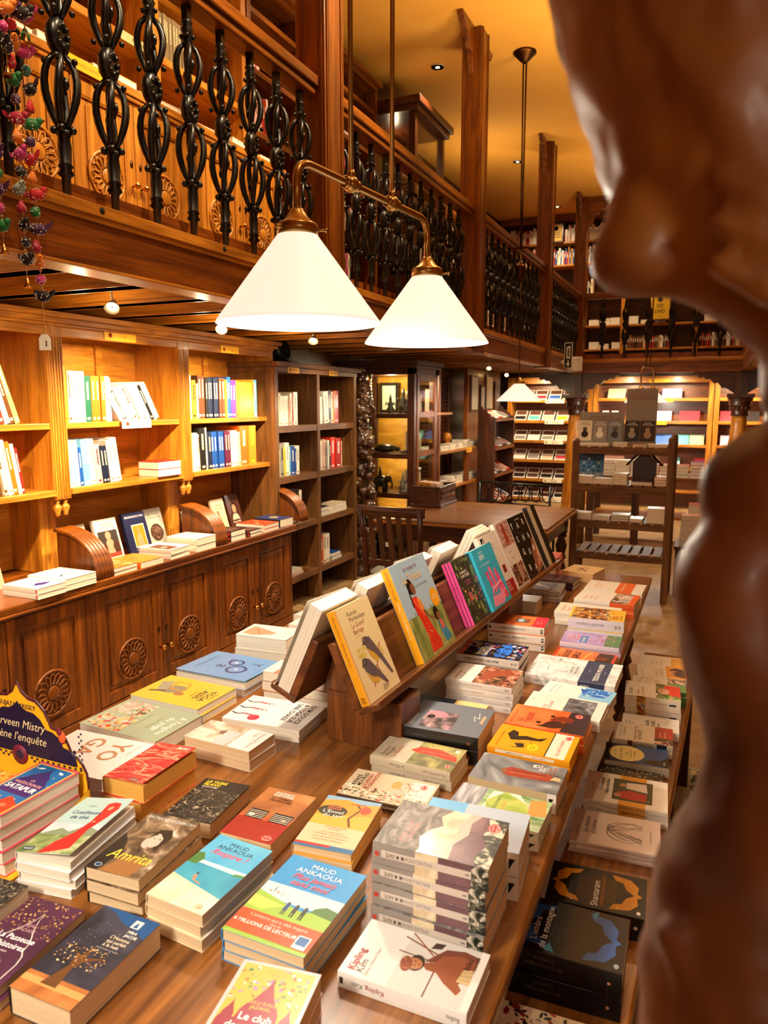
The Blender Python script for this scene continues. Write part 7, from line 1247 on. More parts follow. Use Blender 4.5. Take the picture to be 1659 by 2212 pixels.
# open side rack with flat book piles, louvered shutter behind
t = thing('side_rack', 'open wooden side rack with two boards of flat books beyond the showcase', 'rack', (-2.8, 8.1, 0))
for x, y in ((-3.10, 7.2), (-2.62, 7.2), (-3.10, 9.05), (-2.62, 8.2)):
    m = MB(); m.box((x, y, 0), (x + .05, y + .05, 1.95 if y < 8 else 1.07)); out(m, 'upright', TEAKD['z'], t, .003)
for z, a, b in ((1.09, 7.2, 9.1), (.70, 7.2, 9.1), (1.50, 7.12, 7.60)):
    m = MB(); m.box((-3.10, a, z - .025), (-2.56, b, z)); out(m, 'board', TEAK['y'], t, .003)
m = MB(); m.lathe([(.02, 1.09), (.03, 1.10), (.02, 1.115), (.05, 1.15), (.055, 1.19), (.04, 1.23), (0, 1.24)], 14, 0, T(-2.98, 8.65, 0)); out(m, 'finial', TEAK['z'], t)
rb = random.Random(8)
for z, lvl in ((1.09, 'upper'), (.70, 'lower')):
    for i in range(7):
        for j in range(rb.randint(2, 3)):
            flat(-2.70, 7.33 + i * .25, z + j * .0295, .19, .15, .028, rb.choice('wwwcGx'), 'flat book on the ' + lvl + ' side rack board, ' + ORD[i] + ' pile, ' + ['bottom', 'middle', 'top'][j], rb.uniform(-8, 8), 'piles on the ' + lvl + ' side rack board')
shelf_sign(-2.558, 8.2, 1.065, .20, .055, 'Poésie', YLAB, 'b0701a', 'yellow label hanging from the side rack upper board')
row(-2.62, 7.30, 1.50, [('w', 20, 24), ('p', 12, 22), ('c', 16, 20)], 'on the small high board of the side rack', None, .14)
t = thing('louvered_shutter', 'dark louvered shutter door behind the side rack', 'shutter', (-3.2, 8.6, 0))
m = MB(); m.box((-3.22, 7.9, 0), (-3.16, 7.98, 2.0)); m.box((-3.22, 9.22, 0), (-3.16, 9.3, 2.0)); m.box((-3.22, 7.98, 1.92), (-3.16, 9.22, 2.0)); m.box((-3.22, 7.98, 0), (-3.16, 9.22, .1)); out(m, 'frame', ROSE['z'], t, .003)
m = MB()
for k in range(36): m.box((-3.2, 7.98, .11 + k * .05), (-3.175, 9.22, .145 + k * .05), 0)
out(m, 'louvers', ROSE['y'], t)
# magazine cabinet with sloping trays and a scalloped side
t = thing('magazine_cabinet', 'dark magazine cabinet with a scalloped side panel and sloping trays', 'cabinet', (-2.43, 8.97, 0))
sc = [(-2.55, 0), (-2.34, 0), (-2.34, 1.42), (-2.36, 1.44), (-2.39, 1.44), (-2.40, 1.47), (-2.43, 1.48), (-2.44, 1.51), (-2.48, 1.52), (-2.50, 1.56), (-2.55, 1.56)]
for y in (8.50, 9.40):
    m = MB(); m.prism(sc, y, y + .03, 0, FY); out(m, 'side_panel', ROSE['z'], t, .003)
m = MB(); m.box((-2.55, 8.53, 0), (-2.53, 9.40, 1.5)); out(m, 'back_panel', ROSE['z'], t)
for i, z in enumerate((1.40, 1.06, .74, .40)):
    m = MB(); m.prism([(-2.53, z + .07), (-2.36, z - .02), (-2.33, z - .02), (-2.33, z + .015), (-2.34, z + .015), (-2.34, z), (-2.53, z + .085)], 8.53, 9.40, 0, FY); out(m, 'tray', TEAKD['y'], t, .002)
    for j in range(4):
        m = MB(); A = T(-2.44, 8.64 + j * .21, z + .058) @ RY(27); m.box((-.09, -.08, 0), (.09, .08, .012), 0, A); m.box((-.05, -.07, .0122), (.07, .03, .0126), 1, A)
        c = ['f0e8dc', 'c8402c', 'e8e0d4', '3a3a40'][(i + j) % 4]
        solo(m, 'magazine', [cm(c), cm(['b04c2c', 'e8d8c0', '5a5a60', 'd8b0a0'][(i + j) % 4])], ['cream', 'red', 'white', 'dark'][(i + j) % 4] + ' magazine on the ' + ['top', 'second', 'third', 'bottom'][i] + ' tray of the magazine cabinet, ' + ORD[j], 'magazine', 'magazines in the sloping trays')
# panelled wall with frames
m = MB(); m.box((-3.0, 9.35, 0), (-2.95, 10.95, 2.04)); struct(m, 'wall_partition', TEAKD['z'])
for i, (y, z, w, h, c) in enumerate(((9.62, 1.72, .26, .42, 'd8d0b8'), (10.0, 1.66, .14, .30, 'c8c0a8'), (10.32, 1.74, .28, .44, 'e0d4a8'), (10.75, 1.70, .22, .36, '3a3c34'))):
    t = thing('wall_frame', ['dark framed notice nearest on the panelled partition', 'small framed card second on the panelled partition', 'framed yellow text sheet third on the panelled partition', 'dark framed picture farthest on the partition'][i], 'frame', (-2.94, y, z - h / 2))
    m = MB(); m.box((-2.949, y - w / 2 - .03, z - h / 2 - .03), (-2.93, y + w / 2 + .03, z + h / 2 + .03)); out(m, 'frame', ROSE['z'], t, .003)
    m = MB(); m.box((-2.93, y - w / 2, z - h / 2), (-2.928, y + w / 2, z + h / 2)); out(m, 'print', cm(c), t)
# emergency lamp and pictogram sign on the gallery beam
t = thing('exit_sign', 'narrow dark sign with a white pictogram and arrow hanging at the beam corner', 'sign', (-1.76, 9.80, 2.05))
m = MB(); m.box((-1.805, 9.80, 2.04), (-1.705, 9.812, 2.36), 1); m.box((-1.799, 9.799, 2.046), (-1.711, 9.8, 2.354), 0); A = Matrix(((1, 0, 0, -1.755), (0, 0, -1, 9.798), (0, 1, 0, 2.2), (0, 0, 0, 1)))
m.prism([(-.022, -.04), (-.022, .10), (.022, .12), (.022, -.04)], 0, .0006, 1, A); m.prism([(-.010, -.02), (-.010, .085), (.010, .095), (.010, -.02)], .0006, .001, 0, A); m.prism([(-.024, -.10), (0, -.14), (.024, -.10)], 0, .0006, 1, A); m.prism([(-.006, -.10), (.006, -.10), (.006, -.06), (-.006, -.06)], 0, .0006, 1, A)
m.box((-1.845, 9.80, 2.10), (-1.80, 9.812, 2.14), 1)
out(m, 'plate', [mat('sign_green', '12241a', .4), WLAB], t)
t = thing('emergency_lamp', 'white plastic emergency lamp box beside the pictogram sign', 'lamp', (-1.68, 9.9, 1.98))
m = MB(); m.box((-1.79, 9.92, 2.0), (-1.60, 9.98, 2.19)); out(m, 'housing', WHITEP, t, .02)
m = MB(); m.box((-1.79, 9.915, 1.99), (-1.72, 9.93, 2.17)); m.box((-1.845, 9.94, 2.08), (-1.78, 9.96, 2.12)); out(m, 'cover', mat('frosted_plastic', 'a8a294', .35), t, .01)

# ================================================================== BOOK CART
t = thing('book_cart', 'tall rustic wooden book cart with slatted shelves and posts', 'cart', (-.65, 6.38, 0))
X0, X1, Y0, Y1 = -1.05, -.26, 6.20, 6.62
for x, y, h in ((X0, Y0, 1.29), (X1 - .055, Y0, 1.31), (X0, Y1 - .05, 1.29), (X1 - .055, Y1 - .05, 1.32)):
    m = MB(); m.box((x, y, 0), (x + .055, y + .05, h)); m.ball((x + .0275, y + .025, h), .03, n=8, sq=(1, .9, .9)); out(m, 'post', CARTW['z'], t, .006)
for z in (1.24, .93, .63, .37):
    m = MB(); m.box((X0 + .05, Y0 - .006, z - .05), (X1 - .05, Y0 + .03, z)); m.box((X0 + .05, Y1 - .03, z - .05), (X1 - .05, Y1, z)); m.box((X0 + .01, Y0 + .03, z - .05), (X0 + .04, Y1 - .03, z)); m.box((X1 - .04, Y0 + .03, z - .05), (X1 - .01, Y1 - .03, z)); out(m, 'rail', CARTW['x'], t, .004)
    m = MB()
    for k in range(8): x = X0 + .055 + k * .086; m.box((x, Y0 - .008, z), (x + .068, Y1 + .008, z + .012))
    out(m, 'slatted_shelf', CARTW['y'], t, .003)
ZT = 1.253
def standee(x, y, w, h, d, lab, lines, bks, z=ZT):
    t = thing('cardboard_display', lab, 'display', (x, y, z))
    g = mat('grey_card', '8c857c', .6); m = MB()
    m.box((x - w / 2, y - d / 2, z), (x + w / 2, y + d / 2, z + .035)); m.add([(x - w / 2, y + d / 2 - .03, z + .03), (x + w / 2, y + d / 2 - .03, z + .03), (x + w / 2, y + d / 2, z + h), (x - w / 2, y + d / 2, z + h), (x - w / 2, y + d / 2 - .026, z + .03), (x + w / 2, y + d / 2 - .026, z + .03), (x + w / 2, y + d / 2 + .004, z + h), (x - w / 2, y + d / 2 + .004, z + h)], [(0, 1, 2, 3), (5, 4, 7, 6), (3, 2, 6, 7), (1, 5, 6, 2), (4, 0, 3, 7)]); out(m, 'stand', g, t)
    sl = .03 / (h - .03); m = MB(); A = Matrix(((1, 0, 0, x), (0, sl, -1, y + d / 2 - .0315 - .03 * sl), (0, 1, sl, z), (0, 0, 0, 1)))
    for i, s in enumerate(lines): text(m, s, 0, h - .045 - i * .022, .012, 0, 0, 'c', w * .9, M=A, bold=.01)
    out(m, 'printed_lettering', mat('ink_rust', '8a4034', .6), t)
    for i, (c, c2) in enumerate(bks):
        M = T(x - w / 2 + w * (i + .5) / len(bks), y - d / 2 + .02, z + .036) @ RX(90 - 14) @ T(0, .085, -.01)
        k = 'cat' + c
        D(k, c, [('e', .5, .32, .26, .26, c2), ('e', .5, .55, .16, .14, c2), ('p', [(.36, .6), (.40, .72), (.48, .62)], c2), ('p', [(.52, .62), (.60, .72), (.64, .6)], c2), ('e', .44, .55, .025, .025, 'e8d890'), ('e', .57, .55, .025, .025, 'e8d890'), ('t', 'LE CHAT', .5, .86, .06, 'e8e0d8' if c < '9' else '3a342c', 'c', .7), ('t', 'DU DALAÏ-LAMA', .5, .78, .05, 'e8e0d8' if c < '9' else '3a342c', 'c', .84)], c)
        put_book(k, M, w / len(bks) * .92, .17, .014, DES[k], ['pale', 'grey', 'slate', 'black', 'dark brown'][['d8d0bc', '8c8480', '707880', '1c1a1c', '2a1814'].index(c)] + ' cat book standing in the cardboard display on the cart')
standee(-.855, 6.36, .36, .27, .14, 'low grey cardboard display of three cat books on the cart', ['SUIVEZ LES AVENTURES', 'DU CHAT LE PLUS CONNU AU MONDE'], [('d8d0bc', '1c1814'), ('8c8480', 'd8d4cc'), ('707880', '2c2c30')])
standee(-.545, 6.38, .24, .46, .14, 'tall grey cardboard display of two dark cat books on the cart', ['LE CHAT DU DALAÏ-LAMA', 'LES AVENTURES DU CHAT', 'LE PLUS CONNU AU MONDE'], [('1c1a1c', '8a847c'), ('2a1814', '8c7464')])
CB = [(1.243, [(-.90, .26, .014, 'w', 2), (-.68, .11, .020, 'w', 2), (-.52, .12, .014, 'h', 2), (-.40, .16, .016, 'w', 2)]), (.943, [(-.96, .15, .020, 'w', 3), (-.80, .16, .022, 'w', 2), (-.665, .11, .022, 'c', 4), (-.50, .16, .03, 'm', 1), (-.355, .10, .024, 'r', 3)]),
      (.643, [(-.95, .14, .018, 'w', 3), (-.80, .14, .018, 'w', 2), (-.655, .14, .018, 'k', 3), (-.53, .10, .03, 'w', 1), (-.375, .15, .06, 'w', 2)])]
for li, (z, L_) in enumerate(CB):
    for i, (x, w, h, c, n_) in enumerate(L_):
        for j in range(n_):
            dpt = .13 if li else .075
            flat(x + rb.uniform(-.004, .004), 6.21 + dpt / 2 if li == 0 else 6.29, z + j * (h + .0005), dpt, w, h, c, CN[c][1] + ' book lying on the ' + ['top', 'second', 'third'][li] + ' cart shelf, ' + ORD[i] + ' pile, ' + ORD[j] + ' up', grp='flat books on the ' + ['top', 'second', 'third'][li] + ' cart shelf')
D('dots', '28384c', [('r', 0, .3, 1, .7, '4a80a8'), ('r', 0, 0, 1, .3, '8a98a8')] + [('e', .15 + .17 * (q % 5), .1 + .13 * (q // 5), .035, .035, '141820' if q % 3 else 'd8d4c0') for q in range(30)], '28384c')
put_book('dots', T(-.95, 6.44, .943) @ RX(78) @ T(0, .125, -.008), .24, .25, .008, DES['dots'], 'large dark blue book with dots leaning on the second cart shelf')
t = thing('book_house', 'small dark wooden house shaped book stand on the cart', 'stand', (-.50, 6.46, .943))
m = MB(); m.prism([(-.09, 0), (.09, 0), (.09, .18), (0, .27), (-.09, .18)], 6.40, 6.54, 0, T(-.50, 0, .9435) @ FY); out(m, 'body', ROSE['x'], t, .003)
for s in (-1, 1):
    m = MB(); A = T(-.50 + s * .082, 6.47, .9435 + .195) @ RY(s * 48); m.box((-.075, -.07, .003), (.075, .07, .018), 0, A); m.box((-.075, -.07, .003), (.075, -.069, .018), 1, A)
    solo(m, 'open_book', [cm('e8e0d0'), cm('8a7c60')], 'open cream book straddling the ' + ('left' if s < 0 else 'right') + ' roof slope of the house stand', 'book')
# stool pile, wooden arm and iron scroll at the right
t = thing('low_stool', 'dark low stool carrying a pile of white books right of the cart', 'stool', (-.10, 6.6, 0))
m = MB(); m.box((-.24, 6.45, .40), (.06, 6.85, .43)); out(m, 'seat', ROSE['x'], t, .004)
for x, y in ((-.23, 6.46), (.02, 6.46), (-.23, 6.80), (.02, 6.80)): m = MB(); m.box((x, y, 0), (x + .035, y + .035, .40)); out(m, 'leg', ROSE['z'], t)
for j in range(6): flat(-.09 + rb.uniform(-.006, .006), 6.56, .4305 + j * .0425, .15, .22, .041, 'w' if j < 5 else 'p', 'thick white book in the stool pile, ' + ORD[j] + ' from below', grp='white books piled on the stool')
for j in range(4): flat(-.06 + rb.uniform(-.01, .01), 6.75, .4305 + j * .081, .15, .2, .08, 'r' if j == 3 else 'w', 'bulky book in the rear stool pile, ' + ORD[j] + ' from below', grp='books piled at the back of the stool')
t = thing('wooden_bench_end', 'orange brown wooden bench end with a sloping arm at the right', 'bench', (.08, 5.9, 0))
m = MB(); m.box((-.02, 5.85, 0), (.09, 5.95, .70)); out(m, 'post', TEAK['z'], t, .006)
m = MB(); m.add([(.09, 5.86, .42), (.34, 6.5, .66), (.34, 6.5, .70), (.09, 5.86, .47), (.09, 5.92, .42), (.40, 6.5, .66), (.40, 6.5, .70), (.09, 5.92, .47)], [(0, 1, 2, 3), (5, 4, 7, 6), (3, 2, 6, 7), (1, 0, 4, 5), (1, 5, 6, 2), (4, 0, 3, 7)]); out(m, 'arm', TEAK['y'], t)
t = thing('iron_table_base', 'black cast iron scroll table base behind the bench end', 'table', (.24, 6.9, 0))
m = MB()
for s in (-1, 1):
    for z in (.12, .30, .46): m.tube([(.24 + s * (.03 + .04 * math.cos(q * .7)), 6.9, z + .06 * math.sin(q * .7)) for q in range(10)], .012, 6)
m.tube([(.24, 6.9, 0), (.24, 6.9, .60)], .014, 6); m.box((.10, 6.88, 0), (.38, 6.92, .03)); out(m, 'scroll_base', IRON, t)
m = MB(); m.box((.10, 6.72, .60), (.55, 7.25, .63)); out(m, 'tabletop', TEAKD['x'], t)
# far table with coloured piles
t = thing('far_display_table', 'far dark display table loaded with coloured book piles behind the cart', 'table', (-.55, 9.0, 0))
m = MB(); m.box((-1.35, 8.7, .74), (.15, 9.4, .78)); out(m, 'tabletop', TEAKD['x'], t, .004)
for x, y in ((-1.3, 8.74), (.04, 8.74), (-1.3, 9.3), (.04, 9.3), (-.8, 8.74)): m = MB(); m.box((x, y, 0), (x + .08, y + .08, .74)); out(m, 'leg', ROSE['z'], t)
m = MB(); m.box((-1.25, 8.78, .30), (.0, 9.3, .33)); out(m, 'lower_shelf', TEAK['x'], t)
pal = ['wwwww', 'pwwpw', 'wwwpw', 'wxwxw', 'kxwx', 'rRrM', 'bnwr', 'vvvMv', 'wwww']
for i, cs in enumerate(pal):
    for j, c in enumerate(cs): flat(-1.22 + i * .155, 8.80 + rb.uniform(-.01, .01), .7805 + j * .036, .15, .14, .035, c, CN[c][1] + ' book on the far table, ' + ORD[i] + ' pile, ' + ORD[j] + ' up', grp='piles on the far table')
# ================================================================== FAR WALL
YF = 12.0
m = MB(); m.box((-3.32, 12.36, 0), (3.3, 12.42, CEIL)); struct(m, 'wall_back', ROSE['x'])
def far_case(xa, xb, zs, lab, wd=TEAK, z1=2.0):
    t = thing('display_bookcase', lab, 'bookcase', ((xa + xb) / 2, YF + .15, 0))
    for x in (xa, xb - .07): m = MB(); m.box((x, YF, 0), (x + .07, 12.35, z1)); out(m, 'upright', wd['z'], t, .004)
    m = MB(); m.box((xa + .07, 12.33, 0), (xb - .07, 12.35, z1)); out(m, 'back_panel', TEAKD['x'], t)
    m = MB(); m.box((xa + .07, YF + .02, z1 - .10), (xb - .07, 12.33, z1)); out(m, 'cornice', wd['x'], t, .004)
    for z in zs: m = MB(); m.box((xa + .07, YF - .01, z - .035), (xb - .07, 12.33, z)); m.box((xa + .07, YF - .015, z - .035), (xb - .07, YF, z + .012)); out(m, 'shelf', wd['x'], t, .003)
far_case(-3.10, -1.75, [1.64, 1.31, .99, .68, .37, .06], 'left far display bookcase of magazines behind the single pendant')
far_case(-1.74, -.02, [1.66, 1.32, .97, .62, .28], 'middle far display bookcase of card boxes behind the cart')
far_case(-.01, 1.6, [1.66, 1.32, .97, .62, .28], 'right far display bookcase beside the carved figure')
FC = {'teal': '58b8bc', 'blue': '3a6ac0', 'green': '9ac83c', 'yellow': 'f0d02c', 'grey': '8a8480', 'white': 'e8e0d8', 'pink': 'e0a8c8', 'lilac': 'c0a8d8', 'red': 'c83848', 'sage': 'b0c0a0', 'dark': '2c2426', 'brown': '6a4434', 'salmon': 'e8b8a0'}
def card(x, z, w, h, c, band, lab, y=YF + .04, grp=None, tilt=40):
    m = MB(); A = T(x, y, z + .002) @ RX(tilt); m.box((-w / 2, 0, 0), (w / 2, h, .012), 0, A)
    m.box((-w * .42, h * .55, .0122), (w * .42, h * .92, .0126), 1, A); m.box((-w * .42, h * .1, .0122), (w * .42, h * .42, .0126), 2, A)
    o = solo(m, 'magazine', [cm(FC['white'] if band else FC[c]), cm('6a4438' if band == 1 else FC[c]), cm(FC[c])], lab, 'magazine', grp)
SH = ['top', 'second', 'third', 'fourth', 'fifth', 'lowest']
for i, (z, cs) in enumerate([(1.64, ['blue', 'red', 'blue', 'green']), (1.31, ['dark', 'teal', 'salmon', 'yellow', 'blue']), (.99, ['grey', 'white', 'grey', 'salmon', 'red']), (.68, ['white', 'grey', 'salmon', 'red']), (.37, ['dark', 'brown', 'dark', 'dark', 'brown']), (.06, ['dark', 'grey', 'brown', 'dark'])]):
    for j, c in enumerate(cs): card(-2.90 + j * .225 + (.1 if i == 0 else 0), z, .20, .24, c, 1, c + ' magazine on the ' + SH[i] + ' shelf of the left far bookcase, ' + ORD[j], grp='magazines on the left far bookcase')
for i, (z, L_) in enumerate([(1.66, [(-1.40, 'sage', .26), (-1.0, 'dark', .26), (-.60, 'lilac', .28)]), (1.32, [(-1.56, 'white', .10), (-1.42, 'white', .10), (-.98, 'white', .1), (-.72, 'pink', .26), (-.34, 'red', .28)]), (.97, [(-1.4, 'grey', .22), (-.98, 'blue', .22), (-.68, 'blue', .24), (-.42, 'teal', .18), (-.22, 'sage', .2)]), (.62, [(-1.4, 'salmon', .3), (-1.0, 'white', .2), (-.5, 'teal', .12), (-.16, 'red', .16)])]):
    for j, (x, c, w) in enumerate(L_): card(x, z, w, .18, c, 0, c + ' box on the ' + SH[i] + ' shelf of the middle far bookcase, ' + ORD[j], grp='boxes on the middle far bookcase', tilt=55)
for i, (z, L_) in enumerate([(1.66, [(.75, 'brown', .2)]), (1.32, [(.21, 'red', .26), (.5, 'dark', .2), (.80, 'sage', .26)]), (.97, [(.2, 'pink', .2)])]):
    for j, (x, c, w) in enumerate(L_): card(x, z, w, .18, c, 0, c + ' box on the ' + SH[i] + ' shelf of the right far bookcase, ' + ORD[j], tilt=55)
def far_sign(x, z, w, s, mt=YLAB, y=None, name='shelf_label', lab=''):
    t = thing(name, lab, 'label', (x, YF, z)); y = y or YF - .017
    m = MB(); m.box((x - w / 2, y - .004, z - .028), (x + w / 2, y, z + .028)); out(m, 'plate', mt, t)
    m = MB(); A = Matrix(((1, 0, 0, x), (0, 0, -1, y - .005), (0, 1, 0, z), (0, 0, 0, 1))); text(m, s, .02, -.012, .026, 0, 0, 'c', w * .7, M=A); m.lathe([(.016, 0), (.016, .0006), (0, .0006)], 10, 0, A @ T(-w * .38, 0, 0)); out(m, 'lettering', mat('ink_b0701a', 'b0701a', .6), t)
for i, (x, z, s, mt) in enumerate([(-.78, 1.93, 'Tarots', YLAB), (-.72, 1.64, 'Oracles', YLAB), (-.80, 1.30, 'Mandalas', YLAB), (-.80, .95, 'Tarots', YLAB), (-2.33, 1.62, 'Maisons', WLAB), (-2.33, 1.29, 'Revues', WLAB), (-2.33, .97, 'Revues', WLAB), (-2.33, .35, 'Voyages', WLAB), (-2.33, .04, 'Voyages', WLAB), (.84, 1.64, 'Oracles', YLAB)]):
    far_sign(x, z, .30, s, mt, lab=('yellow' if mt is YLAB else 'cream') + ' label on the ' + ('left' if x < -2 else 'right' if x > 0 else 'middle') + ' far bookcase, ' + ['frieze above all shelves', 'first shelf edge', 'second shelf edge', 'third shelf edge', 'first shelf edge', 'second shelf edge', 'third shelf edge', 'fifth shelf edge', 'lowest shelf edge', 'first shelf edge'][i])
# far upper gallery
UX = [-3.28, -2.62, -1.96, -1.35, -.32, .68, 1.7]
t = thing('far_gallery_bookcase', 'full height bookcase across the far upper gallery', 'bookcase', (-.8, YF + .17, GF))
for x in UX: m = MB(); m.box((x - .035, YF + .02, GF), (x + .035, 12.35, 4.36)); out(m, 'upright', TEAK['z'], t, .003)
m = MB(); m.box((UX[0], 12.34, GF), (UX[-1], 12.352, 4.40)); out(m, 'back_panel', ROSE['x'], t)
for z in (2.42, 2.78, 3.25, 3.72, 4.06): m = MB(); m.box((UX[0], YF + .03, z - .03), (UX[-1], 12.34, z)); out(m, 'shelf', TEAK['x'], t, .003)
m = MB(); m.box((UX[0], YF - .02, 4.36), (UX[-1], 12.35, 4.455)); out(m, 'cornice', TEAKD['x'], t, .005)
LV = ['lowest', 'second', 'third', 'fourth', 'top']; BY = ['first', 'second', 'third', 'fourth', 'fifth', 'sixth']
for b in range(5):
    a, c = UX[b] + .045, UX[b + 1] - .045
    for li, (z, pl, hm, hM) in enumerate([(2.42, 'HtkHcrw' if b >= 3 else 'wwc', 17, 20), (2.78, 'wkcn', 16, 22), (3.25, 'wkc', 16, 26), (3.72, 'wcrbph', 20, 27), (4.06, 'wwcwr', 18, 25)]):
        if li == 0 and b < 3 or li == 1:
            for j in range(3): flat(a + .12 + j * .17 + rr.uniform(-.02, .02), YF + .13, z + .0, .15, .14, rr.uniform(.06, .12), rr.choice('wwct'), 'book block lying far upstairs, ' + LV[li] + ' shelf, ' + BY[b] + ' bay, ' + ORD[j], grp='flat blocks in the far upstairs case')
        elif li == 2: row(YF + .06, a, z, mixed(5, pl, hm, hM), 'far upstairs, ' + LV[li] + ' shelf, ' + BY[b] + ' bay', 'upright books in the far upstairs case', .16, axis='y', ymax=c, stuff=True)
        else: row(YF + .06, a, z, mixed(26, pl, hm, hM, 18, 34), 'far upstairs, ' + LV[li] + ' shelf, ' + BY[b] + ' bay', 'upright books in the far upstairs case', .16, axis='y', ymax=c, stuff=True)
def board_sign(x, y, z, w, h, lines, lab, sz, arrow=False):
    t = thing('wall_sign', lab, 'sign', (x, y, z - h / 2))
    m = MB(); m.box((x - w / 2 - .02, y, z - h / 2 - .02), (x + w / 2 + .02, y + .015, z + h / 2 + .02)); out(m, 'frame', ROSE['x'], t)
    m = MB(); m.box((x - w / 2, y - .003, z - h / 2), (x + w / 2, y, z + h / 2)); out(m, 'board', mat('sign_yellow', 'd8a81c', .5), t)
    m = MB(); A = Matrix(((1, 0, 0, x), (0, 0, -1, y - .0035), (0, 1, 0, z), (0, 0, 0, 1)))
    for i, s in enumerate(lines): text(m, s, 0, (-.02 if arrow else .0) - i * sz * 1.6, sz, 0, 0, 'c', w * .85, M=A, bold=.02)
    if arrow: m.prism([(-.03, .06), (.03, .06), (.03, .10), (.05, .10), (0, .15), (-.05, .10), (-.03, .10)], 0, .0006, 0, A)
    else: m.lathe([(.035, 0), (.035, .0006), (.025, .0006), (.025, 0)], 16, 0, A @ T(0, h * .28, 0))
    out(m, 'lettering', mat('ink_black', '1c140c', .6), t)
board_sign(-.83, YF - .01, 3.02, .27, .38, ['CD', 'DVD'], 'yellow CD DVD sign with a small arrow on the far gallery', .05, True)
board_sign(-2.40, YF - .01, 4.19, .18, .24, ['VEUILLEZ', 'PRENDRE', 'PATIENCE'], 'small yellow notice at the top of the far gallery shelves', .022)
# shelves along the left upper gallery beyond the second post
grid_case('upper_side_bookcase', 'upper gallery bookcase along the left wall beyond the display cabinet', -2.86, [7.35, 8.2, 9.05, 9.9, 10.75, 11.6], [2.62, 3.0, 3.38], GF, 3.75, TEAKD)
for r_, z in enumerate((2.62, 3.0, 3.38)):
    for c_ in range(5): row(-2.90, 7.38 + c_ * .85, z, mixed(24, 'wwccpxo', 20, 28), 'upstairs side case, ' + LV[r_] + ' row, ' + BY[c_] + ' bay', 'books along the upper side case', .17, ymax=7.35 + c_ * .85 + .80, stuff=True)
t = thing('upper_showcase', 'dark glazed display cabinet with a moulded cornice on the upper gallery', 'showcase', (-2.85, 6.8, GF))
m = MB()
for x, y in ((-3.28, 6.42), (-2.60, 6.42), (-3.28, 7.13), (-2.60, 7.13)): m.box((x, y, GF), (x + .06, y + .06, 4.12))
m.box((-3.28, 6.42, GF), (-2.54, 7.19, 2.75)); m.box((-3.28, 6.42, 3.4), (-2.54, 7.19, 3.44)); out(m, 'frame', ROSE['z'], t, .003)
m = MB(); m.box((-3.30, 6.38, 4.12), (-2.50, 7.23, 4.17)); m.box((-3.30, 6.35, 4.17), (-2.47, 7.26, 4.23)); out(m, 'cornice', ROSE['y'], t, .006)
m = MB(); m.box((-2.565, 6.48, 2.75), (-2.561, 7.13, 4.12)); m.box((-3.22, 6.44, 2.75), (-2.6, 6.444, 4.12)); out(m, 'glass', GLASS, t)
m = MB(); m.box((-3.27, 6.48, 2.75), (-3.25, 7.13, 4.12)); out(m, 'back_panel', TEAKD['y'], t)
light('POINT', 'showcase_light', (-2.9, 6.8, 4.0), 4, WARM, .03)
for x, y, p in ((-2.35, 2.6, 40), (-2.35, 4.6, 40), (-2.35, 5.6, 26), (-2.2, 7.9, 26), (-2.2, 10.2, 26)): light('SPOT', 'upper_wall_light', (x, y, 4.38), p, WARM, .04, (-2.95, y, 2.9), 110, .9)
for x in (-2.4, -1.2, 0): light('SPOT', 'far_upper_light', (x, 11.4, 4.36), 26, WARM, .04, (x, 12.1, 3.3), 110, .9)

o = out(STUFF, 'gallery_books', [PAGES['w'] if q in ('PG', None) else cm(CN[q][0]) for q in STM]); o['kind'] = 'stuff'
tag(o, 'rows of tiny book spines filling the distant upstairs shelves', 'books')
# ================================================================== CARVED FIGURE CLOSE TO THE CAMERA
FIGW = noisemat('varnished_figure_wood', [(.3, '3c1e10'), (.5, '7a4620'), (.7, 'b07836')], 7, .5, coat=.08, dist=1.2, stretch=(1, 1, .5), detail=3)
t = thing('carved_figure', 'blurred varnished wooden carved figure looming at the right edge', 'statue', (.12, .36, 0))
m = MB()
def chain(pts, n=12):
    P = []
    for (x0, y0, z0, r0), (x1, y1, z1, r1) in zip(pts[:-1], pts[1:]):
        for k in range(4): f = k / 4; P.append((x0 + (x1 - x0) * f, y0 + (y1 - y0) * f, z0 + (z1 - z0) * f, r0 + (r1 - r0) * f))
    P.append(pts[-1])
    for x, y, z, r_ in P: m.ball((x, y, z), r_, n=20)
# mass of the head and drapery at the top, leaning to the left
chain([(-.003, .413, 1.90, .095), (-.003, .413, 1.838, .085), (-.007, .405, 1.804, .0815), (-.007, .4, 1.77, .0712), (-.001, .398, 1.739, .0638), (.004, .395, 1.709, .0557), (.006, .392, 1.690, .046), (.004, .389, 1.676, .036)])
chain([(.012, .39, 1.70, .04), (-.033, .374, 1.682, .0212), (-.038, .37, 1.667, .0185), (-.024, .374, 1.666, .0180), (-.010, .378, 1.663, .0190), (.012, .388, 1.653, .0215), (.034, .392, 1.632, .0190), (.037, .394, 1.608, .0191)])
chain([(.060, .41, 1.69, .05), (.080, .411, 1.640, .0440), (.090, .41, 1.594, .0425), (.067, .399, 1.56, .0425), (.045, .386, 1.54, .035)])
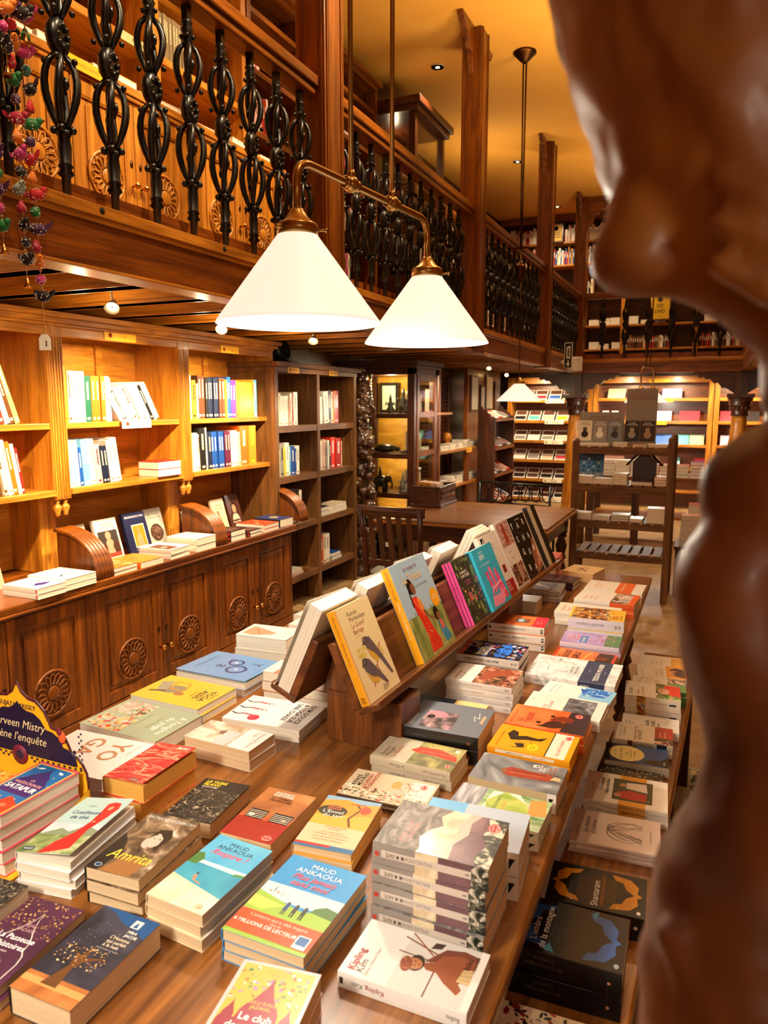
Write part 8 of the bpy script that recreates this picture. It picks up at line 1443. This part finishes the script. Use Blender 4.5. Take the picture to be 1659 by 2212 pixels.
# bent forearm, fist and the robe below
chain([(.045, .39, 1.57, .03), (.025, .38, 1.56, .0287), (.010, .373, 1.560, .0160)])
chain([(.030, .378, 1.55, .03), (.022, .375, 1.535, .0258), (.009, .366, 1.516, .0251), (.014, .366, 1.498, .0268), (.022, .367, 1.478, .0270), (.030, .368, 1.460, .0280), (.036, .367, 1.438, .0308), (.037, .362, 1.407, .0375), (.030, .354, 1.375, .0430), (.028, .347, 1.341, .0472), (.034, .343, 1.304, .051), (.041, .339, 1.262, .0553), (.049, .336, 1.215, .0595),
       (.06, .34, 1.16, .062), (.07, .34, 1.10, .064), (.08, .345, 1.03, .068), (.09, .35, .95, .074), (.10, .35, .87, .078), (.11, .35, .78, .08), (.12, .35, .70, .085)])
r2 = random.Random(4)
for k in range(5):   # folds and strands cut into the upper mass and the arm
    a = -.03 + k * .012
    m.tube([(-.055 + k * .006 + .02 * q, .34 + .004 * q, 1.80 - .03 * q - k * .012) for q in range(6)], [.005, .009, .010, .010, .008, .005], 8)
for k in range(3): m.tube([(-.005 + .014 * q, .318 - .002 * q, 1.375 - .03 * q - k * .05) for q in range(6)], .008, 8)
for k in range(3): m.tube([(-.008 + .012 * q, .340 + .002 * q, 1.690 - .006 * q - k * .016) for q in range(6)], [.004, .007, .008, .008, .006, .004], 8)
o = out(m, 'carved_body', FIGW, t)
rm = o.modifiers.new('remesh', 'REMESH'); rm.mode = 'VOXEL'; rm.voxel_size = .003; rm.use_smooth_shade = True
tx = bpy.data.textures.new('carving_noise', 'CLOUDS'); tx.noise_scale = .032; tx.noise_depth = 2
dm = o.modifiers.new('carving', 'DISPLACE'); dm.texture = tx; dm.strength = .010; dm.mid_level = .5; dm.texture_coords = 'LOCAL'
sm = o.modifiers.new('smooth', 'SMOOTH'); sm.factor = .5; sm.iterations = 12
m = MB(); m.box((.02, .22, 0), (.26, .48, .06)); m.box((.04, .24, .06), (.24, .46, .58)); m.box((.02, .22, .58), (.26, .48, .66)); out(m, 'plinth', ROSE['z'], t, .006)
